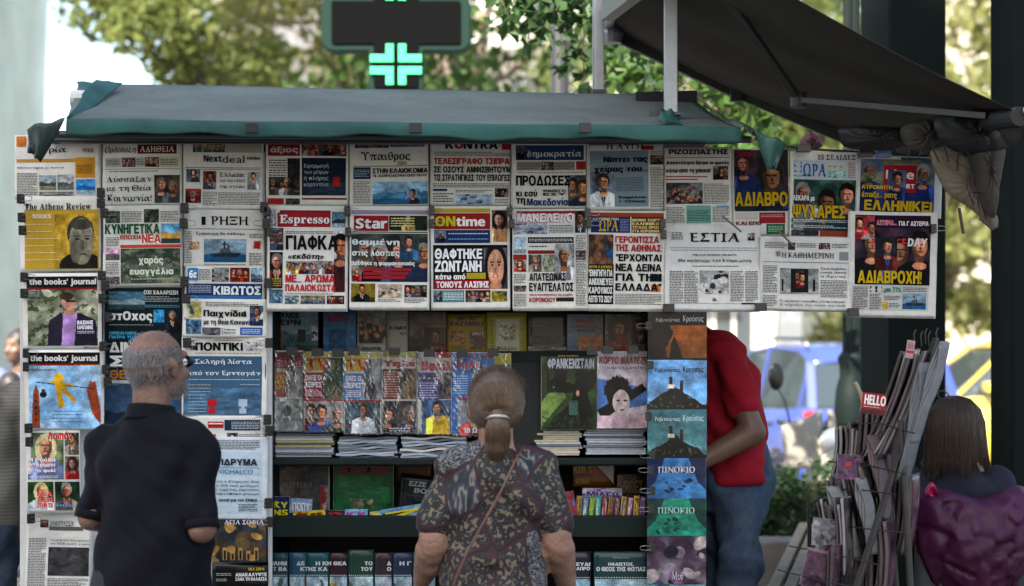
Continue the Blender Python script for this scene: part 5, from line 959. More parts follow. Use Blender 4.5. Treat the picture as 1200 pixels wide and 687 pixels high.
# --- bottom row of hardbacks
cols = [('24484c', 'ΦΙΛΗΜ\nΚΑΤ ΒΑ', 30, 106, 'dark teal hardback at the left end of the bottom row'), ('34586c', 'ΔΕ\nΚ', 108, 182, 'steel blue hardback between two teal ones'), ('24545c', 'Η Κ\nΤΗΣ ΚΑ', 180, 280, 'petrol blue hardback with three-word title and seascape strip'), ('38242c', 'Η ΘΕΑ', 280, 362, 'brownish black hardback with yellow-dressed figure strip'), ('24483c', 'ΤΟ\nΤΟΥ', 362, 474, 'forest green hardback standing taller than its neighbours'), ('3c3038', 'Δ\nΟ', 474, 554, 'plum grey hardback with single letter title lines'), ('2c3c54', 'Η Γ\n', 554, 640, 'navy hardback beside the blouse hem'), ('34484c', 'ΟΙ\nΘΕΟΙ', 640, 740, 'slate hardback hidden mostly by the woman')]
for i, (bc, tx, xa, xb, lb) in enumerate(cols):
    y0 = 530 if i == 4 else 542
    p = BK_(VM, xa, y0, xb-3, 900, lb, d=7.31, th=.03, group='hardbacks on the bottom shelf', paper=hx(bc), amp=.0001)
    t_ = tx.strip().split('\n'); h0 = 578
    for j, l in enumerate(t_): p.T(xb-10-16*len(l), h0+j*24, xb-8, h0+j*24+17, l, 'c0c4c4')
    for j in range(12): p.R(xa+3+(xb-xa-8)*j/12, 636, xa+3+(xb-xa-8)*(j+.5)/12, 640, 'c0c4c0', 'stitched_rule', 2)
    p.P(xa+3, 644, xb-6, 800, 'blob', '88a0ac', 'a0b0b4', ['506858', 'a06c48', '506070', 'b0983c', '688068', 'a8a8b0', '58687c', '707868'][i], '8898a0').R(xa+2, 800, xb-6, 890, bc, 'printed_panel', 2).done()
for (bc, tx, xa, xb, lb) in (('2c2c38', 'ΕΥΔΙ\nΑΠΡΟ', 230, 322, 'dark plum hardback right of the woman'), ('24484c', 'ΗΦΑΙΣΤΟΣ,\nΟ ΘΕΟΣ ΤΗΣ ΦΩΤΙΑΣ', 334, 560, 'wide green hardback fully showing its two-line title')):
    p = BK_(VN, xa, 546, xb, 880, lb, d=7.31, th=.03, group='hardbacks on the bottom shelf', paper=hx(bc), amp=.0001)
    t_ = tx.split('\n')
    if xb > 400: p.T(392, 588, 496, 604, t_[0], 'c8cccc').T(344, 606, 544, 624, t_[1], 'c8cccc').T(412, 566, 478, 572, 'ΜΥΘΟΛΟΓΙΑ', '889898')
    else: p.T(262, 588, 318, 602, t_[0], 'c8cccc').T(262, 606, 318, 620, t_[1], 'c8cccc')
    for j in range(20): p.R(xa+4+(xb-xa-8)*j/20, 648, xa+4+(xb-xa-8)*(j+.5)/20, 652, 'c0c4c0', 'stitched_rule', 2)
    p.P(xa+4, 656, xb-4, 790, 'blob', '88acbc', 'a0b8c0', '587078', '8ca0ac').done()
# --- column of comic covers on the right-hand side panel
def CC(V, x0, y0, x1, y1, label, kind, *c, t=None, tc='c8ccd4', o=None, tb=None, d=7.19):
    p = Page(V, x0, y0, x1, y1, label, name='comic_album', cat='comic album', group='comic albums clipped up the right-hand panel', gloss=1, th=.006, amp=.0012, d=d, paper=(.2, .25, .28))
    p.P(x0, y0, x1, y1, kind, *c, cell=.0024)
    for (tt, b) in (t or []): p.T(*b, tt, tc, 's', o=o, lay=5)
    p.done()
CC(VO, 118, 22, 396, 252, 'adventure comic with an orange cave mouth at the top of the column', 'cave', '303030', t=[('Ροβινσώνας', (154, 50, 268, 74)), ('Κρούσος', (282, 38, 380, 76))], tc='a8a8a8')
CC(VO, 116, 250, 396, 484, 'adventure comic with a bright blue sky and crouching silhouette', 'isle', '6c9cc8', '7cb0d8', '303030', t=[('Ροβινσώνας', (150, 286, 270, 312)), ('Κρούσος', (282, 278, 380, 314))], tc='1c2430')
CC(VO, 116, 484, 396, 714, 'adventure comic with a teal sky and two standing figures', 'isle', '3c6c74', '649498', '303030', t=[('Ροβινσώνας', (150, 518, 270, 544)), ('Κρούσος', (282, 508, 380, 546))], tc='b8ccd0')
CC(VP, 116, 68, 400, 264, 'blue comic cover with stage curtains and tumbling figures', 'stage', '1c3058', '4c88b8', '3c70a0', t=[('ΠΙΝΟΚΙΟ', (168, 110, 346, 140))], tc='c8ccd4', o='582c38')
CC(VP, 116, 264, 400, 444, 'green comic cover with an underwater scene', 'stage', '14403c', '28907c', '208068', '186050', t=[('ΠΙΝΟΚΙΟ', (166, 306, 344, 336))], tc='a8c8c0', o='283830')
CC(VP, 116, 446, 400, 676, 'purple and cream comic cover with a tangle of figures', 'blob', '483448', '888088', '282438', 'b0a4a0', '8c5c84', '58486c', '989090', t=[('Μυθ', (236, 616, 290, 656))], tc='c8c0c8', o='201828')
CC(VP, 116, 678, 400, 880, 'pale turquoise cover at the foot of the column', 'blob', '487c88', '78a0a8', '3c5c68')
# ------------------------------------------------------------------ organic surfaces: overlapping forms fused into one skin
def ico(c, r, R=None, sub=3):
    import bmesh
    bm = bmesh.new(); bmesh.ops.create_icosphere(bm, subdivisions=sub, radius=1)
    R = R or Matrix.Identity(3); vs = [R @ Vector((v.co.x*r[0], v.co.y*r[1], v.co.z*r[2]))+Vector(c) for v in bm.verts]
    fs = [tuple(v.index for v in f.verts) for f in bm.faces]; bm.free(); return vs, fs
def cap(p0, r0, p1, r1, n=14, k=5):
    p0 = Vector(p0); p1 = Vector(p1); t = (p1-p0).normalized(); pts = []; rs = []
    for i in range(k): a = math.pi/2*i/k; pts.append(p0-t*r0*math.cos(a)); rs.append(max(1e-4, r0*math.sin(a)))
    pts.append(p0); rs.append(r0); pts.append(p1); rs.append(r1)
    for i in range(1, k+1): a = math.pi/2*i/k; pts.append(p1+t*r1*math.sin(a)); rs.append(max(1e-4, r1*math.cos(a)))
    b = MB(); b.tube(pts, rs, n); return b.v, b.f
def rings(rs, n=28, e=2.4):
    """(cx,cy,z,rx,ry) stacked superellipse sections"""
    b = MB(); base = 0
    for (cx, cy, z, rx, ry) in rs:
        for k in range(n):
            a = 2*math.pi*k/n; c, s_ = math.cos(a), math.sin(a)
            b.v.append((cx+rx*math.copysign(abs(c)**(2/e), c), cy+ry*math.copysign(abs(s_)**(2/e), s_), z))
    for i in range(len(rs)-1):
        for k in range(n): a = i*n+k; q = i*n+(k+1) % n; b.f.append((a, q, q+n, a+n))
    b.f.append(tuple(reversed(range(n)))); b.f.append(tuple((len(rs)-1)*n+k for k in range(n))); return b.v, b.f
def fuse(name, prims, m, parent, vox=.012, it=5, disp=None, xf_=None):
    b = MB()
    for v, f in prims: b.add(v, f)
    if xf_ is not None: b.v = [tuple(xf_ @ Vector(v)) for v in b.v]
    o = b.build('tmp', None); q = o.modifiers.new('r', 'REMESH'); q.mode = 'VOXEL'; q.voxel_size = vox
    q = o.modifiers.new('s', 'SMOOTH'); q.iterations = it; q.factor = .6
    bpy.context.view_layer.update(); me = bpy.data.meshes.new_from_object(o.evaluated_get(bpy.context.evaluated_depsgraph_get())); bpy.data.objects.remove(o)
    me.name = name
    if disp:
        n = len(me.vertices); co = np.empty(n*3); me.vertices.foreach_get('co', co); no = np.empty(n*3); me.vertices.foreach_get('normal', no); co = co.reshape(-1, 3); no = no.reshape(-1, 3)
        co = co+no*disp(co)[:, None]; me.vertices.foreach_set('co', co.ravel()); me.update()
    me.polygons.foreach_set('use_smooth', [True]*len(me.polygons)); me.materials.clear(); me.materials.append(m)
    return link(bpy.data.objects.new(name, me), parent)
M_SKIN = mat('skin_warm', (.19, .105, .072), .55, var=.22, vscale=18, bump=.5, bscale=90, spec=.3, dirt=((.1, .05, .035), 50, .58, .5))
M_SKIN2 = mat('skin_pale_arm', (.27, .15, .105), .55, var=.22, vscale=16, bump=.6, bscale=70, spec=.25, dirt=((.13, .065, .045), 60, .6, .5))
M_SKIN3 = mat('skin_tanned', (.14, .075, .048), .5, var=.15, vscale=16, bump=.25, bscale=110)
def hand(wrist, dirv, palm, side, s_=1.0, curl=.7, hold=None):
    """palm and five separate bent fingers; dirv finger direction, palm = palm normal, side +1/-1 picks the thumb side"""
    w_ = Vector(wrist); d = Vector(dirv).normalized(); p = Vector(palm); p = (p-d*p.dot(d)).normalized(); x = d.cross(p)*side; P = []
    P.append(cap(w_, .026*s_, w_+d*.03*s_, .027*s_))
    for q in (-.028, -.01, .01, .028): P.append(cap(w_+d*.02*s_+x*q*.7*s_, .015*s_, w_+d*.088*s_+x*q*s_, .0125*s_))
    for i, (q, L) in enumerate(((.03, .066), (.01, .076), (-.01, .071), (-.029, .056))):
        a = w_+d*.09*s_+x*q*1.05*s_; dd = d.copy(); r = .0088*s_
        for seg, f_ in enumerate((.45, .32, .25)):
            ang = curl*(.35+.3*seg+.06*i); dd = (dd*math.cos(ang)+p*math.sin(ang)).normalized(); b_ = a+dd*L*f_*s_; P.append(cap(a, r, b_, r*.92)); a = b_; r *= .9
    a = w_+d*.03*s_+x*.03*s_; dd = (d*.55+x*.75+p*.35).normalized(); r = .0105*s_
    for L, tw in ((.036, 0), (.03, .45), (.024, .3)):
        dd = (dd+(d*.5+p*.5)*tw).normalized(); b_ = a+dd*L*s_; P.append(cap(a, r, b_, r*.9)); a = b_; r *= .9
    return P
def headprims(c, yaw, pitch, s_=1.0, jaw=1.0):
    """face looks at +y before yaw; returns prims and the transform"""
    M = Matrix.Translation(c) @ Euler((pitch, 0, yaw)).to_matrix().to_4x4() @ Matrix.Scale(s_, 4)
    P = [ico((0, -.012, .025), (.075, .095, .088)), ico((0, .02, -.03), (.062*jaw, .07, .075)), ico((0, .055, -.075), (.036*jaw, .034, .03)), cap((0, -.035, -.04), .052, (0, -.045, -.14), .054),
         cap((0, .088, .01), .009, (0, .112, -.03), .014), ico((0, .104, -.033), (.018, .012, .01)), cap((-.035, .082, .032), .011, (.035, .082, .032), .011), ico((-.04, .066, -.025), (.022, .02, .02)), ico((.04, .066, -.025), (.022, .02, .02)),
         cap((-.018, .088, -.058), .0075, (.018, .088, -.058), .0075), cap((-.016, .086, -.068), .008, (.016, .086, -.068), .008)]
    for s in (-1, 1): P += [ico((s*.079, -.008, -.002), (.009, .019, .031), Euler((.15, 0, s*-.35)).to_matrix()), ico((s*.083, -.014, .012), (.007, .017, .02), Euler((.1, 0, s*-.5)).to_matrix()), ico((s*.079, -.004, -.028), (.007, .009, .011))]
    return [([M @ Vector(v) for v in vs], fs) for vs, fs in P], M
def eyes(M, parent, dark=(.05, .03, .02)):
    for s in (-1, 1):
        b = MB(); v, f = ico((0, 0, 0), (.0125,)*3, sub=2); b.add(v, f); o = b.build('eye', mat('eye_white', (.75, .72, .68), .2), parent, smooth=True); o.matrix_local = M @ Matrix.Translation((s*.031, .077, .008))
        b = MB(); v, f = ico((0, .0085, 0), (.006, .005, .006), sub=2); b.add(v, f); q = b.build('iris', mat('iris_brown', dark, .15), o, smooth=True)
def shoe(parent, x, y, rz, m, s_=1.0):
    P = [ico((0, .07, .035), (.045, .075, .036)), ico((0, -.03, .045), (.038, .06, .048)), cap((0, -.04, .05), .036, (0, -.035, .1), .038), rings([(0, .02, .0, .045, .125), (0, .02, .022, .047, .128)])]
    o = fuse('shoe', P, m, parent, .01, 3); o.location = (x, y, 0); o.rotation_euler = (0, 0, rz); o.scale = (s_,)*3; return o
def folds(k=1.0, seed=0, f1=(5, 9, 22)):
    r = np.random.default_rng(seed); p = r.random(8)*6
    def d(c):
        x, y, z = c[:, 0], c[:, 1], c[:, 2]
        a = np.sin(x*f1[1]*1.7+z*f1[0]*2.6+p[0]+1.3*np.sin(z*9+p[1])); b_ = np.sin(z*f1[2]+x*14+p[2]+2*np.sin(x*7+p[3])); e = np.sin((x*1.3-z)*31+y*17+p[4]+1.5*np.sin(x*15+p[6])); 
        return k*(.006*a*np.abs(a)+.004*b_*np.clip(a+.3, 0, 1)+.0024*e+.002*np.sin(z*63+x*35+4*np.sin(x*11+z*5+p[7]))*np.clip(b_, 0, 1))
    return d
def clothmat(name, col, **k): return mat(name, col, k.pop('rough', .85), bump=k.pop('bump', .25), bscale=k.pop('bscale', 260), sheen=.012, spec=.15, **k)
M_JEANS = clothmat('blue_denim', (.045, .068, .11), var=.45, vscale=14, dirt=((.09, .125, .17), 4, .5, .6))
def strands(name, paths, r, m, parent, n=4):
    b = MB()
    for p in paths: b.tube(p, [r*.8]+[r]*(len(p)-2)+[r*.35], n, cap=False)
    return b.build(name, m, parent, smooth=True)
# ------------------------------------------------------------------ man in dark polo shirt
def legs(parent, m, hip, hipx=.1, r=(.095, .07, .055), y0=0, foot=.0, stance=.11, seed=1, crease=1, splay=0, rear=.1, it=4):
    P = [rings([(0, y0, hip-.16, .17, .125), (0, y0-.01, hip-.05, .185, rear+.035), (0, y0, hip+.06, .17, .115), (0, y0, hip+.13, .16, .11)])]
    for s in (-1, 1): P += [cap((s*hipx, y0, hip-.1), r[0], (s*stance, y0+.015, hip*.52), r[1]), cap((s*stance, y0+.015, hip*.52), r[1], (s*stance, y0-.01+foot, .07), r[2]), rings([(s*stance, y0-.01+foot, .035, r[2]+.008, r[2]+.02), (s*stance, y0-.01+foot, .1, r[2]+.004, r[2]+.012)])]
    return fuse('trousers', P, m, parent, .014, it, folds(1.2*crease, seed))
def man_dark():
    d = 6.2; t = empty('person', (xf(178, d), CAMY+d, 0), 'balding grey-haired man in a dark navy polo shirt, seen from behind', 'person'); H = .0
    shz = 1.335; t.rotation_euler = (0, 0, -.3); hc = Vector((.01, .02, 1.518)); hp, M = headprims(hc, -.36, .1, 1.04)
    # arms: his left hangs at the left with forearm forward, right elbow bent forward
    LA = [(-.152, -.0, 1.285), (-.192, -.03, 1.055), (-.17, .19, .98)]; RA = [(.152, .0, 1.285), (.194, -.045, 1.03), (.09, .2, 1.0)]
    body = hp+[rings([(0, .0, .95, .14, .09), (0, 0, 1.2, .14, .09), (0, 0, 1.3, .1, .07), (0, 0, 1.36, .055, .055)]), cap((0, -.01, 1.3), .056, (.006, -.005, 1.45), .055)]
    for A, s in ((LA, -1), (RA, 1)):
        a0 = Vector(A[0]).lerp(Vector(A[1]), .45); body += [cap(a0, .034, A[1], .043), cap(A[1], .046, A[2], .028), ico(A[1], (.046, .05, .05)), ico(Vector(A[1])+Vector((0, -.02, -.01)), (.034, .034, .036))]
        body += hand(A[2], Vector(A[2])-Vector(A[1]), (-s*.9, 0, -.3), -s, 1.0, .6)
    fuse('body', body, M_SKIN, t, .0075, 5)
    sh = [rings([(0, 0, .70, .2, .165), (0, 0, .80, .192, .158), (0, 0, .92, .182, .15), (.0, .005, 1.06, .168, .14), (0, .0, 1.17, .166, .125), (0, -.005, 1.25, .162, .11), (0, -.008, 1.305, .135, .088), (0, -.008, 1.345, .09, .07), (0, -.005, 1.372, .07, .066)], e=2.2),
          ico((-.075, -.05, 1.19), (.08, .065, .11)), ico((.075, -.05, 1.19), (.08, .065, .11)), cap((-.06, -.01, 1.345), .04, (-.145, 0, 1.3), .05), cap((.06, -.01, 1.345), .04, (.145, 0, 1.3), .05)]
    for A, s in ((LA, -1), (RA, 1)):
        a, b_ = Vector(A[0]), Vector(A[1]); e_ = a.lerp(b_, .84); sh += [cap(a, .059, e_, .058)]
    MP = clothmat('navy_polo_jersey', (.0045, .0045, .0075), var=.3, vscale=5)
    fuse('polo_shirt', sh, MP, t, .01, 3, folds(1.7, 3))
    cb = MB(); cb.grid(lambda u, v: ((.071+.012*(1-v)*(1+.3*math.sin(u*6.28)))*math.cos(u*6.283), -.004+(.068+.014*(1-v))*math.sin(u*6.283), 1.352+.046*v-.012*math.sin(u*6.283)*1.0), 40, 5); cb.build('collar', MP, t, smooth=True, solid=.005)
    for A in (LA, RA):
        b = MB(); a, b_ = Vector(A[0]), Vector(A[1]); n_ = (b_-a).normalized(); c = a.lerp(b_, .84)+n_*.05; b.tube([c-n_*.03, c-n_*.002], [.0525, .0535], 24, cap=False); b.build('sleeve_cuff', MP, t, smooth=True, solid=.002)
    legs(t, clothmat('charcoal_trousers', (.03, .03, .035)), .88, seed=4); 
    for s in (-1, 1): shoe(t, s*.12, .02, -s*.15, mat('black_leather', (.02, .018, .016), .4, bump=.2))
    # short grey hair round the back and sides, thin on the crown
    MH = mat('grey_hair', (.2, .2, .2), .6, var=.35, vscale=60, stretch=(1, 1, .2)); rd = random.Random(8); P = []
    for i in range(5200):
        a = rd.uniform(0, 6.283); e = rd.uniform(-.95, 1.2); x, y, z = math.cos(a)*math.cos(e), math.sin(a)*math.cos(e), math.sin(e)
        if y > .42 and z < .78: continue
        if y > .05 and z < -.15: continue
        lim = .5-.08*(y < -.3)
        if z > lim and rd.random() < .94: continue
        if z < -.62: continue
        p = Vector((x*.0765, -.012+y*.0965, .025+z*.0895 if z > -.1 else .02+z*.13)); 
        if z < -.1: p.x *= 1-.35*(-z-.1); p.y = -.012+y*.0965*(1-.25*(-z-.1))
        nrm = Vector((x, y, z)); fl = Vector((x*.1, -.45*abs(y)-.25, -.9)); fl = (fl-nrm*fl.dot(nrm)).normalized(); L = rd.uniform(.009, .018)
        j = Vector((rd.uniform(-.3, .3), rd.uniform(-.2, .2), rd.uniform(-.2, .2)))
        P.append([M @ p, M @ (p+nrm*.003+(fl+j)*L*.5), M @ (p+nrm*.0035+(fl+j*1.5)*L)])
    h = strands('hair', P, .0011, MH, t, 3)
    b = MB()
    for i in range(380):
        yy = rd.uniform(-.02, .07); zz = rd.uniform(-.095, -.04); sx = rd.choice((-1, 1)); q = Vector((sx*(.066-.25*abs(zz+.05)-.25*max(0, yy-.03)), yy, zz)); b.tube([M @ q, M @ (q+Vector((sx*.004, .002, -.006)))], [.0006, .0003], 3, cap=False)
    b.build('beard_stubble', MH, t)
    eyes(M, t)
    g = MB(); 
    for s in (-1, 1):
        g.tube([M @ Vector((s*.03+.021*math.cos(a), .095+.002*math.cos(a), .008+.015*math.sin(a))) for a in [i*.5236 for i in range(13)]], .0022, 6, cap=False)
        g.tube([M @ Vector((s*.053, .097, .014)), M @ Vector((s*.08, .06, .014)), M @ Vector((s*.086, -.01, .012)), M @ Vector((s*.083, -.03, -.008))], .0019, 6)
    g.tube([M @ Vector((-.008, .103, .012)), M @ Vector((.008, .103, .012))], .002, 6); go = g.build('sunglasses', mat('black_plastic', (.012, .012, .012), .3), t, smooth=True)
    for s in (-1, 1):
        g = MB(); g.lathe([(.0005, 0), (.0185, .0005), (.0185, .002), (.0005, .0025)], n=16); l = g.build('lens', mat('dark_lens', (.01, .01, .012), .08), go, smooth=True); l.matrix_local = M @ Matrix.Translation((s*.03, .095, .008)) @ Matrix.Rotation(math.pi/2, 4, 'X')
man_dark()
# ------------------------------------------------------------------ woman with patterned blouse
def blousemat():
    m = bpy.data.materials.new('patchwork_print_cloth'); m.use_nodes = True; n = m.node_tree; N = n.nodes; Lk = n.links.new; P = N['Principled BSDF']; P.inputs['Roughness'].default_value = .75
    tc = N.new('ShaderNodeTexCoord')
    def nd(t, **k):
        q = N.new(t)
        for a, b in k.items():
            if a in q.inputs: q.inputs[a].default_value = b
            else: setattr(q, a, b)
        return q
    def ramp(src, stops):
        r = N.new('ShaderNodeValToRGB'); e = r.color_ramp.elements; r.color_ramp.interpolation = 'LINEAR'
        while len(e) < len(stops): e.new(.5)
        for q, (p, c) in zip(e, stops): q.position = p; q.color = (*c, 1)
        Lk(src, r.inputs[0]); return r.outputs[0]
    mp = nd('ShaderNodeMapping'); mp.inputs['Scale'].default_value = (1, .55, .72); mp.inputs['Rotation'].default_value = (0, .45, 0); Lk(tc.outputs['Object'], mp.inputs[0])
    wn = nd('ShaderNodeTexNoise', Scale=5.0, Detail=2); Lk(mp.outputs[0], wn.inputs['Vector'])
    ad = nd('ShaderNodeVectorMath', operation='MULTIPLY_ADD'); Lk(wn.outputs['Color'], ad.inputs[0]); ad.inputs[1].default_value = (.11, .11, .11); Lk(mp.outputs[0], ad.inputs[2])
    v1 = nd('ShaderNodeTexVoronoi', Scale=7.6, Randomness=.85); Lk(ad.outputs[0], v1.inputs['Vector'])
    v2 = nd('ShaderNodeTexVoronoi', feature='DISTANCE_TO_EDGE', Scale=7.6, Randomness=.85); Lk(ad.outputs[0], v2.inputs['Vector'])
    sep = nd('ShaderNodeSeparateColor'); Lk(v1.outputs['Color'], sep.inputs[0])
    B_ = (.004, .004, .006)
    n1 = nd('ShaderNodeTexNoise', Scale=72, Detail=3); Lk(tc.outputs['Object'], n1.inputs['Vector']); leo = ramp(n1.outputs['Fac'], [(.0, (.17, .13, .08)), (.43, (.13, .1, .062)), (.46, B_), (.62, (.008, .008, .011)), (.7, (.07, .06, .045))])
    w1 = nd('ShaderNodeTexWave', Scale=24, Distortion=7, Detail=2); w1.inputs['Detail Scale'].default_value = .6; Lk(tc.outputs['Object'], w1.inputs['Vector']); stp = ramp(w1.outputs['Fac'], [(.3, B_), (.5, (.03, .034, .05)), (.75, (.1, .1, .095))])
    w2 = nd('ShaderNodeTexNoise', Scale=95, Detail=2); Lk(tc.outputs['Object'], w2.inputs['Vector']); scr = ramp(w2.outputs['Fac'], [(.44, (.006, .006, .012)), (.5, (.26, .25, .24)), (.56, (.007, .007, .012))])
    mp2 = nd('ShaderNodeMapping'); mp2.inputs['Rotation'].default_value = (0, 1.2, 0); mp2.inputs['Scale'].default_value = (1, 1, .35); Lk(tc.outputs['Object'], mp2.inputs[0])
    w3 = nd('ShaderNodeTexNoise', Scale=38, Detail=1); Lk(mp2.outputs[0], w3.inputs['Vector']); lf = ramp(w3.outputs['Fac'], [(.42, (.007, .008, .014)), (.5, (.025, .032, .05)), (.58, (.2, .175, .13)), (.66, (.014, .016, .026))])
    w4 = nd('ShaderNodeTexWave', Scale=26, Distortion=14, Detail=1); w4.bands_direction = 'Z'; w4.inputs['Detail Scale'].default_value = .4; Lk(tc.outputs['Object'], w4.inputs['Vector']); wav = ramp(w4.outputs['Fac'], [(.4, (.007, .007, .012)), (.55, (.2, .2, .22))])
    def mixc(f, a, b):
        q = nd('ShaderNodeMix', data_type='RGBA'); Lk(f, q.inputs[0]); Lk(a, q.inputs[6]); Lk(b, q.inputs[7]) if not isinstance(b, tuple) else setattr(q.inputs[7], 'default_value', (*b, 1)); return q.outputs[2]
    def gt(src, t):
        q = nd('ShaderNodeMath', operation='GREATER_THAN'); Lk(src, q.inputs[0]); q.inputs[1].default_value = t; return q.outputs[0]
    R = sep.outputs[0]; c = mixc(gt(R, .34), leo, lf); c = mixc(gt(R, .55), c, scr); c = mixc(gt(R, .74), c, leo)
    lt = nd('ShaderNodeMath', operation='LESS_THAN'); Lk(v2.outputs['Distance'], lt.inputs[0]); lt.inputs[1].default_value = .042; c = mixc(lt.outputs[0], c, (.036, .005, .007))
    lt2 = nd('ShaderNodeMath', operation='LESS_THAN'); Lk(v2.outputs['Distance'], lt2.inputs[0]); lt2.inputs[1].default_value = .014; c = mixc(lt2.outputs[0], c, B_)
    Lk(c, P.inputs['Base Color'])
    b = nd('ShaderNodeBump', Strength=.2, Distance=.004); t = nd('ShaderNodeTexNoise', Scale=240); Lk(tc.outputs['Object'], t.inputs['Vector']); Lk(t.outputs['Fac'], b.inputs['Height']); Lk(b.outputs[0], P.inputs['Normal'])
    return m
def woman_blouse():
    d = 6.2; t = empty('person', (xf(581, d), CAMY+d, 0), 'woman with ponytail and patchwork print blouse, seen from behind', 'person')
    hc = Vector((.0, .015, 1.395)); hp, M = headprims(hc, .06, .02, 1.0)
    LA = [(-.142, -.005, 1.2), (-.2, -.035, .955), (-.235, .14, .84)]; RA = [(.142, -.005, 1.21), (.196, -.03, .96), (.225, .12, .82)]
    body = hp+[rings([(0, 0, .8, .16, .12), (0, 0, 1.1, .16, .11), (0, 0, 1.22, .11, .08), (0, 0, 1.28, .06, .06)]), cap((0, 0, 1.22), .056, (0, .0, 1.33), .054)]
    for A, s in ((LA, -1), (RA, 1)):
        a, b_ = Vector(A[0]), Vector(A[1]); body += [cap(a.lerp(b_, .3), .04, a.lerp(b_, .7), .048), cap(a.lerp(b_, .6), .052, A[1], .042), ico(a.lerp(b_, .84)+Vector((0, -.012, -.01)), (.05, .052, .062)), cap(A[1], .05, A[2], .031), ico(Vector(A[1])+Vector((0, .05, -.04)), (.044, .05, .05)), ico(b_+Vector((0, -.02, .0)), (.036, .034, .034))]
        body += hand(A[2], Vector(A[2])-Vector(A[1]), (-s*.9, 0, -.3), -s, .92, .6)
    fuse('body', body, M_SKIN2, t, .0075, 4, lambda c: .0012*np.sin(c[:, 2]*90+c[:, 0]*50+3*np.sin(c[:, 1]*40)))
    sh = [rings([(0, .0, .55, .19, .165), (0, 0, .66, .185, .165), (0, 0, .78, .172, .15), (.0, .0, .92, .158, .14), (0, 0, 1.04, .156, .13), (0, -.0, 1.13, .158, .12), (0, -.008, 1.19, .148, .102), (0, -.01, 1.235, .115, .085), (0, -.005, 1.27, .08, .073), (0, 0, 1.298, .066, .064)], e=2.3),
          ico((-.075, -.055, 1.11), (.08, .07, .1)), ico((.075, -.055, 1.11), (.08, .07, .1)), ico((0, -.05, .93), (.13, .1, .05)), ico((0, -.045, .83), (.15, .12, .055)), cap((-.06, -.01, 1.262), .036, (-.135, 0, 1.215), .05), cap((.06, -.01, 1.262), .036, (.135, 0, 1.222), .05)]
    for A, s in ((LA, -1), (RA, 1)):
        a, b_ = Vector(A[0]), Vector(A[1]); e_ = a.lerp(b_, .66); sh += [cap(a, .059, e_, .064), cap(a.lerp(b_, .4), .061, e_, .066)]
    fuse('blouse', sh, blousemat(), t, .01, 3, folds(1.5, 9))
    legs(t, clothmat('black_skirt_cloth', (.02, .02, .024)), .76, seed=14, hipx=.11, r=(.11, .08, .055))
    for s in (-1, 1): shoe(t, s*.12, .02, -s*.15, MATS['black_leather'], .9)
    eyes(M, t)
    # hair: smooth cap swept back to the clip, then a full ponytail
    MH = mat('ash_blonde_hair', (.075, .043, .021), .5, var=.3, vscale=75, stretch=(1, 1, .12), spec=.6)
    tie = Vector((.0, -.098, -.018)); HP = [ico((0, -.022, .03), (.085, .098, .093)), ico((-.0, -.03, -.01), (.081, .082, .075)), ico((0, -.075, -.012), (.05, .045, .035)), ico((0, .03, .06), (.07, .06, .05))]
    ponytail = [cap((0, -.105, -.02), .026, (0, -.118, -.055), .036), cap((0, -.118, -.05), .036, (-.002, -.105, -.115), .037), cap((-.002, -.105, -.11), .036, (-.002, -.092, -.165), .02)]
    o = fuse('hair', [([M @ Vector(v) for v in vs], fs) for vs, fs in HP], MH, t, .006, 5, lambda c: .0012*np.sin(np.arctan2(c[:, 0], c[:, 2]-1.385)*52+2*np.sin(c[:, 2]*40)))
    o2 = fuse('ponytail', [([M @ Vector(v) for v in vs], fs) for vs, fs in ponytail], MH, o, .005, 3, lambda c: .0016*np.sin(c[:, 0]*520+3*np.sin(c[:, 2]*30)))
    rd = random.Random(4); P = []
    C = Vector((0, -.022, .03))
    for i in range(1700):
        a = rd.uniform(-2.2, 2.2); st = Vector((math.sin(a)*.075, .03+.03*rd.random(), .045+math.cos(a)*.078)); pts = []
        for k in range(9):
            q = st.lerp(tie+Vector((math.sin(a)*.02, 0, math.cos(a)*.01)), k/8)
            r_ = Vector(((q.x-C.x)/.088, (q.y-C.y)/.101, (q.z-C.z)/.096)); L = r_.length
            if L < 1.01 and k < 8: q = C+Vector((r_.x/L*.088, r_.y/L*.101, r_.z/L*.096))*(1+rd.uniform(-.004, .012))
            pts.append(M @ q)
        P.append(pts)
    for i in range(900):
        a = rd.uniform(0, 6.28); r0 = rd.uniform(.6, 1.0); fx, fy = math.cos(a)*r0, math.sin(a)*r0; e = rd.uniform(-.018, .012)
        P.append([M @ Vector((fx*.024, -.105+fy*.02, -.018)), M @ Vector((fx*.038, -.118+fy*.038, -.055)), M @ Vector((fx*.041, -.113+fy*.038, -.09)), M @ Vector((fx*.034, -.105+fy*.03, -.13)), M @ Vector((fx*.02+e*.5, -.094+fy*.015, -.175+e))])
    for i in range(170):
        a = rd.uniform(-1.5, 1.5); q = Vector((math.sin(a)*.088, -.03+rd.uniform(-.05, .03), .03+math.cos(a)*.097)); P.append([M @ q, M @ (q*1.02+Vector((rd.uniform(-.01, .01), -.01, .004))), M @ (q*1.03+Vector((rd.uniform(-.02, .02), -.03, rd.uniform(-.01, .006))))])
    strands('strand', P, .0006, mat('ash_blonde_strand', (.12, .073, .037), .42, var=.5, vscale=150, spec=.6), o, 3)
    g = MB(); g.tube([M @ Vector((-.036, -.112, -.03)), M @ Vector((-.022, -.136, -.022)), M @ Vector((0, -.144, -.02)), M @ Vector((.022, -.138, -.022)), M @ Vector((.036, -.116, -.03))], [.003, .0055, .006, .0055, .003], 8); g.build('hair_clip', mat('pearl_clip', (.45, .4, .34), .25, .4), o, smooth=True)
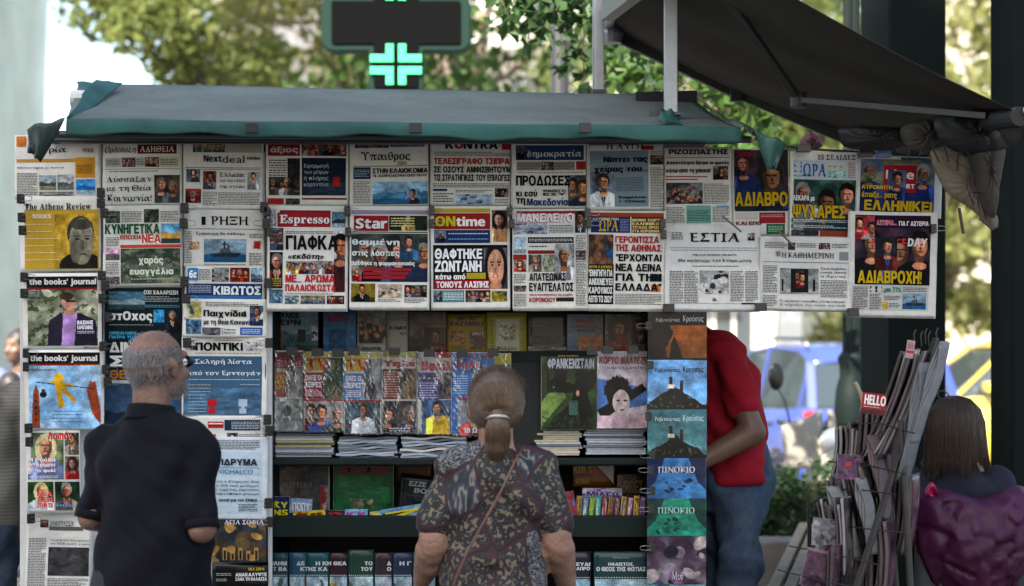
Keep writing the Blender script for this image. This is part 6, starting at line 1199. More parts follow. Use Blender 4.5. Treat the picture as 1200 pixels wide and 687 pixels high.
    # thin shoulder strap running over the back
    pts = [(.085, -.03, 1.272), (.06, -.108, 1.235), (.03, -.138, 1.17), (-.0, -.143, 1.11), (-.035, -.148, 1.05), (-.075, -.155, .98), (-.12, -.155, .88), (-.165, -.15, .74)]
    g = MB(); g.tube(pts, .0042, 6); bag = g.build('shoulder_strap', mat('brown_leather', (.12, .05, .03), .45), t, smooth=True)
    g = MB(); g.box((-.245, -.06, .66), (.06, .2, .2)); g.build('handbag', MATS['brown_leather'], t, bevel=.02)
woman_blouse()
# ------------------------------------------------------------------ man in red T-shirt beside the kiosk
def man_red():
    d = 7.85; t = empty('person', (xf(838, d), CAMY+d, .12), 'man in a red T-shirt and blue jeans leaning at the kiosk side', 'person'); lean = .1
    # faces -x ; modelled facing +y then turned 90 degrees plus a little
    t.rotation_euler = (0, 0, math.radians(100))
    hc = Vector((0, .24, 1.69)); hp, M = headprims(hc, 0, -.25, 1.04)
    LA = [(-.19, -.01, 1.38), (-.225, -.085, 1.13), (-.2, .17, .99)]; RA = [(.19, .02, 1.38), (.22, .2, 1.15), (.16, .42, 1.05)]
    body = hp+[rings([(0, -.07, 1.0, .14, .09), (0, -.03, 1.3, .15, .1), (0, .07, 1.48, .09, .07)]), cap((0, .1, 1.48), .06, (0, .2, 1.62), .058)]
    for A, s in ((LA, -1), (RA, 1)):
        body += [cap(Vector(A[0]).lerp(Vector(A[1]), .35), .046, A[1], .05), cap(A[1], .054, A[2], .032)]+hand(A[2], Vector(A[2])-Vector(A[1]), (-s*.9, 0, -.3), -s, 1.05, .6)
    fuse('body', body, M_SKIN3, t, .009, 5)
    sh = [rings([(0, -.075, .93, .18, .14), (0, -.07, 1.05, .18, .135), (0, -.05, 1.2, .182, .135), (0, -.02, 1.34, .185, .135), (0, .02, 1.43, .165, .12), (0, .075, 1.5, .12, .095), (0, .12, 1.55, .08, .075)], e=2.1), cap((-.07, .09, 1.51), .05, (-.17, .0, 1.42), .065), cap((.07, .09, 1.51), .05, (.17, .0, 1.42), .065)]
    for A in (LA, RA):
        a, b_ = Vector(A[0]), Vector(A[1]); sh += [cap(a, .066, a.lerp(b_, .6), .068)]
    fuse('t_shirt', sh, clothmat('crimson_jersey', (.27, .008, .018), var=.2, vscale=5), t, .011, 3, folds(2.0, 21))
    legs(t, M_JEANS, .97, y0=-.075, seed=22, crease=2.2, r=(.105, .085, .075), rear=.11)
    for s in (-1, 1): shoe(t, s*.12, .0, 0, MATS['black_leather'], 1.05)
    eyes(M, t)
    b = MB(); v, f = ico((0, -.02, .04), (.08, .1, .09)); b.add([M @ q for q in v], f); b.build('hair', mat('black_hair', (.02, .016, .014), .5, bump=.5), t, smooth=True)
    pl_ = empty('wooden_step', (t.location.x, t.location.y, 0), 'low wooden step under the red T-shirt man', 'step'); mw = mat('weathered_wood', (.24, .2, .16), .8, var=.3, vscale=10, stretch=(8, 1, 8), bump=.3)
    for i in range(5): MB().box((0, -.24+.12*i, .105), (.7, .11, .028)).build('plank', mw, pl_, bevel=.003)
    for s in (-1, 1): MB().box((s*.3, 0, .044), (.06, .56, .092)).build('bearer', mw, pl_)
man_red()
# ------------------------------------------------------------------ passer-by at the left edge, holding a phone
def man_left():
    d = 7.9; t = empty('person', (xf(-34, d), CAMY+d, 0), 'man in a grey fine-striped shirt holding a black phone, cut by left edge', 'person', rz=.5)
    hc = Vector((0, .03, 1.56)); hp, M = headprims(hc, .5, .0)
    LA = [(-.19, 0, 1.38), (-.22, .02, 1.1), (-.18, .22, 1.0)]; RA = [(.19, 0, 1.38), (.235, -.0, 1.12), (.215, .1, .93)]
    body = hp+[rings([(0, 0, .95, .15, .1), (0, 0, 1.25, .17, .11), (0, 0, 1.4, .1, .08)]), cap((0, 0, 1.36), .058, (0, .01, 1.5), .056)]
    for A, s in ((LA, -1), (RA, 1)): body += [cap(Vector(A[0]).lerp(Vector(A[1]), .35), .043, A[1], .045), cap(A[1], .047, A[2], .03)]+hand(A[2], Vector(A[2])-Vector(A[1]), (-s*.8, .5, 0), -s, 1.0, .9)
    fuse('body', body, M_SKIN3, t, .009, 4)
    m = clothmat('grey_striped_jersey', (.22, .21, .18)); n = m.node_tree; w_ = n.nodes.new('ShaderNodeTexWave'); w_.bands_direction = 'Z'; w_.inputs['Scale'].default_value = 22; w_.inputs['Distortion'].default_value = .8
    tc = n.nodes.new('ShaderNodeTexCoord'); n.links.new(tc.outputs['Object'], w_.inputs[0]); r = n.nodes.new('ShaderNodeValToRGB'); r.color_ramp.elements[0].color = (.19, .18, .155, 1); r.color_ramp.elements[1].color = (.26, .25, .22, 1); n.links.new(w_.outputs['Fac'], r.inputs[0]); n.links.new(r.outputs[0], n.nodes['Principled BSDF'].inputs['Base Color'])
    sh = [rings([(0, 0, .86, .19, .14), (0, 0, 1.05, .2, .15), (0, 0, 1.2, .19, .135), (0, -.005, 1.3, .18, .115), (0, 0, 1.38, .12, .09), (0, 0, 1.42, .07, .07)], e=2.3), ico((-.15, 0, 1.34), (.075, .07, .06)), ico((.15, 0, 1.34), (.075, .07, .06))]
    for A in (LA, RA): a, b_ = Vector(A[0]), Vector(A[1]); sh.append(cap(a, .07, a.lerp(b_, .72), .075))
    fuse('shirt', sh, m, t, .013, 4, folds(1.3, 31)); legs(t, M_JEANS, .9, seed=32)
    for s in (-1, 1): shoe(t, s*.12, .0, 0, MATS['black_leather'])
    b = MB(); v, f = ico((0, -.02, .035), (.082, .1, .092)); b.add([M @ q for q in v], f); b.build('hair', MATS['black_hair'], t, smooth=True); eyes(M, t)
    ph = empty('mobile_phone', t.matrix_basis @ Vector((.19, .165, .885)), 'black phone held low in the hand of the striped-shirt man', 'phone'); ph.rotation_euler = (.9, .2, .5)
    o = MB().box((0, 0, 0), (.075, .011, .15)).build('body', MATS['black_plastic'], ph, bevel=.004); MB().box((0, -.0065, 0), (.068, .002, .138)).build('screen', MATS['dark_lens'], ph)
man_left()
def walker(px, d, h, c1, c2, label, rz, seed):
    t = empty('person', (xf(px, d), CAMY+d, 0), label, 'person', rz=rz); k = h/1.7
    hc = Vector((0, .02, 1.58*k)); hp, M = headprims(hc, 0, 0, k)
    LA = [(-.18, 0, 1.38*k), (-.22, .03, 1.12*k), (-.18, .16, .95*k)]; RA = [(.18, 0, 1.38*k), (.22, -.03, 1.12*k), (.2, .06, .88*k)]
    body = hp+[rings([(0, 0, .95*k, .14, .1), (0, 0, 1.38*k, .12, .08)]), cap((0, 0, 1.36*k), .056, (0, .0, 1.5*k), .055)]
    for A, s in ((LA, -1), (RA, 1)): body += [cap(A[0], .05, A[1], .042), cap(A[1], .043, A[2], .028)]+hand(A[2], Vector(A[2])-Vector(A[1]), (-s, 0, 0), -s, 1, .6)
    fuse('body', body, M_SKIN3, t, .013, 3)
    sh = [rings([(0, 0, .86*k, .18, .13), (0, 0, 1.2*k, .19, .13), (0, 0, 1.34*k, .16, .1), (0, 0, 1.41*k, .08, .07)])]
    for A in (LA, RA): a, b_ = Vector(A[0]), Vector(A[1]); sh.append(cap(a, .066, a.lerp(b_, .9), .06))
    fuse('top', sh, clothmat('cloth_'+str(seed), c1, var=.15), t, .018, 3, folds(1.2, seed)); legs(t, clothmat('cloth_leg_'+str(seed), c2, var=.15), .88*k, seed=seed+1)
    for s in (-1, 1): shoe(t, s*.12, .0, 0, MATS['black_leather'], k)
    b = MB(); v, f = ico((0, -.022, .035), (.083, .1, .092)); b.add([M @ q for q in v], f); b.build('hair', MATS['black_hair'], t, smooth=True)
walker(24, 13.0, 1.68, (.12, .14, .3), (.05, .07, .13), 'distant pedestrian in a blue shirt walking left of the newspapers', 2.6, 41)
walker(12, 11.4, 1.42, (.02, .022, .035), (.03, .03, .04), 'distant pedestrian in dark clothes nearest the striped-shirt man', .3, 43)
# ------------------------------------------------------------------ seated woman and her chair
def seated():
    d = 7.55; X = xf(1122, d); Y = CAMY+d; t = empty('person', (X, Y, 0), 'seated woman with dark bobbed hair and glasses on her head, from behind', 'person', rz=.12)
    hc = Vector((.0, .05, 1.255)); hp, M = headprims(hc, .1, -.1, 1.0)
    LA = [(-.17, .02, 1.07), (-.24, .02, .82), (-.27, .24, .74)]; RA = [(.17, .02, 1.07), (.22, .05, .8), (.2, .28, .72)]
    body = hp+[rings([(0, 0, .6, .15, .11), (0, 0, .9, .13, .08), (0, 0, 1.04, .08, .055), (0, .02, 1.12, .05, .05)]), cap((0, .01, 1.05), .052, (0, .03, 1.18), .05)]
    for A, s in ((LA, -1), (RA, 1)): body += [cap(Vector(A[0]).lerp(Vector(A[1]), .3), .04, A[1], .042), cap(A[1], .042, A[2], .027)]+hand(A[2], Vector(A[2])-Vector(A[1]), (0, 0, -1), -s, .95, .5)
    fuse('body', body, M_SKIN, t, .0085, 5)
    sh = [rings([(0, .0, .55, .19, .15), (0, 0, .75, .18, .135), (0, 0, .92, .18, .12), (0, 0, 1.03, .15, .1), (0, .01, 1.085, .1, .08), (0, .015, 1.125, .08, .075), (0, .02, 1.145, .07, .07)], e=2.3), ico((-.14, .01, 1.03), (.075, .065, .055)), ico((.14, .01, 1.03), (.075, .065, .055))]
    for A in (LA, RA): a, b_ = Vector(A[0]), Vector(A[1]); sh.append(cap(a, .062, a.lerp(b_, .8), .06))
    fuse('top', sh, clothmat('slate_cloth', (.014, .014, .024), var=.15), t, .012, 4, folds(1.2, 51))
    P = [rings([(0, .02, .46, .19, .16), (0, .02, .6, .19, .15), (0, .01, .68, .17, .13)])]
    for s in (-1, 1): P += [cap((s*.1, .03, .53), .09, (s*.13, .47, .52), .07), cap((s*.13, .47, .52), .07, (s*.13, .5, .1), .05)]
    fuse('trousers', P, clothmat('dark_trouser_cloth', (.02, .02, .026)), t, .014, 4, folds(1, 52))
    for s in (-1, 1): shoe(t, s*.13, .5, 0, MATS['black_leather'], .92)
    eyes(M, t)
    MH = mat('dark_brown_hair', (.018, .01, .0065), .5, var=.5, vscale=80, stretch=(1, 1, .1), spec=.6)
    HP = [ico((0, -.012, .045), (.1, .108, .09)), rings([(0, -.02, -.12, .1, .08), (0, -.02, -.09, .112, .094), (0, -.02, -.03, .11, .106), (0, -.015, .05, .096, .102), (0, -.01, .11, .06, .07)], e=2.0)]
    h = fuse('hair', [([M @ Vector(v) for v in vs], fs) for vs, fs in HP], MH, t, .007, 5, lambda c: .0022*np.sin(np.arctan2(c[:, 0], c[:, 1])*26+2*np.sin(c[:, 2]*25)))
    rd = random.Random(6); P = []
    for i in range(1000):
        a = rd.uniform(math.pi*.92, math.pi*2.08); L = rd.uniform(-.175, -.12)+.012*math.sin(a*5); c, s_ = math.cos(a), math.sin(a); pts = []
        for z, rx, ry in ((.135, .02, .02), (.12, .06, .07), (.08, .095, .1), (.03, .11, .112), (-.04, .113, .11), (-.1, .12, .1), (L, .108+.03*rd.random(), .09)):
            j = 1+rd.uniform(0, .045); pts.append(M @ Vector((c*rx*j+rd.uniform(-.002, .002), -.015+s_*ry*j, z)))
        P.append(pts)
    strands('strand', P, .0009, mat('dark_brown_strand', (.04, .022, .013), .42, var=.4, vscale=140, spec=.6), h, 3)
    g = MB()
    for s in (-1, 1): g.tube([M @ Vector((s*.03-.05+.022*math.cos(a), .03+.012*math.sin(a), .142+.018*math.sin(a))) for a in [i*.5236 for i in range(13)]], .0022, 6, cap=False); g.tube([M @ Vector((s*.05-.05, .03, .142)), M @ Vector((s*.1-.01, -.04, .06))], .002, 6)
    g.build('eyeglasses', MATS['black_plastic'], t, smooth=True)
    c = empty('garden_chair', (X-.01, Y, 0), 'dark chair of the seated woman under a magenta plastic bag', 'chair', rz=.12); mc = mat('chair_plastic_dark', (.03, .032, .036), .5)
    MB().box((0, .08, .435), (.46, .46, .035)).build('seat', mc, c, bevel=.015)
    b = MB(); b.grid(lambda u, v: (-.23+.46*u, -.19-.03*math.sin(u*math.pi)-.05*v, .5+.46*v), 14, 10); b.build('backrest', mc, c, smooth=True, solid=.022)
    for sx in (-1, 1):
        for sy in (-1, 1): MB().tube([(sx*.2, .08+sy*.19, .42), (sx*.23, .08+sy*.23, 0)], .018, 10).build('leg', mc, c, smooth=True)
    # crumpled plastic bag pulled over the back of the chair
    pb = empty('plastic_bag', (X-.01, Y, 0), 'crumpled magenta purple plastic bag pulled over the chair back', 'plastic bag', rz=.12); mp = mat('magenta_plastic_film', (.06, .007, .04), .5, var=.3, vscale=3, trans=.25, bump=.4, bscale=22, spec=.35)
    rg = np.random.default_rng(9); pk = rg.random((40, 2)); ph_ = rg.random(40)*6.28; ht = rg.uniform(-1, 1, 40)
    def bag(u, v):
        x = -.235+.47*u; hw = 1-.45*max(0, v-.45)**1.3*2; x *= hw; z = 1.045-.38*v+.02*math.sin(u*9)*(1-v)
        dd = sorted(((u-pk[i, 0])**2+(v-pk[i, 1])**2, i) for i in range(40)); f_ = dd[0][0]**.5-dd[1][0]**.5
        y = -.2-.1*math.sin(u*math.pi)**.6-.05*math.sin(v*math.pi)+f_*.07+.007*math.sin(u*31+v*13)*math.sin(v*17-u*9)+.02*ht[dd[0][1]]
        if v < .08: y += .09*(1-v/.08)
        return (x, y, z+f_*.03)
    b = MB(); b.grid(bag, 52, 40); b.build('film', mp, pb, smooth=True, solid=.0015)
    b = MB(); b.grid(lambda u, v: (-.2+.05*u, -.24-.02*math.sin(v*9), 1.045+.04*math.sin(u*3)-.06*v), 6, 6); b.build('torn_edge', mat('pink_film', (.5, .02, .12), .35, trans=.3), pb, smooth=True, solid=.001)
    st = empty('wooden_stool', (X+.02, Y-.32, 0), 'low stool topped with a creased kraft paper parcel behind the chair', 'stool'); mw = MATS['weathered_wood']
    MB().box((0, 0, .47), (.38, .3, .03)).build('seat', mw, st, bevel=.005)
    for sx in (-1, 1):
        for sy in (-1, 1): MB().box((sx*.15, sy*.11, .228), (.04, .04, .455)).build('leg', mw, st)
    kp_ = MB(); kp_.grid(lambda u, v: (X+.02+(-.17+.34*u), Y-.32+(-.13+.26*v), .52+.05*math.sin(u*3.1)*math.sin(v*3.1)+.012*math.sin(u*23+v*17)), 24, 18); tag(kp_.build('paper_parcel', mat('kraft_paper', (.33, .26, .16), .7, bump=.5, bscale=20), solid=.05, smooth=False), 'creased brown paper parcel lying on the stool', 'parcel')
seated()
# ------------------------------------------------------------------ plastic film over the wrapped magazines
def filmmat():
    m = bpy.data.materials.new('crinkled_clear_film'); m.use_nodes = True; n = m.node_tree; n.nodes.clear(); o = n.nodes.new('ShaderNodeOutputMaterial')
    t = n.nodes.new('ShaderNodeBsdfTransparent'); t.inputs[0].default_value = (.97, .97, .98, 1); g = n.nodes.new('ShaderNodeBsdfGlossy'); g.inputs['Roughness'].default_value = .12
    tc = n.nodes.new('ShaderNodeTexCoord'); mp = n.nodes.new('ShaderNodeMapping'); mp.inputs['Rotation'].default_value = (0, .6, 0); mp.inputs['Scale'].default_value = (1, 1, .22); n.links.new(tc.outputs['Object'], mp.inputs[0])
    ns = n.nodes.new('ShaderNodeTexNoise'); ns.inputs['Scale'].default_value = 42; ns.inputs['Detail'].default_value = 3; n.links.new(mp.outputs[0], ns.inputs['Vector'])
    b = n.nodes.new('ShaderNodeBump'); b.inputs['Strength'].default_value = 1; b.inputs['Distance'].default_value = .03; n.links.new(ns.outputs['Fac'], b.inputs['Height']); n.links.new(b.outputs[0], g.inputs['Normal'])
    r = n.nodes.new('ShaderNodeValToRGB'); r.color_ramp.elements[0].position = .5; r.color_ramp.elements[0].color = (.04,)*3+(1,); r.color_ramp.elements[1].position = .72; r.color_ramp.elements[1].color = (.4,)*3+(1,); n.links.new(ns.outputs['Fac'], r.inputs[0])
    x = n.nodes.new('ShaderNodeMixShader'); n.links.new(r.outputs[0], x.inputs[0]); n.links.new(t.outputs[0], x.inputs[1]); n.links.new(g.outputs[0], x.inputs[2]); n.links.new(x.outputs[0], o.inputs[0]); return m
MF = filmmat(); rd = random.Random(77)
for p in MAGS:
    ph = rd.random()*9; a_ = rd.uniform(.6, 1.3)
    b = MB(); b.grid(lambda u, v: (-p.W/2*1.01+p.W*1.02*u, -p.th/2-.006-.004*math.sin(u*9+v*16*a_+ph)*math.sin(u*math.pi)-.003*abs(math.sin(u*23-v*31*a_+ph)), p.H/2*1.01-p.H*1.02*v), 26, 40)
    b.build('plastic_wrap', MF, p.root, smooth=False)
# ------------------------------------------------------------------ binder clips
MCL = mat('clip_black', (.004, .004, .0045), .4); MCW = mat('clip_wire', (.2, .2, .21), .35, 1)
ct = None
def clip(px, py, d=7.13, label='black binder clip holding the edges of the newspapers', w_=.027, h_=.036, side=1, grp='black binder clips on the newspapers', wire=True, rz=0, mcol=None):
    global ct
    key = (round(w_, 3), round(h_, 3), side, wire, mcol is None)
    if ct is None: ct = {}
    if key not in ct:
        r = empty('binder_clip'); b = MB(); P_ = [(-h_*.0, 0), ]
        b.prism([(-w_/2, -h_/2), (w_/2, -h_/2), (w_/2*.92, h_/2), (-w_/2*.92, h_/2)], .004, Matrix.Translation((0, -.008, 0))); b.prism([(-w_/2, -h_/2), (w_/2, -h_/2), (w_/2*.92, h_/2), (-w_/2*.92, h_/2)], .003, Matrix.Translation((0, .02, 0)))
        b.box((-side*w_/2*.95, .006, 0), (.0025, .03, h_*.96)); b.build('jaw', mcol or MCL, r, bevel=.001)
        if wire:
            g = MB(); x0 = side*w_/2
            g.tube([(x0-side*.006, -.012, h_*.2), (x0+side*.012, -.013, h_*.28), (x0+side*.03, -.012, h_*.2), (x0+side*.032, -.012, 0), (x0+side*.03, -.012, -h_*.2), (x0+side*.012, -.013, -h_*.28), (x0-side*.006, -.012, -h_*.2)], .0011, 5); g.build('wire_handle', MCW, r)
        ct[key] = r; o = r; tag(o, label, 'binder clip', grp)
    else: o = copy_tree(ct[key]); o['label'] = label; o['group'] = grp
    o.location = S(px, py, d); o.rotation_euler = (0, 0, rz); return o
ORD = ['first', 'second', 'third', 'fourth', 'fifth', 'sixth', 'seventh', 'eighth', 'ninth', 'tenth', 'eleventh', 'twelfth', 'thirteenth', 'fourteenth']
def clips(pts, tail, d=7.13, **k):
    for i, (px, py) in enumerate(pts): clip(px, py, d, f'{ORD[i]} '+tail, **k)
clips(((24, 233), (25, 255), (26, 270), (28, 325), (28, 344), (31, 414), (31, 430), (33, 502), (34, 518), (36, 608)), 'black clip from the top on the left edge of the leftmost newspaper column', w_=.022, h_=.034)
clips(((118, 226), (118, 238), (122, 250), (119, 323), (123, 335), (120, 350), (126, 372), (121, 406), (124, 433), (126, 448)), 'black clip from the top between the first and second newspaper columns', w_=.024, h_=.034)
clips(((216, 244), (215, 262), (216, 330), (218, 350), (219, 402)), 'black clip from the top between the second and third newspaper columns', w_=.026, h_=.036)
clips(((309, 243), (312, 262), (314, 332), (315, 402), (313, 492), (315, 505), (314, 590), (316, 612)), 'black clip from the top on the right edge of the third newspaper column', w_=.026, h_=.036, side=-1)
clips(((313, 248), (317, 272), (407, 247), (408, 272), (506, 247), (506, 262), (597, 248), (600, 262), (689, 250), (691, 262), (777, 262), (778, 275), (1094, 268)), 'black clip from the left between the two upper newspaper rows', w_=.02, h_=.032)
clips(((784, 361), (892, 360), (1000, 366)), 'black clip from the left on the bottom edge of the white broadsheets', 7.12, w_=.04, h_=.03, wire=False, grp='clips along the bottom of the row')
clips(((295, 150), (487, 150), (686, 150)), 'dark clip from the left gripping the teal roof hem', 6.8, w_=.042, h_=.034, wire=False, grp='clips on the teal roof hem')
clips(((942, 174), (1015, 180)), 'dark clip from the left on the top edge of the sports newspapers', 7.12, w_=.05, h_=.026, wire=False, grp='clips on top of the sports newspapers')
MBL = mat('clip_blue', (.03, .1, .3), .4); clip(1036, 180, 7.12, 'bright blue clip on the newspaper under the awning tip', .052, .026, 1, 'blue clip', wire=False, mcol=MBL)
clips(((342, 412), (372, 413), (396, 414), (415, 412), (462, 412), (503, 414), (542, 414), (578, 413), (694, 412), (712, 410), (742, 410)), 'black clip from the left along the rail of wrapped magazines', 7.27, w_=.04, h_=.028, wire=False, grp='black clips on the magazine rail')
clips(((760, 382), (762, 428), (760, 488), (764, 534), (762, 551), (764, 575), (762, 597), (764, 642)), 'wire-looped clip from the top beside the comic cover column', 7.15, w_=.022, h_=.03, side=-1, grp='black clips on the comic column')
# wooden pegs
for nm, a, b_ in (('brown peg across the wide serif-titled broadsheet', (846, 253), (869, 272)), ('brown peg across the small-crest broadsheet', (911, 270), (931, 289))):
    A_, B_ = S(*a, 7.11), S(*b_, 7.11); r = empty('clothes_peg', (A_+B_)/2, nm, 'clothes peg', 'wooden pegs'); mp_ = mat('peg_wood', (.12, .08, .055), .7, var=.3, vscale=40)
    dv = (B_-A_)/2; off = Vector((0, .0, .0))
    for s in (-1, 1):
        q = MB(); q.bar(-dv+Vector((0, s*.005, 0)), dv+Vector((0, s*.0035, 0)), .009, .005); q.build('half', mp_, r)
    q = MB(); q.tube([Vector((-.004, -.009, .004)), Vector((.004, -.009, -.004))], .003, 8); q.build('spring', MCW, r)
# hanging wires and strings between the columns of newspapers
wr = empty('hanging_wire', S(120, 160, 7.16), 'thin dark wires the newspapers are clipped to under the eave', 'wire')
for px in (119, 214, 311, 409, 503, 598, 687, 778): 
    b = MB(); b.tube([S(px, 158, 7.17)-wr.location, S(px+(2 if px < 300 else 0), 610 if px < 320 else 362, 7.20)-wr.location], .002, 5); b.build('wire', MCL, wr)
for y0, y1, xa, xb in ((163, 166, 50, 884), (168, 164, 70, 884)):
    b = MB(); b.tube([S(xa, y0, 7.1)-wr.location, S((xa+xb)/2, (y0+y1)/2+3, 7.1)-wr.location, S(xb, y1, 7.1)-wr.location], .0022, 5); b.build('wire', MCW, wr)
b = MB(); b.tube([S(884, 163, 7.2)-wr.location, S(930, 174, 7.2)-wr.location, S(1000, 178, 7.2)-wr.location, S(1098, 184, 7.2)-wr.location, S(1160, 150, 7.1)-wr.location], .005, 6); b.build('wire', MCW, wr)
b = MB(); b.tube([S(780, 362, 7.21)-wr.location, S(1000, 364, 7.21)-wr.location, S(1096, 372, 7.21)-wr.location], .004, 6); b.build('wire', MCL, wr)
# stacks of papers lying on the magazine shelf
MS = [mat('paper_edge_'+str(i), c, .8, var=.15, vscale=60) for i, c in enumerate(((.5, .49, .46), (.3, .38, .45), (.45, .38, .25), (.12, .13, .16), (.4, .42, .45), (.35, .3, .12)))]
def stack(px0, px1, pyt, pyb, label, seq, d=7.38, depth=.24, seed=0, wav=0):
    rd = random.Random(seed); x0, x1 = xf(px0, d), xf(px1, d); z0 = zf(pyb, d); n = max(3, int((pyb-pyt)/2.6)); hh = (zf(pyt, d)-z0)/n
    r = empty('newspaper_stack', ((x0+x1)/2, CAMY+d+depth/2, z0), label, 'stack of newspapers', 'stacks lying on the shelf')
    for i in range(n):
        dx, dy = rd.uniform(-.008, .008), rd.uniform(-.006, .006); b = MB(); W_ = x1-x0-.012
        if wav: b.grid(lambda u, v: (-W_/2+W_*u+dx, -depth/2+depth*v+dy, hh*(i+.5)+wav*math.sin(u*9+i*1.3+seed)*math.sin(u*3.14)), 14, 2); b.build('folded_newspaper', MS[seq[i % len(seq)]], r, solid=hh*.9)
        else: b.box((dx, dy, hh*(i+.5)), (W_, depth, hh*.92)); b.build('folded_newspaper', MS[seq[i % len(seq)]], r, bevel=.0015)
stack(320, 392, 508, 536, 'stack with a yellow-edged issue at the left end of the shelf', [4, 3, 4, 1, 5, 3, 5, 0], seed=1)
stack(394, 466, 512, 537, 'wavy shrink-wrapped stack under the blue television guide', [3, 1, 4, 3, 1], seed=2, wav=.004)
stack(468, 548, 512, 540, 'wavy shrink-wrapped stack left of the blouse shoulder', [3, 4, 1, 3, 0], seed=3, wav=.005)
stack(626, 682, 505, 534, 'cream and tan stack under the dark green comic', [2, 0, 2, 0, 3, 0, 2], seed=4)
stack(684, 758, 503, 533, 'white and blue-edged stack under the red-titled comic', [4, 1, 4, 3, 4, 4, 1, 3], seed=5)
stack(606, 634, 430, 500, 'dark pile of folded papers in the gap behind the ponytail', [3, 3, 1, 3, 3], seed=6, d=7.5)
# ------------------------------------------------------------------ magazine rack at the right
MR = mat('rack_steel', (.035, .03, .027), .5, .4, var=.25, vscale=15)
rk = empty('magazine_rack', (1.42, -.2, 0), 'leaning dark wire magazine rack beside the newspapers', 'magazine rack'); RO = rk.location
def rb(name, m, mb, **k): mb.v = [tuple(Vector(v)-RO) for v in mb.v]; return mb.build(name, m, rk, **k)
def floor_pt(px, d): return Vector((xf(px, d), CAMY+d, 0))
for a, c, w_ in ((S(1097, 396, 6.95), S(1003, 690, 6.75), .026), (S(1090, 440, 7.1), S(1040, 690, 7.35), .016)):
    dirv = (c-a); e = a+dirv*(a.z/(a.z-c.z)); rb('leg', MR, MB().bar(a, e, w_, .012), bevel=.002)
for a, c in ((S(1056, 492, 6.85), S(1067, 690, 6.8)), (S(1036, 505, 7.0), S(1050, 690, 7.0))):
    dirv = (c-a); e = a+dirv*(a.z/(a.z-c.z)); rb('leg', MR, MB().tube([a, e], .012, 10))
for (a, m_, c) in (((982, 497, 7.35), (1030, 496, 7.0), (1072, 508, 6.75)), ((970, 541, 7.3), (1020, 546, 6.98), (1062, 556, 6.75)), ((964, 573, 7.3), (1008, 574, 6.95), (1050, 580, 6.7)), ((948, 604, 7.2), (1000, 618, 6.9), (1062, 625, 6.7)), ((925, 640, 7.1), (980, 650, 6.8), (1030, 662, 6.6)), ((912, 668, 7.0), (960, 680, 6.75), (1010, 690, 6.6))):
    for off in (0,): rb('wire_pocket', MR, MB().tube([S(a[0], a[1]+off*2.2, a[2]), S(m_[0], m_[1]+off*2.2, m_[2]), S(c[0], c[1]+off*2.2, c[2])], .0024, 6))
g = MB()
for i in range(18): g.tube([S(978+1.6*i-i*0, 560+i*7, 7.15-.02*i), S(978+1.6*i-8, 592+i*7, 7.15-.02*i)], .002, 5)
rb('wire_grid', MR, g)
for i, (px, py) in enumerate(((1072, 386), (1080, 388), (1085, 385), (1089, 388), (1098, 384))): rb('wire_hook', MR, MB().tube([S(px, py+18, 6.95), S(px-1, py+6, 6.95), S(px+1.5, py, 6.95)], .0026, 5))
def rackmag(px, py, px2, py2, d, w_, yaw, cover, label, edge=(.5, .48, .46), th=.007, bend=.02, seed=0, words_=None, grp='magazines standing in the wire rack'):
    """top and bottom of the magazine's spine edge as seen; w_ width in metres going away along yaw"""
    a = S(px, py, d); c = S(px2, py2, d); up = a-c; H = up.length; upn = up.normalized(); ax = Vector((math.cos(yaw), math.sin(yaw), 0)); nrm = ax.cross(upn).normalized()
    r = empty('magazine', c, label, 'magazine', grp); b = MB(); rd = random.Random(seed); bd = bend*rd.uniform(.6, 1.4)
    P = lambda u, v: ax*(w_*u)+upn*(H*v)+nrm*(bd*math.sin(v*math.pi*.9)*(1-u*.4)-.004*math.sin(u*8))
    b.grid(P, 8, 14); b.build('pages', mat('edge_%02x%02x%02x' % tuple(int(q*255) for q in edge), edge, .7, var=.15, vscale=120), r, smooth=True, solid=th)
    for s in (-1, 1):
        g = MB(); g.grid(lambda u, v: P(u, v)+nrm*s*(th/2+.0011), 8, 14); o = g.build('cover', None, r, smooth=True, solid=.001); me = o.data
        nx, nz = 9, 15; img = paint(*cover, nx, nz, seed+3) if False else paint(cover[0], nx, nz, seed+3, [hx(q) for q in cover[1:]])
        img = np.where(img <= .04045, img/12.92, ((img+.055)/1.055)**2.4)[::-1].reshape(-1, 3)
        ca = me.color_attributes.new('Col', 'FLOAT_COLOR', 'POINT'); ca.data.foreach_set('color', np.column_stack([img, np.ones(len(img))]).ravel()); me.materials.append(M_GLOSS)
    return r
PKc = ('blob', '4c3640', '644854', '2c2228', '7c6468'); GY = ('blob', '5c5654', '403c40', '787070', '28242a'); rd = random.Random(12)
desc = ['grey', 'pale', 'mauve', 'dusty pink', 'cream', 'silver']
def tier(n, pa, pb, da, dx, dd, cov, name, w_=.2, th=.007, yaw=math.radians(62), seed=0, edge=None, bend=.012):
    n = min(8, n+1); dx *= .82; th *= 1.6
    for i in range(n):
        e = edge or rd.choice([(.12, .1, .1), (.09, .07, .08), (.22, .21, .21), (.045, .04, .042)])
        ord_ = ['first', 'second', 'third', 'fourth', 'fifth', 'sixth', 'seventh', 'eighth'][i]
        rackmag(pa[0]+dx*i+rd.uniform(-.6, .6), pa[1]+rd.uniform(-5, 5), pb[0]+dx*i*.92, pb[1]+rd.uniform(-3, 3), da+dd*i, w_, yaw, cov, f'{ord_} magazine from the left in {name}', e, th, bend*rd.uniform(.4, 1.5), seed+i)
tier(8, (1056, 412), (1010, 535), 7.1, 4.8, -.03, GY, 'the leaning top tier of the wire rack', .2, .006, math.radians(70), 100)
tier(5, (1008, 480), (998, 585), 7.2, 8.5, -.03, PKc, 'the second tier behind the red masthead', .2, .007, math.radians(68), 200)
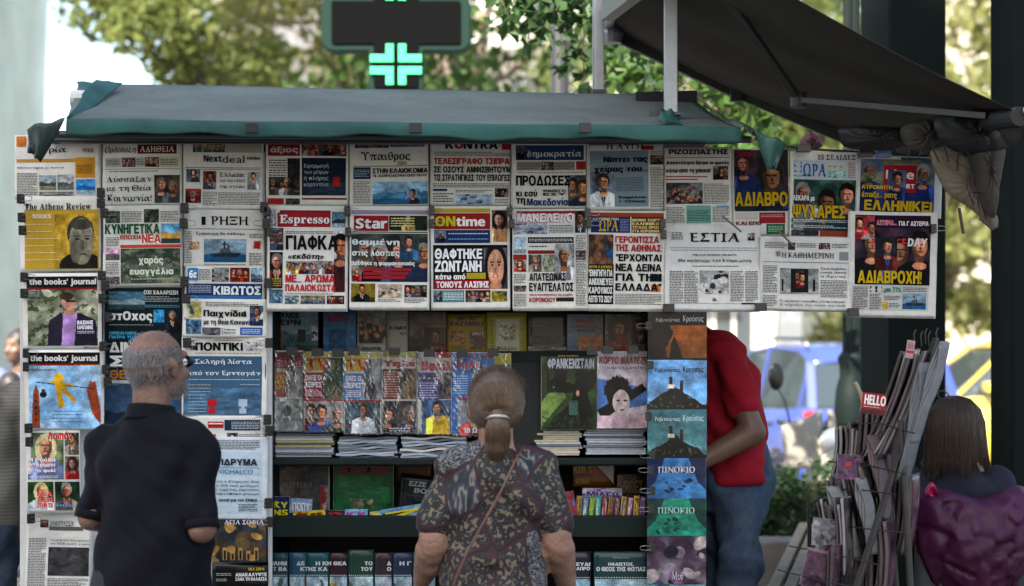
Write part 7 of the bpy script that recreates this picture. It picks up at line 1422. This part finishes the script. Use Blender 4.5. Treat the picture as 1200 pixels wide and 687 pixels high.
tier(5, (979, 500), (975, 560), 7.3, 6, -.02, GY, 'the small tier under the upright cover', .16, .006, math.radians(66), 250)
tier(5, (984, 548), (1000, 640), 7.1, 5.5, -.03, GY, 'the third tier of the wire rack', .18, .007, math.radians(70), 300)
tier(7, (1030, 560), (1024, 650), 7.2, 6, -.03, PKc, 'the dark tier behind the leaning steel leg', .16, .008, math.radians(66), 600, (.07, .06, .065))  # extra tiers, coloured dark to fill the shaded gaps in the rack
tier(6, (1000, 610), (1004, 700), 7.1, 7, -.03, PKc, 'the low right tier beside the steel leg', .16, .008, math.radians(66), 700, (.1, .085, .09))
tier(7, (968, 560), (972, 640), 7.25, 6, -.02, PKc, 'the dark-coloured tier behind the purple cover', .16, .008, math.radians(66), 800, (.08, .07, .075))
tier(6, (956, 588), (962, 672), 7.05, 6, -.03, GY, 'the fourth tier of the wire rack', .16, .006, math.radians(68), 400)
tier(5, (946, 646), (944, 720), 6.95, 7, -.03, PKc, 'the lowest tier in view on the rack', .17, .006, math.radians(66), 500)
# wide bent newspaper sections
def bent(px, py, px2, py2, d, col, label, bow=.05, w_=.12, yaw=math.radians(25), th=.01, cover=None):
    a = S(px, py, d); c = S(px2, py2, d); up = a-c; H = up.length; upn = up.normalized(); ax = Vector((math.cos(yaw), math.sin(yaw), 0)); nrm = ax.cross(upn).normalized(); r = empty('newspaper', c, label, 'newspaper', 'folded newspapers in the wire rack')
    for q in range(4):
        b = MB(); b.grid(lambda u, v: ax*(w_*u)+upn*(H*(v*(1-.01*q)))+nrm*(bow*math.sin(v*2.6)*(1-v)+.006*q)+ax*(.01*math.sin(v*7+q)), 6, 18); b.build('fold', mat('fold_%02x%02x%02x' % tuple(int(v*255) for v in col), col, .75, var=.2, vscale=30, bump=.2), r, smooth=True, solid=.0035)
bent(1076, 425, 1046, 562, 6.85, (.1, .11, .12), 'blue-grey folded newspaper drooping from the top tier', .05, .05)
bent(1100, 400, 1062, 520, 6.83, (.13, .135, .15), 'dark grey folded newspaper against the rack leg', .02, .035)
bent(1014, 510, 1032, 610, 7.0, (.11, .08, .09), 'pinkish folded newspaper hanging in the middle of the rack', .03, .045)
bent(1000, 560, 1014, 650, 6.95, (.13, .13, .135), 'pale curved newspaper below the purple cover', .03, .04)
bent(966, 570, 990, 655, 7.0, (.15, .17, .165), 'grey-green newspaper flopping forward with white edge', .06, .05)
def cover(x0, y0, x1, y1, label, d, rot=0, yaw=.5):
    p = Page((0, 0, 1), x0, y0, x1, y1, label, name='magazine', cat='magazine', group='magazine covers facing out of the wire rack', gloss=1, d=d, th=.006, amp=.002, rot=rot); p.root.rotation_euler = (0, math.radians(rot), 0); return p
p = cover(1009, 461, 1038, 486, 'red magazine top with bold white Latin greeting letters in the rack', 6.93, 7); p.R(1009, 461, 1038, 480, 'a02028').M(1012, 463, 1037, 475, 'HELLO', 'e8e0e0').B(1012, 476, 1036, 479, 'd0c0c0', .006).P(1009, 480, 1038, 486, 'blob', '482830', '702830', '303030').done()
p = cover(1062, 399, 1071, 420, 'small red-bordered magazine corner on the highest tier', 6.93, 8); p.R(1062, 399, 1071, 420, 'b09098').R(1062, 411, 1071, 414, 'a02830', lay=2).B(1063, 401, 1070, 410, '804850').done()
p = cover(981, 533, 1008, 562, 'purple magazine cover with a small heart shape in the middle tier', 6.97, 3); p.P(981, 533, 1008, 562, 'blob', '58405c', '6c4c68', '3c2c48').P(991, 541, 998, 547, 'plain', 'a83048', lay=4).done()
p = cover(952, 608, 985, 640, 'plastic-covered pale magazine in the lower part of the rack', 6.95, 5); p.P(952, 608, 985, 640, 'blob', '706c70', '909498', '50484c').done()
p = cover(941, 645, 978, 690, 'curling mauve magazine at the bottom of the rack', 6.85, 14); p.P(941, 645, 978, 690, 'blob', '584450', '74586c', '382c38').R(941, 645, 978, 648, '8c7080', lay=3).done()
bn = MB(); bn.grid(lambda u, v: S(1001-u*.5+9*v*1.0, 448+42*v, 7.25)+Vector((.03*u, .12*u, .0))+Vector((.012*math.sin(v*3.1), 0, 0)), 6, 16); tag(bn.build('magazine', mat('tan_cover', (.3, .24, .15), .5, var=.3, vscale=20), smooth=True, solid=.006), 'single tan-covered magazine standing upright at the rack top', 'magazine', 'magazines standing in the wire rack')
# things hanging from the awning tip
hb_ = empty('hanging_bag', S(1110, 150, 6.95), 'beige cloth bags and dark straps bunched under the awning tip', 'bag'); HO = hb_.location
def hp_(name, m, mb, **k): mb.v = [tuple(Vector(v)-HO) for v in mb.v]; return mb.build(name, m, hb_, **k)
MBG = mat('beige_canvas', (.15, .12, .085), .85, var=.2, vscale=9, bump=.4, bscale=15); MBD = mat('dun_canvas', (.04, .034, .026), .85, var=.25, vscale=9, bump=.4, bscale=15); MBK = mat('black_strap', (.004, .004, .004), .6)
def sack(pts, dpt, m, d, puff=.05, n=10):
    cx = sum(p[0] for p in pts)/len(pts); cy = sum(p[1] for p in pts)/len(pts); b = MB(); N = len(pts)
    for s in (-1, 1):
        base = len(b.v)
        for k in range(n+1):
            t_ = k/n
            for (x, y) in pts: q = S(cx+(x-cx)*t_, cy+(y-cy)*t_, d); b.v.append((q.x, q.y+s*(puff*math.sqrt(max(0, 1-t_*t_))+.006*math.sin(x*.4+y*.3+k)), q.z))
        for k in range(n):
            for j in range(N): a = base+k*N+j; c = base+k*N+(j+1) % N; b.f.append((a, c, c+N, a+N))
    return b
def dense(pts, m=6):
    out = []
    for i in range(len(pts)):
        p0, p1, p2, p3 = pts[i-1], pts[i], pts[(i+1) % len(pts)], pts[(i+2) % len(pts)]
        for k in range(m):
            t_ = k/m; out.append(tuple(.5*((2*p1[j])+(-p0[j]+p2[j])*t_+(2*p0[j]-5*p1[j]+4*p2[j]-p3[j])*t_*t_+(-p0[j]+3*p1[j]-3*p2[j]+p3[j])*t_**3) for j in (0, 1)))
    return out
hp_('cloth_bag', MBG, sack(dense([(1090, 178), (1112, 170), (1140, 160), (1150, 185), (1160, 225), (1170, 262), (1160, 266), (1138, 245), (1112, 228), (1098, 205)]), 0, MBG, 6.98, .04), smooth=True)
hp_('cloth_bag', MBD, sack(dense([(1130, 150), (1165, 140), (1178, 170), (1172, 215), (1166, 255), (1150, 240), (1140, 200)]), 0, MBD, 6.93, .05), smooth=True)
hp_('cloth_bag', MBD, sack(dense([(1056, 150), (1085, 142), (1102, 150), (1098, 168), (1080, 178), (1060, 170)]), 0, MBD, 7.0, .05), smooth=True)
hp_('cloth_bag', MBK, sack(dense([(985, 150), (1030, 148), (1062, 152), (1060, 170), (1030, 176), (990, 172)]), 0, MBK, 7.05, .07), smooth=True)
hp_('cloth_bag', MBK, sack(dense([(1100, 136), (1170, 130), (1190, 150), (1176, 176), (1130, 180), (1102, 165)]), 0, MBK, 6.9, .05), smooth=True)
rd = random.Random(31); g = MB()
for (xa, ya, xb, yb) in ((1066, 172, 1064, 184), (1080, 172, 1076, 188), (1090, 168, 1101, 190), (1104, 160, 1112, 190), (1118, 160, 1126, 182), (1100, 150, 1120, 172), (1108, 145, 1116, 178), (1126, 150, 1122, 200)): hp_('strap', MBK, MB().bar(S(xa, ya, 6.9), S(xb, yb, 6.9), .013, .004))
for pts in (((1128, 165), (1138, 190), (1133, 220), (1141, 240)), ((1140, 160), (1132, 195), (1145, 225), (1150, 236)), ((1133, 168), (1120, 190), (1140, 200), (1142, 218))): hp_('cord', MBK, MB().tube([S(x, y, 6.88) for x, y in pts], .002, 5), smooth=True)
g = MB(); g.bar(S(1124, 244, 6.92), S(1129, 274, 6.92), .02, .008); g.bar(S(1148, 256, 6.93), S(1164, 270, 6.93), .016, .006); hp_('buckle', mat('dark_brown_leather', (.03, .018, .014), .5), g, bevel=.002)
g = MB(); g.lathe([(.001, -.004), (.018, -.003), (.02, 0), (.001, .004)], S(1145, 225, 6.88), 12); hp_('ring', MBK, g, smooth=True)
# red bag / cushion behind, seen through the gap by the roof flap
q = sack(dense([(938, 164), (948, 155), (960, 158), (964, 172), (950, 176), (940, 172)]), 0, None, 9.6, .06); ro = q.build('red_bundle', mat('dull_red_cloth', (.05, .008, .012), .7, bump=.4)); tag(ro, 'dull red cloth bundle tied under the far end of the awning', 'bundle'); 
q = MB(); q.tube([S(950, 160, 9.6), S(952, 140, 9.3)], .004, 5); q.build('tie_cord', MBK, ro)
# ------------------------------------------------------------------ bench
bn = empty('park_bench', (1.3, 2.3, 0), 'worn wooden slatted bench running away beside the hedge', 'bench'); BW = mat('bench_wood', (.22, .165, .11), .65, var=.35, vscale=8, stretch=(6, 6, .7), bump=.35, dirt=((.09, .07, .05), 6, .5, .6)); BO = bn.location
s0, s1 = Vector((1.02, .7, .58)), Vector((1.62, 3.85, .58)); ax = (s1-s0).normalized(); sd_ = Vector((ax.y, -ax.x, 0))
for i in range(5):
    o = sd_*(.068*i); MB().bar(s0+o-BO, s1+o*1.0-BO-ax*.02*i, .052, .03).build('slat', BW, bn, bevel=.006)
for i in range(3):
    o = sd_*(.36+.03*i)+Vector((0, 0, .1+.13*i)); MB().bar(s0+o-BO, s1+o-BO, .03, .11).build('back_slat', BW, bn, bevel=.006)
for k in (.12, .5, .88):
    c = s0.lerp(s1, k); b = MB(); b.bar(c-BO+Vector((0, 0, -.04)), c+sd_*.3-BO+Vector((0, 0, -.04)), .06, .05); b.bar(c+sd_*.34-BO+Vector((0, 0, -.55)), c+sd_*.42-BO+Vector((0, 0, .42)), .05, .05); b.box(c-BO+Vector((0, 0, -.31)), (.06, .06, .54)); b.build('support', mat('cast_iron', (.03, .03, .032), .5, .6), bn)
# ------------------------------------------------------------------ vehicles
def wheel(parent, x, y, r, w_, tyre_only=False):
    t = MB(); t.lathe([(r*.62, -w_/2), (r*.9, -w_/2), (r, -w_*.35), (r, w_*.35), (r*.9, w_/2), (r*.62, w_/2)], n=28); o = t.build('tyre', mat('tyre_rubber', (.02, .02, .02), .85), parent, smooth=False); o.location = (x, y, r); o.rotation_euler = (math.pi/2, 0, 0)
    m = MB(); m.lathe([(.01, -w_*.4), (r*.18, -w_*.42), (r*.2, -w_*.3), (r*.6, -w_*.3), (r*.64, -w_*.42), (r*.64, w_*.42), (r*.6, w_*.3), (.01, w_*.3)], n=28)
    for k in range(7): a = k*6.283/7; m.bar((r*.15*math.cos(a), r*.15*math.sin(a), -w_*.38), (r*.6*math.cos(a), r*.6*math.sin(a), -w_*.38), .05*r*2, .02)
    m.build('rim', mat('alloy_rim', (.4, .41, .42), .35, .8), o)
def car(name, label, loc, rz, col, L=4.2, Wd=1.74, Hh=1.55, taxi=False, rails=False):
    r = empty(name, loc, label, 'car', rz=rz); mb_ = mat('paint_'+label[:12].replace(' ', '_'), col, .28, spec=.5, coat=.8, var=.03, vscale=2)
    # stations along +x (front) : x, z_low, z_belt, half width low, half width belt
    st = [(-.5, .42, .9, .4, .39), (-.485, .28, .96, .47, .46), (-.42, .22, .98, .495, .48), (-.2, .2, .96, .5, .485), (.05, .2, .93, .5, .485), (.22, .2, .91, .5, .48), (.3, .21, .86, .495, .46), (.42, .22, .76, .485, .43), (.485, .28, .66, .45, .4), (.5, .4, .58, .4, .36)]
    b = MB(); n = 12
    for (x, zl, zb, wl, wb) in st:
        sec = [(0, zl), (wl*.8, zl), (wl*.97, zl+.06), (wl, zl+(zb-zl)*.4), (wl*.99, zl+(zb-zl)*.7), (wb*.97, zb-.03), (wb*.9, zb), (0, zb+.02)]
        for (y, z) in sec: b.v.append((x*L, y*Wd, z*Hh/1.5))
        for (y, z) in sec[-2:0:-1]: b.v.append((x*L, -y*Wd, z*Hh/1.5))
    m_ = 14
    for i in range(len(st)-1):
        for k in range(m_): a = i*m_+k; c = i*m_+(k+1) % m_; b.f.append((a, c, c+m_, a+m_))
    b.f.append(tuple(range(m_))); b.f.append(tuple((len(st)-1)*m_+k for k in reversed(range(m_)))); b.build('body', mb_, r, smooth=True, bevel=0)
    cs = [(-.47, .96, 1.0, .42, .4), (-.41, .95, 1.36, .45, .38), (-.32, .94, 1.47, .46, .37), (-.1, .93, 1.5, .46, .37), (.06, .92, 1.46, .46, .37), (.12, .92, 1.38, .46, .38), (.27, .88, .93, .44, .42)]
    k_ = Hh/1.5
    def cab(scale, nm, mm, z0=0, ztop=1.0, par=r):
        q = MB()
        for (x, zb, zt, wb, wt) in cs:
            for s in (-1, 1): q.v += [(x*L*scale[0], s*wb*Wd*scale[1], zb*k_), (x*L*scale[0], s*wt*Wd*scale[1], (zb+(zt-zb)*scale[2])*k_)]
        for i in range(len(cs)-1):
            a = i*4; e = a+4; q.f += [(a, e, e+1, a+1), (a+3, e+3, e+2, a+2), (a+1, e+1, e+3, a+3)]
        q.f += [(0, 1, 3, 2)]; return q.build(nm, mm, par)
    gl = mat('car_glass', (.03, .04, .045), .06, spec=.9); cab((1, 1, .97), 'windows', gl)
    q = MB()
    for i in range(2, 5):
        pass
    top = [(c[0]*L, c[4]*Wd, (c[1]+(c[2]-c[1]))*k_) for c in cs]
    q.grid(lambda u, v: (lambda i, f_: (top[i][0]*(1-f_)+top[i+1][0]*f_, (2*v-1)*(top[i][1]*(1-f_)+top[i+1][1]*f_)*1.01, top[i][2]*(1-f_)+top[i+1][2]*f_+.02-.04*(2*v-1)**2))(min(4, 1+int(u*3.999)), u*3.999-int(u*3.999)), 24, 10); q.build('roof', mb_, r, smooth=True, solid=.03)
    for s in (-1, 1):
        for i in (1, 3, 5):
            c = cs[i]; MB().bar((c[0]*L, s*c[3]*Wd*1.005, c[1]*k_), (c[0]*L, s*c[4]*Wd*1.01, c[2]*k_), .07 if i != 3 else .05, .02).build('window_pillar', mb_, r)
        MB().bar((cs[6][0]*L, s*cs[6][3]*Wd, cs[6][1]*k_), (cs[5][0]*L, s*cs[5][4]*Wd*1.01, cs[5][2]*k_), .06, .03).build('window_pillar', mb_, r); MB().bar((cs[0][0]*L, s*cs[0][3]*Wd, cs[0][1]*k_), (cs[1][0]*L, s*cs[1][4]*Wd*1.01, cs[1][2]*k_), .08, .04).build('window_pillar', mb_, r)
    for s in (-1, 1):
        o = MB().box((-.475*L, s*.4*Wd, .82*k_), (.1, .24, .26*k_)).build('tail_light', mat('red_lens', (.55, .02, .015), .15, coat=.6), r, bevel=.02); MB().box((-.475*L-.004, s*.4*Wd, .84*k_), (.1, .16, .05)).build('reversing_lens', mat('clear_lens', (.7, .7, .7), .15), o)
        MB().box((.468*L, s*.36*Wd, .62*k_), (.14, .3, .15)).build('headlight', MATS['clear_lens'], r, bevel=.03)
        m2 = MB(); m2.box((.19*L, s*(.5*Wd+.1), 1.0*k_), (.12, .2, .13)); m2.build('door_mirror', mb_, r, bevel=.03)
        for dx in (-.02, -.24):
            MB().box((dx*L, s*.487*Wd, .82*k_), (.16, .03, .03)).build('door_handle', mat('handle_dark', (.03, .03, .03), .4), r)
    MB().box((-.49*L, 0, .4*k_), (.1, Wd*.86, .2)).build('rear_bumper', mb_, r, bevel=.03); MB().box((.488*L, 0, .36*k_), (.1, Wd*.84, .2)).build('front_bumper', mb_, r, bevel=.03)
    MB().box((-.5*L-.012, 0, .66*k_), (.02, .5, .12)).build('number_plate', mat('plate_white', (.65, .65, .62), .5), r)
    for x in (-.31, .31):
        for s in (-1, 1): wheel(r, x*L, s*(Wd*.5-.09), .31, .2); 
    a_ = MB()
    for x in (-.31, .31):
        for s in (-1, 1): a_.lathe([(.36, -.06), (.37, 0), (.36, .06), (.001, .06), (.001, -.06)], (0, 0, 0), 20) if False else None
    for x in (-.31, .31):
        for s in (-1, 1):
            w_ = MB(); w_.lathe([(.001, -.02), (.36, -.02), (.36, .02), (.001, .02)], n=24); o = w_.build('wheel_arch', MATS['tyre_rubber'], r); o.location = (x*L, s*(Wd*.5-.012), .33); o.rotation_euler = (math.pi/2, 0, 0)
    if taxi: 
        o = MB().box((-.02*L, 0, 1.56*k_), (.2, .42, .14)).build('roof_sign', mat('sign_yellow', (.8, .6, .1), .4), r, bevel=.02)
    if rails:
        for s in (-1, 1):
            q = MB(); q.tube([(-.34*L, s*.34*Wd, 1.5*k_), (-.3*L, s*.34*Wd, 1.56*k_), (.0*L, s*.34*Wd, 1.57*k_), (.06*L, s*.34*Wd, 1.5*k_)], .018, 8)
            q.build('roof_rail', MCW, r, smooth=True)
    return r
car('parked_car', 'blue hatchback with roof rails, its red tail light by the lamp post', (3.2, 13.6, -.126), math.radians(101), (.04, .065, .26), 4.0, 1.75, 1.68, rails=True)
car('taxi', 'bright yellow taxi standing beyond the seated woman', (6.35, 17.3, -.126), math.radians(186), (.55, .4, .06), 4.5, 1.85, 1.78, taxi=True)
car('parked_car', 'silver-white car parked far along the street behind the pillar', (3.35, 19.3, -.126), math.radians(8), (.6, .62, .65), 4.2, 1.75, 1.5)
# scooters
def scooter(label, loc, rz, body=(.5, .47, .4), screen=True):
    r = empty('motor_scooter', loc, label, 'scooter', 'scooters parked behind the kiosk', rz); mb_ = mat('scooter_'+label[:10].replace(' ', '_'), body, .4, coat=.4, var=.1); dk = MATS['black_plastic']
    wheel(r, .62, 0, .25, .1); wheel(r, -.6, 0, .25, .11)
    P = [cap((.36, 0, .32), .06, (.44, 0, .95), .08), ico((.42, 0, .62), (.06, .2, .26), Euler((0, -.2, 0)).to_matrix()), cap((.36, 0, .28), .09, (-.2, 0, .28), .12), cap((-.15, 0, .42), .13, (-.75, 0, .58), .1), ico((-.45, 0, .5), (.34, .15, .17))]
    fuse('bodywork', P, mb_, r, .02, 4); fuse('saddle', [cap((-.1, 0, .78), .085, (-.72, 0, .82), .09), ico((-.4, 0, .74), (.3, .13, .07))], mat('saddle_vinyl', (.045, .042, .05), .55), r, .016, 4)
    g = MB(); g.tube([(.42, 0, .95), (.4, 0, 1.06), (.34, .3, 1.1)], .014, 8); g.tube([(.4, 0, 1.06), (.34, -.3, 1.1)], .014, 8); g.build('handlebar', dk, r, smooth=True)
    for s in (-1, 1):
        g = MB(); g.tube([(.36, s*.22, 1.08), (.37, s*.26, 1.22), (.36, s*.3, 1.3)], .006, 6); o = g.build('mirror_stem', dk, r, smooth=True); v, f = ico((.36, s*.32, 1.38), (.015, .055, .085)); q = MB(); q.add(v, f); q.build('mirror_head', dk, o, smooth=True)
    if screen:
        for s in (-1, 1):
            q = MB(); q.grid(lambda u, v: (.5-.05*v-.12*abs(u-.5)*2*.5, s*(.02+.28*u), .82+.36*v-.1*u*v), 8, 8); q.build('leg_shield', mat('shield_grey_beige', (.2, .185, .155), .45), r, smooth=True, solid=.008)
    b = MB(); b.lathe([(.001, -.03), (.08, -.025), (.085, 0), (.001, .03)], n=16); o = b.build('headlight', MATS['clear_lens'], r, smooth=True); o.location = (.5, 0, .98); o.rotation_euler = (0, math.pi/2, 0)
    return r
scooter('beige scooter with a tall dark mirror behind the hedge', (xf(935, 12.6), CAMY+12.75, 0), math.radians(-70))
scooter('dark scooter whose saddle end shows left of the rack', (xf(985, 10.4)+.82, CAMY+10.55, 0), math.radians(0), (.04, .04, .045), False)
# leafy dark pot plant cut by the lower right corner
pt = empty('potted_shrub', (2.02, -.65, 0), 'dark potted shrub filling the lower right corner', 'potted plant')
MB().lathe([(.13, 0), (.17, .28), (.19, .3), (.17, .31), (.001, .29)], n=20).build('pot', mat('terracotta', (.3, .12, .06), .8, var=.2), pt, smooth=True)
MB().tube([(0, 0, .28), (.02, 0, .7), (-.02, .02, 1.0)], [.02, .014, .006], 8).build('stem', M_BARK, pt, smooth=True)
rg = random.Random(15); leaves([(rg.uniform(-.13, .2), rg.uniform(-.15, .15), rg.uniform(.4, 1.02), .11) for _ in range(26)], 900, .032, LEAFM[2], pt, 'foliage', 33)
rbn = MB(); rbn.grid(lambda u, v: (1.80+.05*u, -.72+.02*math.sin(v*5), .98+.16*v), 6, 8); tag(rbn.build('white_rag', mat('white_cloth', (.6, .6, .58), .8), smooth=True, solid=.004), 'white rag hung over the dark shrub at the right edge', 'rag')
bpy.context.view_layer.update()

# black trolley added to darken the gap between rack and chair, and more comics filling the lower shelf
tb = empty('added_dark_trolley', (1.33, .62, 0), 'black cloth shopping trolley added to darken the gap between rack and chair', 'shopping trolley')
b = MB(); b.grid(lambda u, v: ((.17+.015*math.sin(v*9))*math.cos(u*6.283)*(1-.1*v), .13*math.sin(u*6.283), .12+.62*v), 24, 10); b.build('cloth_bag', mat('black_nylon', (.01, .01, .012), .6, bump=.4, bscale=12), tb, smooth=True, solid=.006)
MB().box((0, 0, .745), (.3, .23, .012)).build('flap', MATS['black_nylon'], tb, bevel=.004)
MB().tube([(-.14, .13, .1), (-.14, .15, .95), (0, .16, 1.0), (.14, .15, .95), (.14, .13, .1)], .009, 8).build('frame', MATS['dark_steel'], tb, smooth=True)
for s in (-1, 1):
    m_ = MB(); m_.lathe([(.02, -.012), (.08, -.014), (.08, .014), (.02, .012)], n=20); o = m_.build('wheel', MATS['tyre_rubber'], tb); o.location = (s*.18, .1, .08); o.rotation_euler = (0, math.pi/2, 0)
